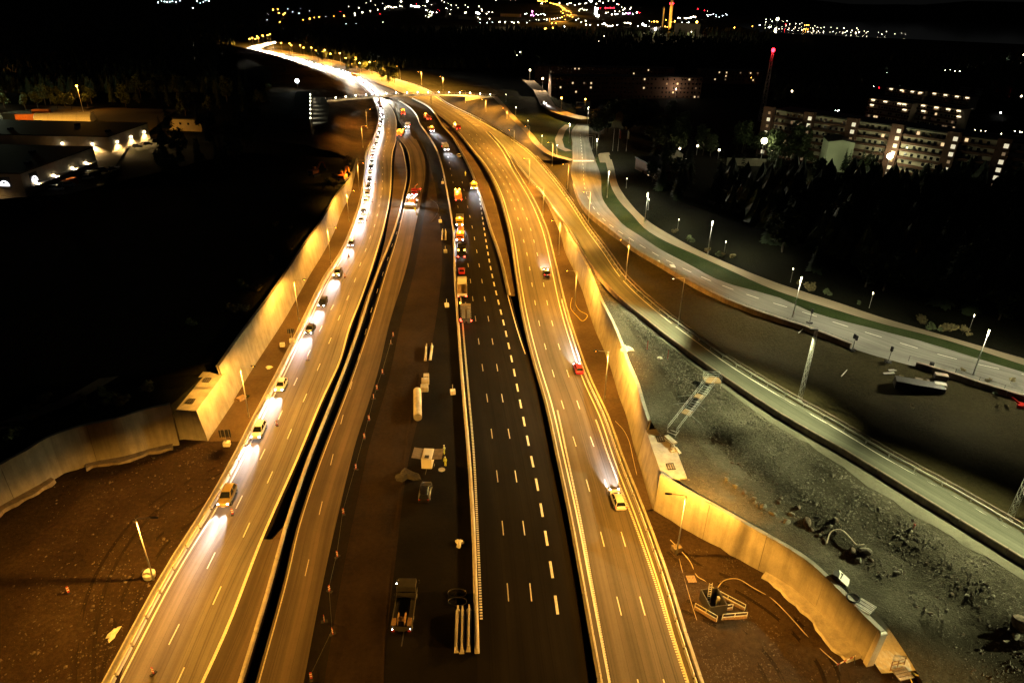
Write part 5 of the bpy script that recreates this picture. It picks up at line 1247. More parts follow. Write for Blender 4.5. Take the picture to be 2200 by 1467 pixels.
# middle work area: barrier units, pipe, blocks
BU = MB().loft([[Vector((x,y,z)) for y, z in JER] for x in (-2.95,2.95)]).mesh('spare_barrier', M['conc_bar'])
for i, (u0, v0, u1, v1, lab) in enumerate([(981,1402,984,1312,'left one of three spare concrete barrier units'),(992,1404,994,1313,'middle one of three spare concrete barrier units'),(1006,1400,1008,1310,'right one of three spare barrier units, next to the central barrier end')]):
    a, b = bp(u0,v0), bp(u1,v1); d = b-a; o = mobj('spare_barrier', BU, None, (a+b)/2, math.atan2(d.y,d.x)); o.scale = (d.length/5.9,1,1.25); tag(o, lab, 'barrier unit', 'spare barrier units at the bottom')
for (u0, v0, u1, v1, lab) in [(914,775,917,745,'left one of two pale barrier units on the dark work area'),(924,774,928,744,'right one of two pale barrier units on the dark work area'),(950,516,951,497,'pale barrier unit lying far up the work area, left'),(957,516,957,497,'pale barrier unit lying far up the work area, right')]:
    a, b = bp(u0,v0), bp(u1,v1); d = b-a; o = mobj('spare_barrier', BU, None, (a+b)/2, math.atan2(d.y,d.x)); o.scale = (d.length/5.9,1,1); tag(o, lab, 'barrier unit', 'spare barrier units up the work area')
a, b = bp(898,904), bp(897,846); d = b-a
t = thing('concrete_pipe', 'big pale concrete pipe lying lengthwise on the work area', 'pipe', (a+b)/2+Vector((0,0,.75)), math.atan2(d.y,d.x)); L = d.length/2
MB().lathe([(.55,-L),(.75,-L),(.75,L),(.55,L),(.55,L-.5),(.05,L-.5)],18,axis='X').build('pipe_shell', M['conc_bar'], t, smooth=False)
for k, (u, v, s_) in enumerate([(912,838,(1.5,1.6,1.0)),(914,823,(1.5,1.4,.9)),(916,812,(1.1,1.2,.8))]): blockbox(bp(u,v), R(5), ['front','middle','rear'][k]+' pale concrete block in the row behind the pipe', s_)
for (u, v, lab) in [(973,846,'white lidded box beside the central barrier'),(960,659,'small white box with stake by the central barrier'),(957,543,'small white lamp box halfway up the work area'),(951,395,'white box at the edge of the floodlit work area'),(946,478,'pale box with lifting stake beyond the floodlit patch')]:
    t = blockbox(bp(u,v), R(12), lab, (1.0,1.0,.9), 'equipment_box', 'box', M['white_plastic'], lug=False); MB().tube([(0,.2,.9),(0,.2,2.0)],.05,5).build('stake', M['white_plastic'], t)
heap(bp(987,1167), 'small pale sheet-covered pile beside the central barrier', 'covered_pile', 'pile', M['tarp'], (.55,.8,.6), 13)
heap(bp(874,1022), 'low dark gravel heap left of the works trailer', 'gravel_heap', 'heap', M['rock_dark'], (2.0,1.5,.5), 15)
t = thing('round_plate', 'round pale plate lying on the ground by the works trailer', 'plate', bp(949,1009)); MB().lathe([(.5,0),(.55,.03),(.55,.07),(.5,.1)],18).build('plate_disc', M['conc_bar'], t)
# works trailer with side wings
t = thing('works_trailer', 'pale works trailer with both side flaps raised, workers beside it', 'trailer', bp(920,1000), R(88))
MB().box((0,0,1.45),(3.0,1.7,1.9)).build('body', PC['white'], t, bevel=.05); MB().box((-1.53,0,1.4),(.05,1.5,1.6)).build('rear_door', PC['white'], t); MB().box((-.9,0,2.5),(.6,.7,.16)).build('roof_hatch', M['head'], t)
for s_ in (-1,1): MB().box((0.1,s_*1.6,2.35),(2.8,1.7,.06),M=Matrix.Rotation(s_*.12,3,'X')).build('side_flap', M['conc_old'], t)
for y in (-.95,.95): w_ = mobj('wheel', WHEEL, t, (-.2,y,.33)); mobj('rim', RIM, w_)
MB().beam((-1.5,0,.5),(-3.0,0,.5),.1).build('draw_bar', M['head'], t)
# people
def person(p, rz, label, pose=0, s=1.0):
    """one continuous body grown from a skeleton, head, hair-line and clothes as children"""
    t = thing('person', label, 'person', p, rz); t.scale = (s,s,s)
    J = [(0,0,.95),(0,0,1.15),(.02,0,1.38),(.03,0,1.52),(.05,0,1.66),(0,.10,.90),(.03+.14*pose,.11,.50),(-.02+.02*pose,.11,.09),(.16,.12,.05),(0,-.10,.90),(-.02,-.11,.50),(-.06,-.11,.09),(.10,-.12,.05),(0,.20,1.42),(.05,.26,1.14),(.20+.15*pose,.24,.95),(0,-.20,1.42),(.04,-.27,1.13),(.16,-.25,.93),(.24+.15*pose,.23,.92),(.20,-.24,.89)]
    E_ = [(0,1),(1,2),(2,3),(3,4),(0,5),(5,6),(6,7),(7,8),(0,9),(9,10),(10,11),(11,12),(2,13),(13,14),(14,15),(2,16),(16,17),(17,18),(15,19),(18,20)]
    RR = [.15,.15,.16,.06,.10,.10,.075,.055,.05,.10,.075,.055,.05,.075,.055,.042,.075,.055,.042,.035,.035]
    me = bpy.data.meshes.new('body'); me.from_pydata(J, E_, []); o = bpy.data.objects.new('body', me); COL.objects.link(o); o.parent = t
    m_ = o.modifiers.new('skin', 'SKIN'); o.modifiers.new('sub', 'SUBSURF').levels = 1; o.modifiers['sub'].render_levels = 1
    for i, sv in enumerate(me.skin_vertices[0].data): sv.radius = (RR[i],RR[i]); sv.use_root = (i == 0)
    me.materials.append(M['hivis'])
    MB().ell((.06,0,1.70),(.10,.08,.12),10,6).build('head', M['skin'], t, smooth=True); MB().lathe([(.125,0),(.12,.05),(.09,.10),(.03,.125)],12,(.05,0,1.74)).build('helmet', M['white_plastic'], t, smooth=True)
    mb = MB()
    for z in (1.12,1.28): mb.lathe([(.175,z),(.175,z+.05)],12)
    mb.build('reflective_band', M['white_plastic'], t); return t
M['skin'] = mat('skin', (.42,.26,.18), .6)
person(bp(957,1000), R(250), 'worker in pale yellow hi-vis standing nearest by the works trailer', 0)
person(bp(955,975), R(200), 'worker in hi-vis walking behind the works trailer', 1)
person(bp(1000,378), R(270), 'worker in yellow hi-vis alone on the fresh asphalt', 0)
person(bp(892,455), R(250), 'worker beside the floodlit paving machine', 1)
# wire coils on the black lane
for k, (u, v) in enumerate(((982,1275),(983,1293))):
    tag(MB().tube([bp(u+20*math.cos(a),v+9*math.sin(a))+Vector((0,0,.06+.004*i)) for i, a in enumerate([j*.3 for j in range(44)])], .03, 4).build('wire_coil', M['head']), ['far','near'][k]+' one of two wire coils behind the spare barrier units', 'wire coil')
# ---- local road: temporary signals, signs, crates in the dark
def signal(p, rz, label, n=1):
    t = thing('traffic_signal', label, 'traffic signal', p, rz); MB().box((0,0,.15),(1.0,.8,.3)).build('base', M['head'], t); MB().tube([(0,0,.3),(0,0,2.6)],.06,6).build('post', M['head'], t)
    for k in range(n): MB().box((0,-.35+.7*k if n > 1 else 0,2.9),(.3,.5,1.0)).build('signal_head', M['black'], t, bevel=.04)
    MB().beam((-.8,0,.08),(.8,0,.08),.12).beam((0,-.8,.08),(0,.8,.08),.12).build('cross_foot', M['head'], t)
signal(bp(1739,694,zLR(694)), R(200), 'dark temporary signal on a cross foot on the local road'); signal(bp(1831,752,zLR(752)), R(190), 'double-headed dark temporary signal at the end of the brown wall', 2); signal(bp(1908,778,zLR(778)), R(200), 'dark temporary signal at the start of the reddish wall')
blockbox(bp(2001,786,zLR(786)), 0, 'small black box on the local road by the reddish wall', (.6,.6,.8), 'ballast_box', 'box', M['black'], lug=False)
FM2 = [q for L_ in mid for q in L_]
def wz(u, v):
    for k in range(140):
        p = bp(u, v, 9-k*.1); b = min(FM2, key=lambda q: (q.x-p.x)**2+(q.y-p.y)**2)
        if p.z <= b.z: return Vector((p.x, p.y, b.z))
    return bp(u, v, zLR(v)-1.5)
for (u, v, lab, s_, mt) in [(1981,822,'rusty lid plate beside the long dark box',(2.4,1.6,.5),'conc_old'),(2018,820,'upper pale crate below the reddish wall',(2.2,1.4,.9),'conc_old'),(2018,833,'lower pale crate below the reddish wall',(2.0,1.3,.9),'conc_bar')]:
    o = blockbox(wz(u,v), R(-20), lab, s_, 'container' if s_[0] > 5 else 'crate', 'container' if s_[0] > 5 else 'crate', M[mt], lug=False)
for k, (u, v) in enumerate(((1914,790),(1926,792),(1921,797),(1908,808))):
    o = MB().box((0,0,.1),(2.2,.5,.14)).build('plank', M['conc_bar']); o.location = wz(u,v); o.rotation_euler = (0,0,R(-10+k*7)); tag(o, ['first','second','third','last'][k]+' loose plank lying below the start of the reddish wall', 'plank', 'planks below the reddish wall')
for (u, v, lab) in ((1722,716,'white pipe lying behind the brown wall near its end'),(1815,802,'white pole lying across the dark waste ground')):
    p = wz(u, v); tag(MB().tube([p+Vector((-1.4,-1.6,.2)), p+Vector((1.4,1.6,.3))],.09,6).build('pipe', M['white_plastic']), lab, 'pipe')
t = thing('red_machine', 'red machine part just showing at the right edge by the local road', 'machine', bp(2204,882,zLR(882)-1), R(-30)); MB().box((0,0,.6),(3,1.6,.9)).build('body', PC['red'], t, bevel=.1); MB().beam((-1.2,0,1),(-2.6,.2,1.8),.25).build('arm', PC['red'], t)
# ================================================================== loose stones and boulders
def stone_field(name, pts, mt, seed, label=None):
    rr = random.Random(seed); mb = MB(); vs = []; fs = []
    for p, s in pts:
        b = len(vs); a = rr.uniform(0, 6); c_, s_ = math.cos(a), math.sin(a)
        for x, y, z in ((1,0,.1),(0,1,.05),(-1,.1,0),(.1,-1,.1),(.1,.1,.8),(.55,.6,.5)):
            x *= rr.uniform(.7,1.2); y *= rr.uniform(.5,1.0)
            vs.append((p.x+(x*c_-y*s_)*s, p.y+(x*s_+y*c_)*s, p.z-.1*s+z*s*rr.uniform(.7,1.2)))
        fs += [(b,b+5,b+4),(b,b+1,b+5),(b+1,b+4,b+5),(b+1,b+2,b+4),(b+2,b+3,b+4),(b+3,b,b+4)]
    me = bpy.data.meshes.new(name); me.from_pydata(vs, [], fs); me.materials.append(mt); o = bpy.data.objects.new(name, me); COL.objects.link(o); o['kind'] = 'stuff'; return o
rs = random.Random(21); P1 = []; P2 = []
for _ in range(22000):
    i = rs.randrange(2, NS-2); j = rs.randrange(4, K-5); t = j/K
    a, b, c = lines[j][i], lines[j+1][i], lines[j][i+1]
    w = (lines[K][i]-lines[0][i]).length
    if t < min(.45, 5.5/max(w,.1))*1.05 or w < 9: continue
    p = a+(b-a)*rs.random()+(c-a)*rs.random(); toe = t < .6
    s = rs.uniform(.09,.20) if rs.random() < .9 else rs.uniform(.2,.34)
    (P2 if toe and rs.random() < .15 else P1).append((p, s))
for _ in range(6500):
    i = rs.randrange(int(.40*NS), NS-2); j = rs.randrange(0, 13); a, b = lines[j][i], lines[j+1][i+1]; P1.append((a.lerp(b, rs.random())+Vector((rs.uniform(-.3,.3),rs.uniform(-.3,.3),.07)), rs.uniform(.035,.09) if rs.random() < .95 else rs.uniform(.1,.2)))
stone_field('crushed_rock_stones', P1, M['rock'], 1); stone_field('reddish_stones', P2, M['rock_red'], 2)
P3 = []
for _ in range(1500):
    v = rs.uniform(960, 1466); u = LCb(v)-25-abs(rs.gauss(0, 170)); p = bp(u, v, 0)
    if p.x > -75: P3.append((p, rs.uniform(.05,.16) if rs.random() < .93 else rs.uniform(.2,.35)))
for _ in range(1800):
    v = rs.uniform(1180, 1466); u = RCr(v)+25+abs(rs.gauss(0, 150)); P3.append((bp(u, v, 0), rs.uniform(.05,.14)))
stone_field('dirt_stones', P3, M['rock_red'], 3)
def rock_mesh(seed):
    rr = random.Random(seed); bm = bmesh.new(); bmesh.ops.create_icosphere(bm, subdivisions=2, radius=1)
    pl = [(Vector((rr.gauss(0,1),rr.gauss(0,1),rr.gauss(0,1))).normalized(), rr.uniform(.55,.85)) for _ in range(9)]
    for v in bm.verts:
        for n_, d in pl:
            e_ = v.co.dot(n_)-d
            if e_ > 0: v.co -= n_*e_*.9
    me = bpy.data.meshes.new('boulder'); bm.to_mesh(me); bm.free(); return me
BM = [rock_mesh(k) for k in range(5)]
for k, me in enumerate(BM): me.materials.append(M['rock_red'] if k % 2 else M['rock'])
bl = [(1690,1123,.9),(1733,1124,1.25),(1700,1108,.7),(1714,1096,.6),(1660,1105,.7),(1640,1090,.8),(1672,1082,.55),(1620,1072,.6),(1598,1060,.7),(1580,1045,.6),(1563,1032,.7),(1742,1140,.6),(1760,1150,.5),(1830,1190,.9),(1858,1188,1.2),(1845,1205,.8),(1870,1205,.7),(1783,1135,.5),(1795,1122,.6),(1925,1235,.6),(1935,1228,.5),(2190,1352,1.7),(2176,1380,.8),(2195,1400,.9),(2160,1385,.6)]
for k, (u, v, s) in enumerate(bl):
    s *= .72; o = mobj('boulder', BM[k % 5], None, slope_z(u, v)+Vector((0,0,.2*s)), k*1.3); o.scale = (s, s*.8, s*.7)
    BO = s; tag(o, 'huge reddish boulder at the right edge above the wood pile' if s > 1.08 else ('pale round boulder, biggest at the foot of the rock slope' if (u,v) == (1733,1124) else ('angular boulder among the rocks above the hose on the slope foot' if k < 13 else 'angular boulder among the rocks below the pale hose')), 'boulder', None if s > .88 else 'boulders along the foot of the rock slope')

for k in range(46):
    i = rs.choice([rs.uniform(.50,.66), rs.uniform(.66,.82), rs.uniform(.82,.93)]); q = lines[rs.choice((9,10,10,11,12))][int(i*(NS-1))]; s = rs.uniform(.16,.36)
    o = mobj('boulder', BM[k % 5], None, q+Vector((rs.uniform(-.5,.5),rs.uniform(-.5,.5),.1*s)), k*2.1); o.scale = (s, s*.8, s*.7)
    tag(o, 'small rock at the edge between gravel bench and crushed rock slope', 'rock', 'small rocks along the gravel bench')
# ================================================================== trees and shrubs
def leafy(n, rx, rz, zc, size, seed, lumps=7):
    rr = random.Random(seed); mb = MB(); vs = []; fs = []
    cs = [(Vector((rr.uniform(-.6,.6)*rx, rr.uniform(-.6,.6)*rx, zc+rr.uniform(-.6,.6)*rz)), rr.uniform(.35,.6)) for _ in range(lumps)]
    for _ in range(n):
        c, f = rr.choice(cs); d = Vector((rr.gauss(0,1),rr.gauss(0,1),rr.gauss(0,1))).normalized()
        p = c+Vector((d.x*rx*f, d.y*rx*f, d.z*rz*f))*rr.uniform(.7,1.08)
        q = Euler((rr.uniform(-.9,.9), rr.uniform(-.9,.9), rr.uniform(0,6))).to_matrix(); s = size*rr.uniform(.6,1.3); b = len(vs)
        vs += [p+q@Vector((-s,-s*.5,0)), p+q@Vector((s,-s*.4,.1*s)), p+q@Vector((s*.2,s*.8,-.1*s))]; fs.append((b,b+1,b+2))
    me = bpy.data.meshes.new('crown'); me.from_pydata(vs, [], fs); return me
def spruce(h, r, seed):
    rr = random.Random(seed); vs = []; fs = []; z = h*.1
    while z < h*.98:
        f = 1-(z/h); n = max(5, int(16*f+5))
        for k in range(n):
            a = rr.uniform(0,6.283); L = r*(f**.85)*rr.uniform(.65,1.15)+.15; w = .22*L+.12; dz = -.32*L+rr.uniform(-.1,.1)
            d = Vector((math.cos(a),math.sin(a),0)); n_ = Vector((-d.y,d.x,0)); b = len(vs)
            vs += [Vector((0,0,z+.15)), d*L*.55+n_*w+Vector((0,0,z+dz*.4)), d*L+Vector((0,0,z+dz)), d*L*.55-n_*w+Vector((0,0,z+dz*.4))]; fs += [(b,b+1,b+2),(b,b+2,b+3)]
        z += h*.035+.12
    me = bpy.data.meshes.new('crown'); me.from_pydata(vs, [], fs); return me
TREES = {}
for k in range(3):
    me = spruce(11+2*k, 2.5+.3*k, k); me.materials.append(M['needle']); TREES['spruce%d' % k] = (me, MB().tube([(0,0,-.5),(0,0,9)], .22, 6, .06).mesh('trunk', M['bark']))
    me = leafy(620, 3.2+.4*k, 3.6+.5*k, 6.2+.6*k, .62, 40+k); me.materials.append(M['leaf'])
    tm = MB().tube([(0,0,-.5),(.1,0,3),(0,.1,7)], .26, 6, .08)
    for a in range(4): tm.tube([(0,0,2.6+.5*a),(1.6*math.cos(a*1.7),1.6*math.sin(a*1.7),5+.5*a)], .09, 4, .03)
    TREES['birch%d' % k] = (me, tm.mesh('trunk', M['bark']))
    me = leafy(190, 1.0, .9, .9, .24, 70+k, 5); me.materials.append(M['dry'] if k != 1 else M['leaf']); TREES['shrub%d' % k] = (me, MB().tube([(0,0,-.2),(0,0,.9)], .05, 4, .02).mesh('stem', M['bark']))
def tree(kind, p, s, label, group, name, cat='tree'):
    c, tk = TREES[kind]; t = thing(name, label, cat, p, rs.uniform(0,6), group); t.scale = (s,s,s*rs.uniform(.9,1.15)); mobj('crown', c, t); mobj('trunk' if cat == 'tree' else 'stem', tk, t)
    return t
def scatter(n, fu, fv, fz, kinds, label, group, ok=lambda u,v: True, smin=.8, smax=1.25):
    k = 0; tries = 0
    while k < n and tries < n*30:
        tries += 1; u, v = rs.uniform(*fu), rs.uniform(*fv)
        if not ok(u, v): continue
        kd = rs.choice(kinds); tree(kd+str(rs.randrange(3)), bp(u, v, fz(v) if callable(fz) else fz), rs.uniform(smin, smax), label % ('spruce' if kd == 'spruce' else 'broad-leaved tree'), group, 'spruce_tree' if kd == 'spruce' else 'broadleaf_tree'); k += 1
scatter(70, (1400,2330), (395,780), zLR, ['spruce','birch'], 'dark %s in the unlit wood right of the cycle path', 'trees of the dark wood right of the cycle path', lambda u,v: bp(u,v,6).x > bp(PTr(max(v,420)),v,6).x+11 and v < 740 and v > PTr(400)*0+395+(0 if u < 1700 else 10))
scatter(34, (1283,1470), (262,335), 4.3, ['birch'], 'tall dark %s of the grove behind the flagpoles', 'trees of the grove behind the flagpoles', lambda u,v: not (1290 < u < 1400 and v > 295), .95, 1.4)
scatter(16, (1395,1480), (345,420), 4.6, ['birch','spruce'], 'dark %s around the house with lit windows', 'trees around the wooded house')
scatter(30, (1830,2260), (352,388), 6, ['birch','spruce','birch'], 'dark %s standing before the long apartment block', 'trees before the long apartment block', lambda u,v: not 1868 < u < 1930, smin=.8, smax=1.2)
scatter(10, (1650,1745), (338,352), 5, ['birch'], 'dark %s at the left end of the long apartment block', 'trees at the left end of the long block', smin=1.0, smax=1.4)
scatter(14, (1650,1830), (352,372), 6, ['spruce','birch'], 'small %s beside the pale green gable', 'trees beside the pale green gable', smin=.45, smax=.7)
scatter(9, (1470,1640), (300,340), 5, ['birch'], 'dark %s behind the floodlit fence', 'trees behind the floodlit fence', smin=.9)
scatter(60, (270,660), (165,400), 3, ['spruce','birch'], 'dark %s between industrial estate and motorway', 'trees between industrial estate and motorway', lambda u,v: u+ .9*(v-165) < 700 and u > (345 if v > 235 else 270))
scatter(16, (-20,200), (214,236), 2, ['birch'], 'lamp-lit %s behind the container yard', 'trees behind the container yard', smin=.7, smax=1.0)
scatter(14, (200,420), (190,236), 3, ['spruce','birch'], 'brown-lit %s on the bank right of the yard lamp', 'trees right of the yard lamp')
scatter(24, (620,1010), (112,178), 2, ['spruce','birch'], 'amber-lit %s on the far bank of the motorway', 'trees on the far bank of the motorway', lambda u,v: v < 0.36*(u-600)+102 and v > .36*(u-600)+82, .8, 1.1)
scatter(9, (70,150), (440,475), 2, ['birch'], 'dark %s screening the industrial estate', 'trees screening the industrial estate', smin=.35, smax=.55)
for k in range(30):   # shrubs along the path and on the waste ground
    if k < 20: v = rs.uniform(470,730); p = bp(PTr(v), v, zLR(v))+Vector((rs.uniform(1.2,5), 0, 0)); lab, g = 'lamp-lit shrub on the bank behind the cycle path', 'shrubs behind the cycle path'
    else: v = rs.uniform(800,880); p = wz(rs.uniform(1930,2180), v); lab, g = 'low dry shrub on the waste ground below the reddish wall', 'shrubs below the reddish wall'
    tree('shrub%d' % rs.randrange(3), p, rs.uniform(.6,1.4) if k < 20 else rs.uniform(.4,.7), lab, g, 'shrub', 'shrub')
for k in range(40):   # scrub on the dark plateau close to the wall edge
    q = LW_top[rs.randrange(len(LW_top))] if k % 2 else LG_top[rs.randrange(len(LG_top))]
    tree('shrub%d' % rs.randrange(3), Vector((q.x-rs.uniform(1.5,14), q.y+rs.uniform(0,6), q.z-.4)), rs.uniform(.6,1.7), 'dark scrub bush on the plateau above the left walls', 'scrub on the left plateau', 'shrub', 'shrub')
# far woods read as one dark mass
def woods(name, fu, fv, n, z, ok=lambda u,v: True, h=11):
    vs = []; fs = []
    for _ in range(n):
        u, v = rs.uniform(*fu), rs.uniform(*fv)
        if not ok(u, v): continue
        p = bp(u, v, z); hh = h*rs.uniform(.6,1.15); r = hh*.28; b = len(vs)
        for i in range(3):
            zz_ = hh*(.15+.3*i); rr = r*(1-.28*i)
            for k in range(6): a = k*1.047+i*.5; vs.append((p.x+rr*math.cos(a)*rs.uniform(.75,1.25), p.y+rr*math.sin(a)*rs.uniform(.75,1.25), p.z+zz_+rs.uniform(-.8,.5)))
        vs.append((p.x, p.y, p.z+hh))
        for i in range(2):
            for k in range(6): fs.append((b+i*6+k, b+i*6+(k+1) % 6, b+i*6+6+(k+1) % 6, b+i*6+6+k))
        for k in range(6): fs.append((b+12+k, b+12+(k+1) % 6, b+18))
    me = bpy.data.meshes.new(name); me.from_pydata(vs, [], fs); me.materials.append(M['needle']); o = bpy.data.objects.new(name, me); COL.objects.link(o); o['kind'] = 'stuff'
woods('far_woods', (600,1230), (64,150), 2600, 0, lambda u,v: v < .36*(u-600)+74)
woods('town_woods', (1130,1660), (68,135), 1500, 0)
woods('wood_behind_the_jam', (200,560), (60,125), 700, 0, lambda u,v: not (505 < u and v > 78))
woods('wood_left', (-100,470), (70,205), 1500, 2)
woods('grove_far_right', (1660,2260), (128,228), 900, 2, lambda u,v: v > 95+.02*(u-1660))
woods('wood_right_of_the_path', (1560,2600), (400,700), 1300, 6.5, lambda u,v: bp(u,v,6).x > bp(PTr(v),v,6).x+30)

# dark hills behind the town; lake ridge added to darken the water's reflection
def ridge(name, D, a0, a1, h, n=90):
    top = []; ft = []; bk = []
    for i in range(n):
        a = R(a0+(a1-a0)*i/(n-1)); d = Vector((math.sin(a), math.cos(a), 0)); hh = h*(.75+.25*math.sin(i*.21+D)+.12*math.sin(i*.67)+.05*math.sin(i*1.9))
        ft.append(d*D+Vector((0,0,-1))); top.append(d*(D+420)+Vector((0,0,hh))); bk.append(d*(D+1500)+Vector((0,0,-1)))
    strip(name, [ft, [x.lerp(y,.5)+Vector((0,0,h*.12)) for x, y in zip(ft, top)], top, bk], M['forest_floor'])
ridge('far_hills', 6300, -60, 60, 105); ridge('added_lake_ridge', 3450, 14, 62, 66)
# ================================================================== buildings
M['e_gal'] = emi('gallery_lamp_glow', (1.0,.78,.48), 2.2)
def wmesh(m, w=1.05, h=1.15): return MB().box((0,0,0),(w,.16,h)).mesh('window', m)
WD, WL, WL2, WW = wmesh(M['win_d']), wmesh(M['e_win']), wmesh(M['e_win2']), wmesh(M['e_winw'],1.5,1.5)
def block(label, p0, p1, depth, floors, fh, z0, bays, wallm, lit=.06, name='apartment_block', gallery=False, towers=(), roofm=None, lit_gallery=(), cat='apartment block', group=None):
    """slab building: its front runs from p0 to p1"""
    p0 = Vector((p0.x,p0.y,z0)); p1 = Vector((p1.x,p1.y,z0)); d = p1-p0; L = d.length; t = thing(name, label, cat, p0, math.atan2(d.y,d.x), group); H = floors*fh
    MB().box((L/2, depth/2, H/2-1), (L, depth, H+2)).build('wall', wallm, t); MB().box((L/2, depth/2, H+.25), (L+.6, depth+.6, .5)).build('roof', roofm or M['roof'], t)
    rr = random.Random(int(L*10)); bw = L/bays
    for f in range(floors):
        zc = f*fh+fh*.55
        if gallery: MB().box((L/2, -.75, f*fh+.35), (L-.2, 1.4, .9)).build('balcony', M['brick_d'], t)
        for b in range(bays):
            x = (b+.5)*bw
            if any(abs(x-tx) < 3.2 for tx in towers): continue
            if rr.random() < .18: continue
            r_ = rr.random(); me = WL if r_ < lit else (WL2 if r_ < lit*2 else WD)
            mobj('window', me, t, (x+rr.uniform(-.3,.3), -.03, zc))
    for tx in towers:
        tw = MB().box((tx, -1.1, H/2+.6), (4.6, 2.4, H+1.4)).build('stair_tower', M['brick_d'], t)
        for f in range(floors): mobj('window', WW if rr.random() < .75 else WL2, tw, (tx+.9, -2.33, f*fh+fh*.6))
    for (x, f) in lit_gallery: MB().box((x, -.5, f*fh+fh*.75), (2.2, .3, .7)).build('gallery_lamp', M['e_gal'], t)
    return t
p0, p1 = bp(1668,237,25), bp(2290,322,25); L = (p1-p0).length
tw = []
for u, v in ((1676,232),(1764,243),(1859,255),(1961,266),(2069,285),(2180,298)):
    q = bp(u, v, 25); tw.append((q-p0).dot((p1-p0).normalized()))
block('long apartment block with lit stair towers and dark balconies, at the right', p0, p1, 13, 7, 2.85, 5, 44, M['beige'], .05, gallery=True, towers=tw)
for (lab, u0, v0, u1, v1, fl, by, lg) in [
    ('upper gallery block with four warm lamps, left one of its row', 1905,188,1985,198, 3, 14, [(4,2),(12,2),(20,2),(26,2)]),
    ('upper gallery block with four lamps, right one of its row', 2000,198,2085,209, 3, 14, [(3,2),(11,2),(19,2),(26,2)]),
    ('lower gallery block with lamps behind the long block, left one', 1868,211,1960,224, 4, 16, [(3,3),(3,2),(11,3),(20,3),(23,3),(24,2)]),
    ('lower gallery block with lamps behind the long block, right one', 1975,223,2064,236, 4, 16, [(3,3),(4,2),(11,3),(18,3),(24,3),(25,2)])]:
    h = fl*2.9+5; block(lab, bp(u0,v0,h), bp(u1,v1,h), 10, fl, 2.9, 5, by, M['beige'], .03, lit_gallery=lg, gallery=True)
block('dark slab block with scattered lit windows behind the grove', bp(1185,163,19), bp(1510,166,19), 12, 5, 2.9, 4, 40, M['brick_d'], .05)
block('dark slab block behind another, a few windows lit', bp(1150,139,16), bp(1450,145,16), 12, 4, 2.9, 3, 40, M['brick_d'], .03)
block('low dark block left of the red-lit mast', bp(1505,151,12), bp(1640,154,12), 12, 3, 2.9, 3, 18, M['brick_d'], .12)
block('pale lit low building at the far right behind the gallery blocks', bp(2062,189,11), bp(2112,193,11), 12, 2, 3, 4, 10, M['pale_g'], .0)
block('small house with lit windows in the wood beside the cycle path', bp(1366,340,9), bp(1428,372,9), 9, 2, 2.8, 3.5, 5, M['brick_d'], .35, cat='house', name='house')
def gable(label, c, w, d, h, roof_h, rz, mt, name='house', cat='house'):
    t = thing(name, label, cat, c, rz); MB().loft([[Vector((-w/2,y,-1)),Vector((w/2,y,-1)),Vector((w/2,y,h)),Vector((0,y,h+roof_h)),Vector((-w/2,y,h))] for y in (0,d)]).build('wall', mt, t)
    for s_ in (-1,1): MB().loft([[Vector((s_*(w/2+.4),y,h-.1)),Vector((0,y,h+roof_h+.15)),Vector((0,y,h+roof_h+.4)),Vector((s_*(w/2+.4),y,h+.15))] for y in (-.3,d+.3)]).build('roof', M['roof'], t)
    return t
gable('tall pale green building with blank lamp-lit gable before the apartment block', bp(1794,372,5), 10.0, 12, 12.6, .7, R(-12), M['pale_g'], 'hall', 'building')
gable('small pale hut left of the tall green gable', bp(1716,346,5), 7, 8, 4.2, 1.2, R(-12), M['pale_g'])
gable('dark roofed house below the floodlight, lit wall at its end', bp(1450,352,5), 9, 10, 3.5, 2.5, R(35), M['beige'])
t = thing('lit_fence', 'long pale board wall lit under the floodlight', 'fence', bp(1560,357,5)); d = bp(1650,360,5)-bp(1560,357,5)
for k in range(16): MB().box((d*((k+.5)/16))+Vector((0,0,1.7)),(d.length/16-.06,.15,3.6),rz=math.atan2(d.y,d.x)).build('board', M['beige'], t)
# floodlights and small lamps near the apartment block
def flood(p, h, r, m, label, light=None, cat='floodlight', name='floodlight', group=None):
    t = thing(name, label, cat, p, 0, group); MB().tube([(0,0,-.5),(0,0,h)],.12,6,.08).build('pole', M['pole'], t); MB().ell((0,-.1,h+r*.6),(r,r,r),12,8).build('lamp_globe', m, t, smooth=True)
    if light: put_light(light, t, (0,-r*1.3,h+r*2), (0,-.4,-1))
    return t
def point(name, col, w, r=.4):
    l = bpy.data.lights.new(name, 'POINT'); l.energy = w; l.color = col; l.shadow_soft_size = r; return l
LF = point('flood_light', (1.0,1.0,.55), 2200)
LFILL = point('facade_fill_light', (1.0,.95,.55), 1500)
flood(bp(1633,352,5), 9, 1.25, M['e_led'], 'glaring greenish white floodlight over the pale board wall', LF); flood(bp(1898,388,5), 9.0, 1.1, M['e_led'], 'glaring greenish floodlight among the trees before the apartment block', LF)
LP_ = point('yard_light', WARMW, 900)
for (u, v, lab) in [(1458,332,'small lamp at the left lit gable below the flagless pole'),(1496,326,'small lamp in the shrub left of the board wall'),(1542,335,'small lamp above the dark roofed house'),(1473,354,'low lamp before the dark roofed house'),(1655,336,'small lamp right of the glaring floodlight'),(1687,336,'red-tinged small lamp by the hut'),(1830,330,'lamp at the right side of the green gable')]:
    flood(bp(u,v+8,5), 4, .38, M['e_warm'], lab, LP_ if u in (1458,1655,1830) else None, 'lamp', 'yard_lamp')
flood(bp(1762,392,5), 5, .3, M['e_led'], 'added low fill lamp in the trees before the green gable', point('gable_fill_light', (1.0,1.0,.55), 5200), 'lamp', 'yard_lamp')  # lamp added to brighten the green gable
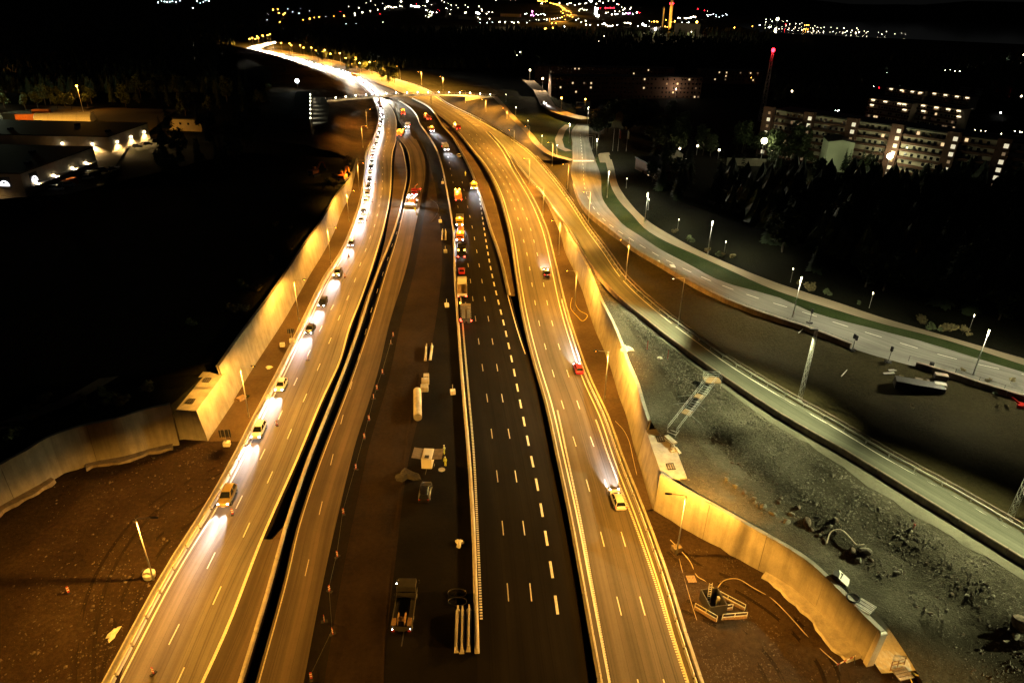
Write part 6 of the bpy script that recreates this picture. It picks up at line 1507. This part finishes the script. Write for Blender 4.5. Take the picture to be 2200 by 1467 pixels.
for u, v, lab in ((1905,352,'added unseen fill lamp at the foot of the long block, left of its middle'),(1990,364,'added unseen fill lamp at the foot of the long block, in its middle'),(2085,378,'added unseen fill lamp at the foot of the long block, towards its right end')):
    flood(bp(u,v,5), 6, .25, M['e_led'], lab, LFILL, 'lamp', 'yard_lamp')  # unseen fill lamps added to light the long block's front
for u, v, lab in ((1257,204,'street lamp before the dark slab block behind the grove, leftmost'),(1276,208,'short street lamp before the dark slab block, second from left'),(1332,208,'street lamp before the dark slab block, right of its middle'),(1450,212,'street lamp before the right part of the dark slab block')):
    flood(bp(u,v,5), 6, .35, M['e_warm'], lab, point('slab_light', WARMW, 2600) if u == 1257 else bpy.data.lights['slab_light'], 'street lamp', 'street_lamp')
# red-lit lattice mast
t = thing('radio_mast', 'tall lattice mast with glowing red lamp on top', 'mast', bp(1634,262,5)); lattice(37.5,2.6,1.0,20,.07,M['pole']).build('lattice_frame', M['pole'], t); MB().ell((0,0,38.7),(1.0,1.0,1.1),10,8).build('red_lamp', M['e_red'], t, smooth=True)
put_light(point('mast_light',(1,.02,.03),700),t,(0,-2,37))
# flag poles
for k, (u, v, c, lab) in enumerate([(1316,325,None,'bare white flagpole left of the two flags'),(1327,326,'red','flagpole with hanging red and white flag'),(1345,327,'grey','flagpole with hanging pale flag, right one')]):
    t = thing('flagpole', lab, 'flagpole', bp(u,v,4.3), 0, 'flagpoles by the side street'); MB().tube([(0,0,0),(0,0,10)],.08,6,.05).build('pole', M['white_plastic'], t); MB().ell((0,0,10.05),(.12,.12,.12),6,4).build('finial', M['steel'], t)
    if c: MB().loft([[Vector((.06,0,9.8)),Vector((.06,0,6.2))],[Vector((.4,.15,9.5)),Vector((.42,.12,6.0))],[Vector((.7,-.1,9.0)),Vector((.75,-.1,5.9))]],close=False,cap=False).build('flag', M['red_plastic'] if c == 'red' else M['tarp'], t)
for (u, v, lab) in ((1272,322,'tall portal sign post at the right of the crossing'),(1277,318,'second portal sign post at the right of the crossing')):
    t = thing('portal_post', lab, 'post', bp(u,v,4.3)); MB().tube([(0,0,0),(0,0,6)],.1,6).build('post', M['pole'], t); MB().beam((0,0,5.9),(-3.2,0,6.0),.12).build('arm', M['pole'], t)
# parked cars of the amber-lit car park far up
for k in range(9):
    car(bp(1240+3.6*(k % 5)+1.5*(k//5), 234-7*(k//5), 5), R(80), rc.choice(['sedan','hatch','estate']), rc.choice(['silver','white','grey']), 'parked car in the amber-lit car park beyond the local road', 'cars in the amber-lit car park', far=True, light=None, name='parked_car')
flood(bp(1256,236,5), 6, .45, M['e_sod'], 'sodium lamp over the car park beyond the local road', spotdata('car_park_light', SODIUM, 7000, 160, .4, .2), 'street lamp', 'street_lamp')
for (u, v, lab, c, w_) in [(1205,243,'orange lamp at the bend of the upper road','e_sod',30000),(1165,196,'pale lamp on the upper road by the bushes','e_warm',24000),(1138,175,'pale lamp at the top of the upper road','e_warm',20000)]:
    flood(bp(u,v,7), 8, .5, M[c], lab, spotdata('upper_road_light', SODIUM if c == 'e_sod' else (1,.72,.42), w_, 160, .4, .2), 'street lamp', 'street_lamp')
car(bp(1169,224,7.3), R(-75), 'estate', 'silver', 'car with blazing headlights coming down the upper road', far=True, light=L_CARM)
# plaza with wall lamps left of the footbridge
pz = [bp(671,207,10), bp(699,209,10), bp(708,232,10), bp(704,262,10), bp(672,272,10)]
tag(MB().add(pz,[(0,1,2,3,4)]).build('terrace', M['asph_path']), kind='structure')
w0, w1 = bp(670,209,10), bp(671,270,10)
t = thing('terrace_wall', 'dark building side with a row of small lamps over the terrace left of the footbridge', 'building', w0); d = w1-w0
ad = math.atan2(d.y,d.x)-math.pi/2; nl = Vector((-d.y,d.x,0)).normalized(); nl = nl if nl.x < 0 else -nl
MB().box(d/2+nl*5,(8,d.length,6.0),rz=ad).build('wall', M['roof'], t); MB().box(d/2+nl*5+Vector((0,0,3.2)),(8.5,d.length+.5,.4),rz=ad).build('roof', M['roof'], t)
lt_ = spotdata('terrace_light', (.95,1.0,.8), 1500, 100, .9, .15)
for k in range(7):
    q = d*((k+.5)/7)-nl*-.75+Vector((0,0,2.4)); MB().ell(q,(.35,.3,.3),6,4).build('wall_lamp', M['e_led'], t); put_light(lt_, t, q-nl*.9, -nl*.7+Vector((0,0,-1)))
flood(bp(640,190,8), 4, 1.3, M['e_cool'], 'bright bluish white lamp above the trees left of the footbridge', point('cool_light', (.7,1.0,.8), 1500), 'floodlight'); flood(bp(651,272,8.5), 2.5, .6, M['e_warm'], 'small white lamp below the terrace', None, 'lamp', 'yard_lamp')
# ---- industrial estate on the left
def shed(label, x0, x1, y0, y1, h, wallm):
    t = thing('industrial_hall', label, 'industrial building', (x0,y0,0)); MB().box(((x1-x0)/2,(y1-y0)/2,h/2-.5),(x1-x0,y1-y0,h+1)).build('wall', wallm, t); MB().box(((x1-x0)/2,(y1-y0)/2,h+.2),(x1-x0+.3,y1-y0+.3,.5)).build('roof', M['roof'], t)
    for k in range(7): MB().box((6+k*(x1-x0-12)/6,(y1-y0)*(.3+.4*(k%2)),h+.8),(1.6,2.4,.8)).build('roof_light', M['win_d'], t)
    return t
A0 = bp(57,421,0); A1 = bp(245,361,0)
HA = shed('nearer industrial hall with two lit half-round logo signs', A0.x-75, A0.x, A0.y, A1.y+2, 8.0, M['beige']); wA = 75
B0 = bp(236,327,0)
HB = shed('farther industrial hall with a row of wall lamps', B0.x-150, B0.x+1, B0.y, B0.y+37, 6.8, M['beige'])
def logo(x, y, z, face):
    mb = MB(); ring_ = []
    Q = (lambda a, b: Vector((x+a, y, z+b))) if face == 'y' else (lambda a, b: Vector((x, y+a, z+b)))
    off = Vector((0,-.22,0)) if face == 'y' else Vector((.22,0,0))
    MB().loft([[Q(-2.2,-1.7),Q(2.2,-1.7),Q(2.2,2.2),Q(-2.2,2.2)],[p+off*.6 for p in (Q(-2.2,-1.7),Q(2.2,-1.7),Q(2.2,2.2),Q(-2.2,2.2))]]).build('sign_board', M['head'], HA)
    mb = MB(); N = 14
    for (ra, rb) in ((1.65,1.3),):
        for i in range(N):
            a0_, a1_ = math.pi*i/N, math.pi*(i+1)/N
            mb.loft([[Q(ra*math.cos(a),ra*math.sin(a)-.8)+off,Q(rb*math.cos(a),rb*math.sin(a)-.8)+off,Q(rb*math.cos(a),rb*math.sin(a)-.8)+off*1.4,Q(ra*math.cos(a),ra*math.sin(a)-.8)+off*1.4] for a in (a0_,a1_)])
    mb.loft([[Q(-1.65,-1.05)+off,Q(1.65,-1.05)+off,Q(1.65,-.8)+off,Q(-1.65,-.8)+off],[p+off*.4 for p in (Q(-1.65,-1.05)+off,Q(1.65,-1.05)+off,Q(1.65,-.8)+off,Q(-1.65,-.8)+off)]])
    for k in range(3): mb.loft([[Q(-.75+.6*k,-.6)+off,Q(-.45+.6*k,-.6)+off,Q(-.6+.6*k,.05)+off],[p+off*.4 for p in (Q(-.75+.6*k,-.6)+off,Q(-.45+.6*k,-.6)+off,Q(-.6+.6*k,.05)+off)]])
    mb.build('half_round_logo', M['e_sign'], HA)
logo(wA-6.5, -.02, 4.6, 'y'); logo(wA+.02, 6.5, 4.9, 'x')
lw_ = spotdata('wall_lamp_light', (1.0,.62,.23), 15000, 150, .5, .2)
def wall_lamp(parent, x, y, z, face):
    off = Vector((0,-.5,0)) if face == 'y' else Vector((.5,0,0)); q = Vector((x,y,z))+off
    MB().ell(q,(.45,.45,.4),8,5).build('wall_lamp', M['e_warm'], parent); MB().box(q+Vector((0,0,.5)),(.8,.8,.12)).build('lamp_hood', M['head'], parent); put_light(lw_, parent, q+off*1.2+Vector((0,0,-.2)), (off.x*.8,off.y*.8,-1))
ya = A1.y+2-A0.y
for f in (.13,.36,.62,.82): wall_lamp(HA, wA, ya*f, 3.4, 'x')
wall_lamp(HA, wA-18, 0, 7.0, 'y')
for x in (-8,-22): wall_lamp(HB, 151+x, 0, 3.6, 'y')
for f in (.15,.5,.85): wall_lamp(HB, 151, 37*f, 3.6, 'x')
lr_ = spotdata('rear_fill_light', SODIUM, 26000, 150, .5, .2)
for k, x in enumerate((-22,-45,-66,-84)):
    q = Vector((151+x, 37.7, 5.6)); MB().ell(q,(.35,.3,.3),6,4).build('wall_lamp', M['e_sod'], HB); put_light(lr_, HB, q+Vector((0,.6,0)), (0,1,-.55))  # rear lamps added to light the container fronts in the yard
MB().box((wA+1.2, ya*.5, 2.9), (2.4, ya*.9, .25)).build('canopy', M['conc_bar'], HA)
for k, (f, dx, sh, c) in enumerate([(.18,6,'van','white'),(.3,7,'van','silver'),(.42,5.5,'van','grey'),(.55,8,'suv','white'),(.68,6,'van','white'),(.8,7,'van','grey'),(.9,9,'sedan','black')]):
    car(Vector((A0.x+dx, A0.y+ya*f, -.15)), R(10+7*k), sh, c, '%s %s parked along the nearer industrial hall' % (c, {'van':'van','suv':'off-roader','sedan':'saloon'}[sh]), 'vehicles parked at the industrial hall', far=True, light=None, name='parked_car')
for k in range(5): car(Vector((B0.x+7+k*2.2, B0.y+12+k*6, -.15)), R(30), rc.choice(['van','suv']), 'black', 'dark vehicle parked under the lamps of the farther hall', 'vehicles at the farther hall', far=True, light=None, name='parked_car')
def skip(p, rz, c, label, s=(6,2.4,2.5)):
    t = thing('container', label, 'container', p, rz); MB().box((0,0,s[2]/2),s).build('box', c, t); mb = MB(); n_ = int(s[0]/.6)
    for k in range(n_):
        for y in (-1,1): mb.box((-s[0]/2+.6*(k+.5),y*(s[1]/2+.04),s[2]/2),(.3,.08,s[2]*.92))
    o = mb.build('corrugation', c, t); o['kind'] = 'stuff'
    MB().box((s[0]/2+.04,0,s[2]/2),(.06,s[1]*.9,s[2]*.9)).build('door', c, t); return t
skip(Vector((A0.x+8, A0.y+ya*.62, -.2)), R(70), M['head'], 'dark container before the nearer industrial hall'); skip(Vector((A0.x+6, A0.y+ya*.36, -.2)), R(80), M['orange'], 'reddish open container between the hall lamps')
skip(wz(1972,836)+Vector((0,0,-.1)), R(-20), M['head'], 'long low dark box standing in for a dark shadow shape below the reddish wall', (8,2.4,1.5))  # dark box put in for a shadow-like shape on the ground
p_ = bp(68,262,0); skip(p_, R(14), M['orange'], 'long orange-lit container in the yard, left of the yellow tent', (14,3,4.2)); p_ = bp(24,258,0); skip(p_, R(4), PC['blue'], 'blue container at the left edge of the yard', (7,2.6,3.6)); skip(bp(92,252,0), R(14), M['orange'], 'shorter orange container right of the long one', (9,3,4.4))
t = thing('tent_hall', 'yellow-glowing rounded tent hall behind the industrial roofs', 'tent hall', bp(142,263,0), R(16)); arch = lambda x: [Vector((x,-6*math.cos(a),.2+5*math.sin(a))) for a in [math.pi*i/10 for i in range(11)]]
MB().loft([arch(x) for x in (-14,-7,0,7,14)]).build('tent_cover', M['tarp'], t, smooth=False); mb = MB()
for x in (-14,-7,0,7,14): mb.tube([p+Vector((0,0,.05)) for p in arch(x)],.1,4)
mb.build('tent_ribs', M['steel'], t)
flood(bp(179,240,0), 14.5, .5, M['e_sod'], 'sodium lamp on a tall pole above the yard trees', None, 'street lamp', 'street_lamp')
o = [x for x in COL.objects if x.get('label','').startswith('sodium lamp on a tall pole')][0]; put_light(point('yard_sodium', SODIUM, 13000), o, (0,-1.5,13.6))
flood(bp(-25,245,0), 11, .6, M['e_led'], 'greenish lamp just outside the left edge by the yard', point('yard_led', (.85,1.0,.62), 18000), 'street lamp', 'street_lamp')
block('dark brick building catching orange light at the far left', bp(-40,112,12), bp(110,112,12), 14, 3, 3, 2, 12, M['brick_d'], .0, cat='building', name='brick_building'); flood(bp(-14,176,2), 7, .4, M['e_sod'], 'orange lamp at the foot of the far left brick building', point('brick_light', (1,.4,.08), 7000), 'street lamp', 'street_lamp')
block('low dark shed right of the industrial halls', bp(360,256,5), bp(430,258,5), 12, 1, 5, 0, 4, M['beige'], 0, cat='shed', name='shed')

# ================================================================== the town: far lamps, signs, works
FM = {}; SMALL = []
def far_light(u, v, c, s, label, group, name='far_street_lamp', h=7.0, cat='street lamp'):
    z = 0.0; d = CROT @ Vector(((u-1100.0)/F, (733.5-v)/F, -1.0)); hd_ = math.hypot(d.x, d.y); dep = -d.z/hd_
    if dep > .0105: p = bp(u, v, h)
    else:   # lamps on the far hills
        D = 5200+rs.uniform(0,700); p = Vector((d.x/hd_*D, d.y/hd_*D, CAM_H-dep*D))
    D = p.length; r = D*.00038*s*rs.uniform(.55,1.2)
    if s <= .9: SMALL.append((p, r, c)); return
    key = (c, round(math.log(r)*3))
    if key not in FM:
        r_ = math.exp(key[1]/3); FM[key] = MB().m(0).ell((0,0,0),(r_,r_,r_*1.15),8,5).m(1).tube([(0,0,-h if dep > .0105 else -30),(0,0,0)],r_*.12,4).mesh('far_lamp', [M[c], M['pole']])
    return tag(mobj(name, FM[key], None, p), label, cat, group)
def Z(zx, zy, k): return lambda a: (zx+a[0]/k, zy+a[1]/k)
z1, z2, z3, z4 = Z(560,0,5.5), Z(900,0,5.5), Z(1240,0,5.5), Z(1560,0,3.4375)
def many(zf, arr, c, s, label, group, **k):
    for a in arr: far_light(*zf(a), c, s, label, group, **k)
many(z1, [(145,118),(203,115),(215,157),(287,158),(268,175),(225,263),(503,238),(580,225),(635,212),(692,205),(865,195),(985,192)], 'e_sod', 1.3, 'amber street lamp above the far wood, upper left of centre', 'amber lamps above the far wood')
many(z1, [(380,148),(455,162),(578,130),(1125,283),(1008,283),(770,198),(475,110),(320,108),(90,170),(75,238)], 'e_cool', .6, 'faint white house lamp above the far wood', 'faint house lamps above the far wood')
many(z1, [(1040,80),(1160,97),(1250,38),(1440,45),(1945,75),(1445,265),(2080,150),(1355,65),(1300,15)], 'e_warm', .9, 'pale lamp of the far suburb at the top edge', 'pale lamps of the far suburb')
many(z1, [(1110,160),(1203,150),(1297,135),(1383,118),(1468,105),(1115,185)], 'e_warm', 1.1, 'upright warm lamp in the row below the far suburb', 'row of upright warm lamps')
many(z1, [(1485,83),(1510,80),(1540,90),(1565,95),(1585,85),(1605,92),(1645,72),(1668,80)], 'e_warm', 1.2, 'warm lamp in the bright string at the top edge', 'bright string of warm lamps')
many(z1, [(1660,20),(1968,18)], 'e_warm', 2.0, 'large warm lamp at the top edge', 'large warm lamps at the top edge')
many(z1, [(1780,72),(1800,76),(1820,80),(1840,82),(1860,80),(1875,85)], 'e_white', 1.6, 'white lamp of the glaring far sports ground', 'lamps of the far sports ground')
many(z1, [(1955,122),(1970,128),(1995,150),(2010,140),(2025,158),(1950,190),(1990,178),(2010,190),(1985,205),(2020,182)], 'e_led', 1.0, 'greenish lamp in the tight cluster on the far slope', 'tight cluster of greenish lamps')
many(z1, [(1840,50),(2095,120),(2115,130),(1410,168),(940,140)], 'e_red', .8, 'small red lamp of the far town', 'small red lamps of the far town')
many(z2, [(100,18),(150,60),(300,30),(335,105),(322,100),(378,118),(440,65),(463,97),(365,168),(210,150),(165,148),(580,90),(545,65),(270,12),(45,70),(75,75),(910,5),(1085,3),(1145,3),(345,45),(380,65)], 'e_warm', .9, 'warm lamp in the scattered town lights at the top centre', 'scattered town lights at the top centre')
many(z2, [(690,150),(700,160),(680,155),(715,165)], 'e_white', 2.0, 'white lamp of the glaring petrol station roof', 'lamps of the glaring far station')
many(z2, [(740,110),(710,80),(745,128),(800,165),(825,145),(868,150),(560,150),(545,155)], 'e_warm', 1.2, 'warm lamp beside the glaring far station', 'warm lamps beside the far station')
many(z2, [(948,268),(957,262),(1016,266),(1026,260),(1093,262),(1104,266),(1122,272),(1170,262),(1176,270),(835,226),(722,232),(700,212),(1307,245),(1388,238),(1417,240),(1480,235),(1512,235),(1568,228),(1600,225),(1636,217),(1668,214)], 'e_warm', 1.0, 'warm lamp in the row along the near edge of the town', 'row of warm lamps along the near town edge')
many(z2, [(1570,280),(1618,278),(1490,345),(1500,338)], 'e_sod', 1.5, 'orange lamp at the yard before the interchange', 'orange lamps at the far yard')
many(z2, [(1580,335)], 'e_sod', 3.0, 'big orange lamp in front of the far interchange', None)
many(z2, [(1275,272),(805,272),(725,275),(868,268)], 'e_cool', .9, 'bluish lamp among the warm row of the town edge', 'bluish lamps of the town edge')
many(z2, [(1340,175),(1325,185),(1355,190),(1340,140)], 'e_pink', 2.2, 'pink glowing shop sign of the far retail park', 'pink signs of the far retail park', name='shop_sign', cat='sign')
many(z2, [(1385,170),(1410,180),(1440,175),(1470,165),(1490,180),(1272,165),(1255,168)], 'e_white', 1.0, 'white lamp of the retail roof beside the pink sign', 'white lamps of the retail roof')
many(z2, [(1405,10),(1420,14),(1440,18),(1458,18),(1475,22),(1495,22),(1515,18),(1550,38),(1570,42),(1590,48),(1610,52),(1632,58),(1655,68),(1675,78),(1690,92),(1705,98),(1720,104),(1700,120),(1725,118),(1745,130),(1770,140),(1795,152),(1800,175),(1755,180),(1720,190),(1730,235),(1690,205),(1780,195),(1815,205),(1700,160),(1680,140)], 'e_sod', 1.2, 'amber lamp of the curving far interchange', 'amber lamps of the far interchange')
many(z2, [(1445,45),(1456,45),(1662,42),(1780,42),(1800,42),(1842,65),(1895,50),(1912,48),(1980,40),(1965,45),(1755,55),(2090,50),(2175,40),(2130,20)], 'e_warm', 1.1, 'paired warm lamp at the top edge beside the interchange', 'paired warm lamps at the top edge')
many(z2, [(2015,10),(2035,25),(2045,10),(2085,95),(2095,120),(2100,150),(2085,130),(2110,105),(2080,165),(2120,190),(2100,190)], 'e_white', 2.2, 'white lamp of the blazing far shopping centre', 'lamps of the blazing shopping centre')
many(z2, [(1905,110),(1930,105),(1950,120),(1980,120),(1895,130),(1920,265),(1970,250),(1860,240),(1975,295),(2025,300),(1885,225)], 'e_led', 1.1, 'greenish lamp by the trees of the shopping centre', 'greenish lamps by the shopping centre')
many(z2, [(1720,318),(2115,300),(2190,285)], 'e_white', 1.5, 'round white lamp at the near town edge', 'round white lamps of the near town edge')
many(z2, [(1750,458),(1630,508),(1658,495),(2125,492),(2130,608),(2190,430),(1785,480),(1160,655),(1350,648),(1365,660)], 'e_warm', .9, 'lone warm lamp in the dark belt below the town', 'lone warm lamps in the dark belt')
many(z2, [(1197,620)], 'e_warm', 2.2, 'bright warm lamp over the upper road in the dark belt', None)
many(z3, [(335,98),(355,98),(375,98),(395,98),(415,98),(435,98)], 'e_red', 1.5, 'lamp of the red shop sign in the far retail park', 'lamps of the red shop sign', name='shop_sign', cat='sign')
many(z3, [(470,52),(490,58),(525,90),(640,95),(625,108),(545,122),(500,137),(445,137),(560,105),(410,175),(370,18),(430,15),(270,18),(305,38),(228,48),(340,155),(365,150)], 'e_warm', 1.2, 'warm lamp of the retail park right of the shopping centre', 'warm lamps of the retail park')
many(z3, [(450,172),(475,172),(540,165),(555,170),(575,160),(655,172),(705,152)], 'e_white', 1.2, 'white shop front lamp in the retail park', 'white shop front lamps')
many(z3, [(590,160),(605,165),(620,160)], 'e_pink', 1.6, 'violet shop front lamp in the retail park', 'violet shop front lamps', name='shop_sign', cat='sign'); many(z3, [(725,145),(740,155),(490,50),(275,100)], 'e_red', 1.3, 'small red shop sign of the retail park', 'red shop signs', name='shop_sign', cat='sign')
many(z3, [(245,300),(320,275),(475,300),(300,290)], 'e_white', 1.6, 'white lamp above the far car park', 'white lamps above the far car park')
many(z3, [(345,300),(365,312),(385,312),(405,312),(420,305),(560,272),(580,275),(600,272),(620,278),(630,282)], 'e_warm', 1.2, 'warm lamp along the long far car park', 'warm lamps along the far car park')
many(z3, [(775,290),(795,305),(790,325),(810,310),(930,335),(940,330),(925,345)], 'e_white', 2.4, 'blazing white lamp of the far power plant', 'blazing lamps of the power plant')
many(z3, [(830,320),(850,318),(870,322),(970,350),(985,320),(855,255),(715,312)], 'e_white', 1.2, 'white lamp beside the blazing plant lamps', 'white lamps of the power plant')
many(z3, [(940,255),(950,262),(880,262),(910,258),(1050,240),(1040,320),(1065,322),(1155,250),(1150,262),(1090,228)], 'e_sod', 1.3, 'amber lamp at the foot of the far chimney', 'amber lamps of the power plant')
many(z3, [(1110,262)], 'e_sod', 3.2, 'big amber lamp at the foot of the far chimney', None); many(z3, [(1415,265)], 'e_sod', 3.8, 'biggest amber lamp at the right end of the power plant', None)
many(z3, [(1270,215),(1290,222),(1310,218),(1335,214),(1350,208),(1375,200),(1395,206),(1195,215),(1217,215)], 'e_warm', 1.5, 'warm lamp in the roof row of the power plant', 'roof row of the power plant')
many(z3, [(1240,272),(1255,290),(1270,280),(1300,275),(1245,300),(1315,272),(1280,295)], 'e_white', 1.5, 'pale lamp on the wall of the power plant', 'wall lamps of the power plant')
many(z3, [(1435,335),(1345,370),(1350,380),(1290,338)], 'e_warm', 1.3, 'warm lamp below the power plant', 'warm lamps below the power plant')
many(z3, [(1425,110),(1505,125)], 'e_red', 1.0, 'reddish lamp on the far hill right of the plant', 'reddish lamps on the far hill'); many(z3, [(1620,50),(1650,5)], 'e_white', 2.2, 'bright white lamp high on the far hill', 'bright lamps on the far hill'); many(z3, [(1595,40),(1865,40),(1670,10)], 'e_red', 1.4, 'red lamp high on the far hill', 'red lamps on the far hill')
many(z3, [(1530,178),(1545,182),(1560,178),(1575,180),(1590,176),(1612,170),(1640,180),(1640,198),(1715,160),(1735,158),(1755,165),(1775,160),(1720,190),(1770,182),(1545,200),(1680,205)], 'e_cool', .8, 'cool lit window of the far hillside building', 'cool windows of the far hillside building', name='far_window', cat='window')
many(z3, [(1575,105),(1540,135),(1680,98),(1675,135),(1760,112),(1820,110),(1950,92),(2108,88),(2145,150)], 'e_cool', .6, 'faint lamp on the dark far hill', 'faint lamps on the dark far hill')
many(z3, [(1858,330),(2070,315),(2168,165)], 'e_sod', 1.4, 'amber lamp at the left shore of the lake', 'amber lamps on the lake shore'); many(z3, [(2155,300)], 'e_cool', 1.1, 'cool lamp at the left shore of the lake', None)
shore = [(360,220),(390,216),(413,216),(455,222),(487,228),(500,215),(530,228),(545,180),(560,172),(625,205),(605,236),(645,232),(680,232),(720,234),(725,205),(775,205),(790,236),(820,210),(840,238),(870,210),(880,242),(893,232),(920,243),(930,228),(960,246),(965,210),(1020,232),(1048,236),(1125,242),(1150,256),(1185,235),(1247,252),(1295,247),(1325,256),(470,180),(515,176),(655,195),(675,205),(700,208),(1035,245),(985,240),(575,215),(560,225),(640,212)]
many(z4, shore, 'e_warm', .85, 'pale lamp in the string along the far lake shore', 'string of lamps along the far lake shore', h=5)
many(z4, [(580,190),(595,188),(610,188)], 'e_sod', 1.2, 'amber lamp in the string along the lake shore', 'amber lamps in the lake shore string', h=5); many(z4, [(380,143)], 'e_led', 3.4, 'brightest floodlight on the far lake shore', None, h=16); many(z4, [(318,203)], 'e_white', 2.0, 'white lamp at the water left of the shore string', None)
many(z4, [(340,160),(295,165),(295,145),(328,148),(420,160),(450,156),(250,188),(980,240),(975,222)], 'e_led', .8, 'greenish lamp around the bright shore floodlight', 'greenish lamps around the shore floodlight'); many(z4, [(65,22),(440,182)], 'e_red', 1.2, 'red lamp near the bright shore floodlight', 'red lamps near the shore floodlight')
many(z4, [(185,575),(13,540)], 'e_sod', 1.0, 'orange lamp by the low dark block', 'orange lamps by the low dark block'); many(z4, [(487,675)], 'e_warm', 2.2, 'reddish glowing lamp beyond the apartment roof', None); many(z4, [(770,700)], 'e_green', 1.6, 'green traffic light beyond the apartment roof', None, name='traffic_light', cat='traffic light')
many(z4, [(1087,642)], 'e_white', 2.2, 'white lamp at the left end of the gallery blocks', None); many(z4, [(1128,650)], 'e_red', 1.2, 'small red lamp at the left end of the gallery blocks', None)
many(z4, [(1618,520),(1655,518),(1670,524),(1690,526),(1725,528),(1600,528)], 'e_led', .9, 'lamp of the greenish sports ground at the right', 'lamps of the greenish sports ground'); many(z4, [(1868,495),(1815,542),(2065,432),(1995,720),(1190,540)], 'e_white', 1.0, 'lone white lamp in the dark upper right', 'lone white lamps, upper right')
many(z4, [(2190,410)], 'e_warm', 2.6, 'warm cluster lamp at the right edge', None); many(z4, [(2062,668),(2090,680),(2112,705),(2070,700)], 'e_red', 1.5, 'red tail lamp in the cluster at the upper right edge', 'red lamps at the upper right edge'); many(z4, [(2180,712)], 'e_warm', 2.0, 'warm lamp at the right edge below the red cluster', None)
zz7 = Z(1650,180,4)
many(zz7, [(2000,250)], 'e_white', 2.6, 'star-bright white lamp behind the right end of the long block', None); many(zz7, [(1780,398),(1830,405),(1870,408),(2005,432),(2120,408),(2165,415),(2180,418)], 'e_warm', 1.0, 'low warm lamp behind the roof of the long block', 'low lamps behind the long block'); many(zz7, [(580,232),(600,235),(610,230)], 'e_white', .9, 'white lamp just above the long block roof', 'white lamps above the long block roof')
many(Z(0,0,3), [(1020,18),(1040,8),(1060,12),(1075,16),(1095,14),(1110,10),(1135,14),(1160,5),(1245,55),(1270,10),(1290,22),(1310,14),(1325,5),(1345,8)], 'e_cool', 1.0, 'pale lamp of the hilltop suburb at the upper left', 'lamps of the hilltop suburb')
# chimney and stack of the power plant, T-shaped pylon sign, plant buildings
ch = bp(1437,66,0); t = thing('chimney', 'tall amber-lit chimney with red lamps at the power plant', 'chimney', ch); MB().tube([(0,0,0),(0,0,110)],3.8,14,2.8).build('shaft', M['beige'], t, smooth=True)
for z_ in (55,): 
    for a in (0,2.1,4.2): MB().ell((3.9*math.cos(a-1),3.9*math.sin(a-1),z_),(1.6,1.6,1.6),6,4).build('red_lamp', M['e_red'], t)
put_light(point('chimney_light', SODIUM, 90000, 3), t, (10,-16,8)); put_light(point('chimney_light', SODIUM, 30000, 3), t, (-8,-14,40))
st = bp(1421,66,0); t = thing('steel_stack', 'slim pale stack left of the tall chimney', 'chimney', st); MB().tube([(0,0,0),(0,0,48)],2.2,10,2.0).build('shaft', M['conc'], t); MB().lathe([(2.6,46),(2.6,47)],10).build('collar', M['head'], t)
for (lab, u0, v0, u1, v1, h, mt) in [('long pale plant building right of the chimney',1450,50,1505,52,22,'conc'),('low plant hall left of the chimney',1375,58,1425,60,10,'conc_old'),('long low retail hall with lit strip in the far town',1020,36,1180,40,9,'conc_old'),('amber-lit hall in the far town',1075,30,1118,31,8,'beige'),('low yellow-lit hall at the left of the far retail park',985,35,1018,37,7,'beige'),('flat car park building before the power plant',1280,60,1375,62,7,'conc_old')]:
    block(lab, bp(u0,v0,h), bp(u1,v1,h), 30, 1, h, 0, 6, M[mt], 0, cat='hall', name='far_hall')
pk = point('plant_light', (1,.75,.4), 50000, 3)
for u, v in ((1470,66),(1400,66),(1095,44),(1000,44)):
    o = bpy.data.objects.new('plant_light', pk); COL.objects.link(o); o.location = bp(u, v, 14)
t = thing('pylon_sign', 'T-shaped pylon sign by the far retail park', 'sign', bp(1168,40,0)); MB().tube([(0,0,0),(0,0,34)],1.0,8).build('pylon', M['conc'], t); MB().box((0,0,35),(26,2,5)).build('sign_panel', M['conc'], t)
# lit road of the far interchange
ir = resample([bp(*q) for q in ((1150,1.5),(1180,5),(1200,10),(1213,18),(1222,28),(1230,36),(1212,44),(1200,48))], 20)
strip('interchange_road', [offset(ir,-22,.1), offset(ir,22,.1)], M['asph_path'])
il = point('interchange_light', SODIUM, 450000, 3)
for k in range(0, len(ir), max(1, len(ir)//9)):
    o = bpy.data.objects.new('interchange_light', il); COL.objects.link(o); o.location = ir[k]+Vector((0,0,16))

# the many faint lamps of the town that nobody could count
mb = MB(); cs = sorted({c for _, _, c in SMALL})
for p, r, c in SMALL: mb.m(cs.index(c)).ell(p, (r*.8,r*.8,r), 6, 3)
o = mb.build('far_town_lights', [M[c] for c in cs], recalc=False); o['kind'] = 'stuff'
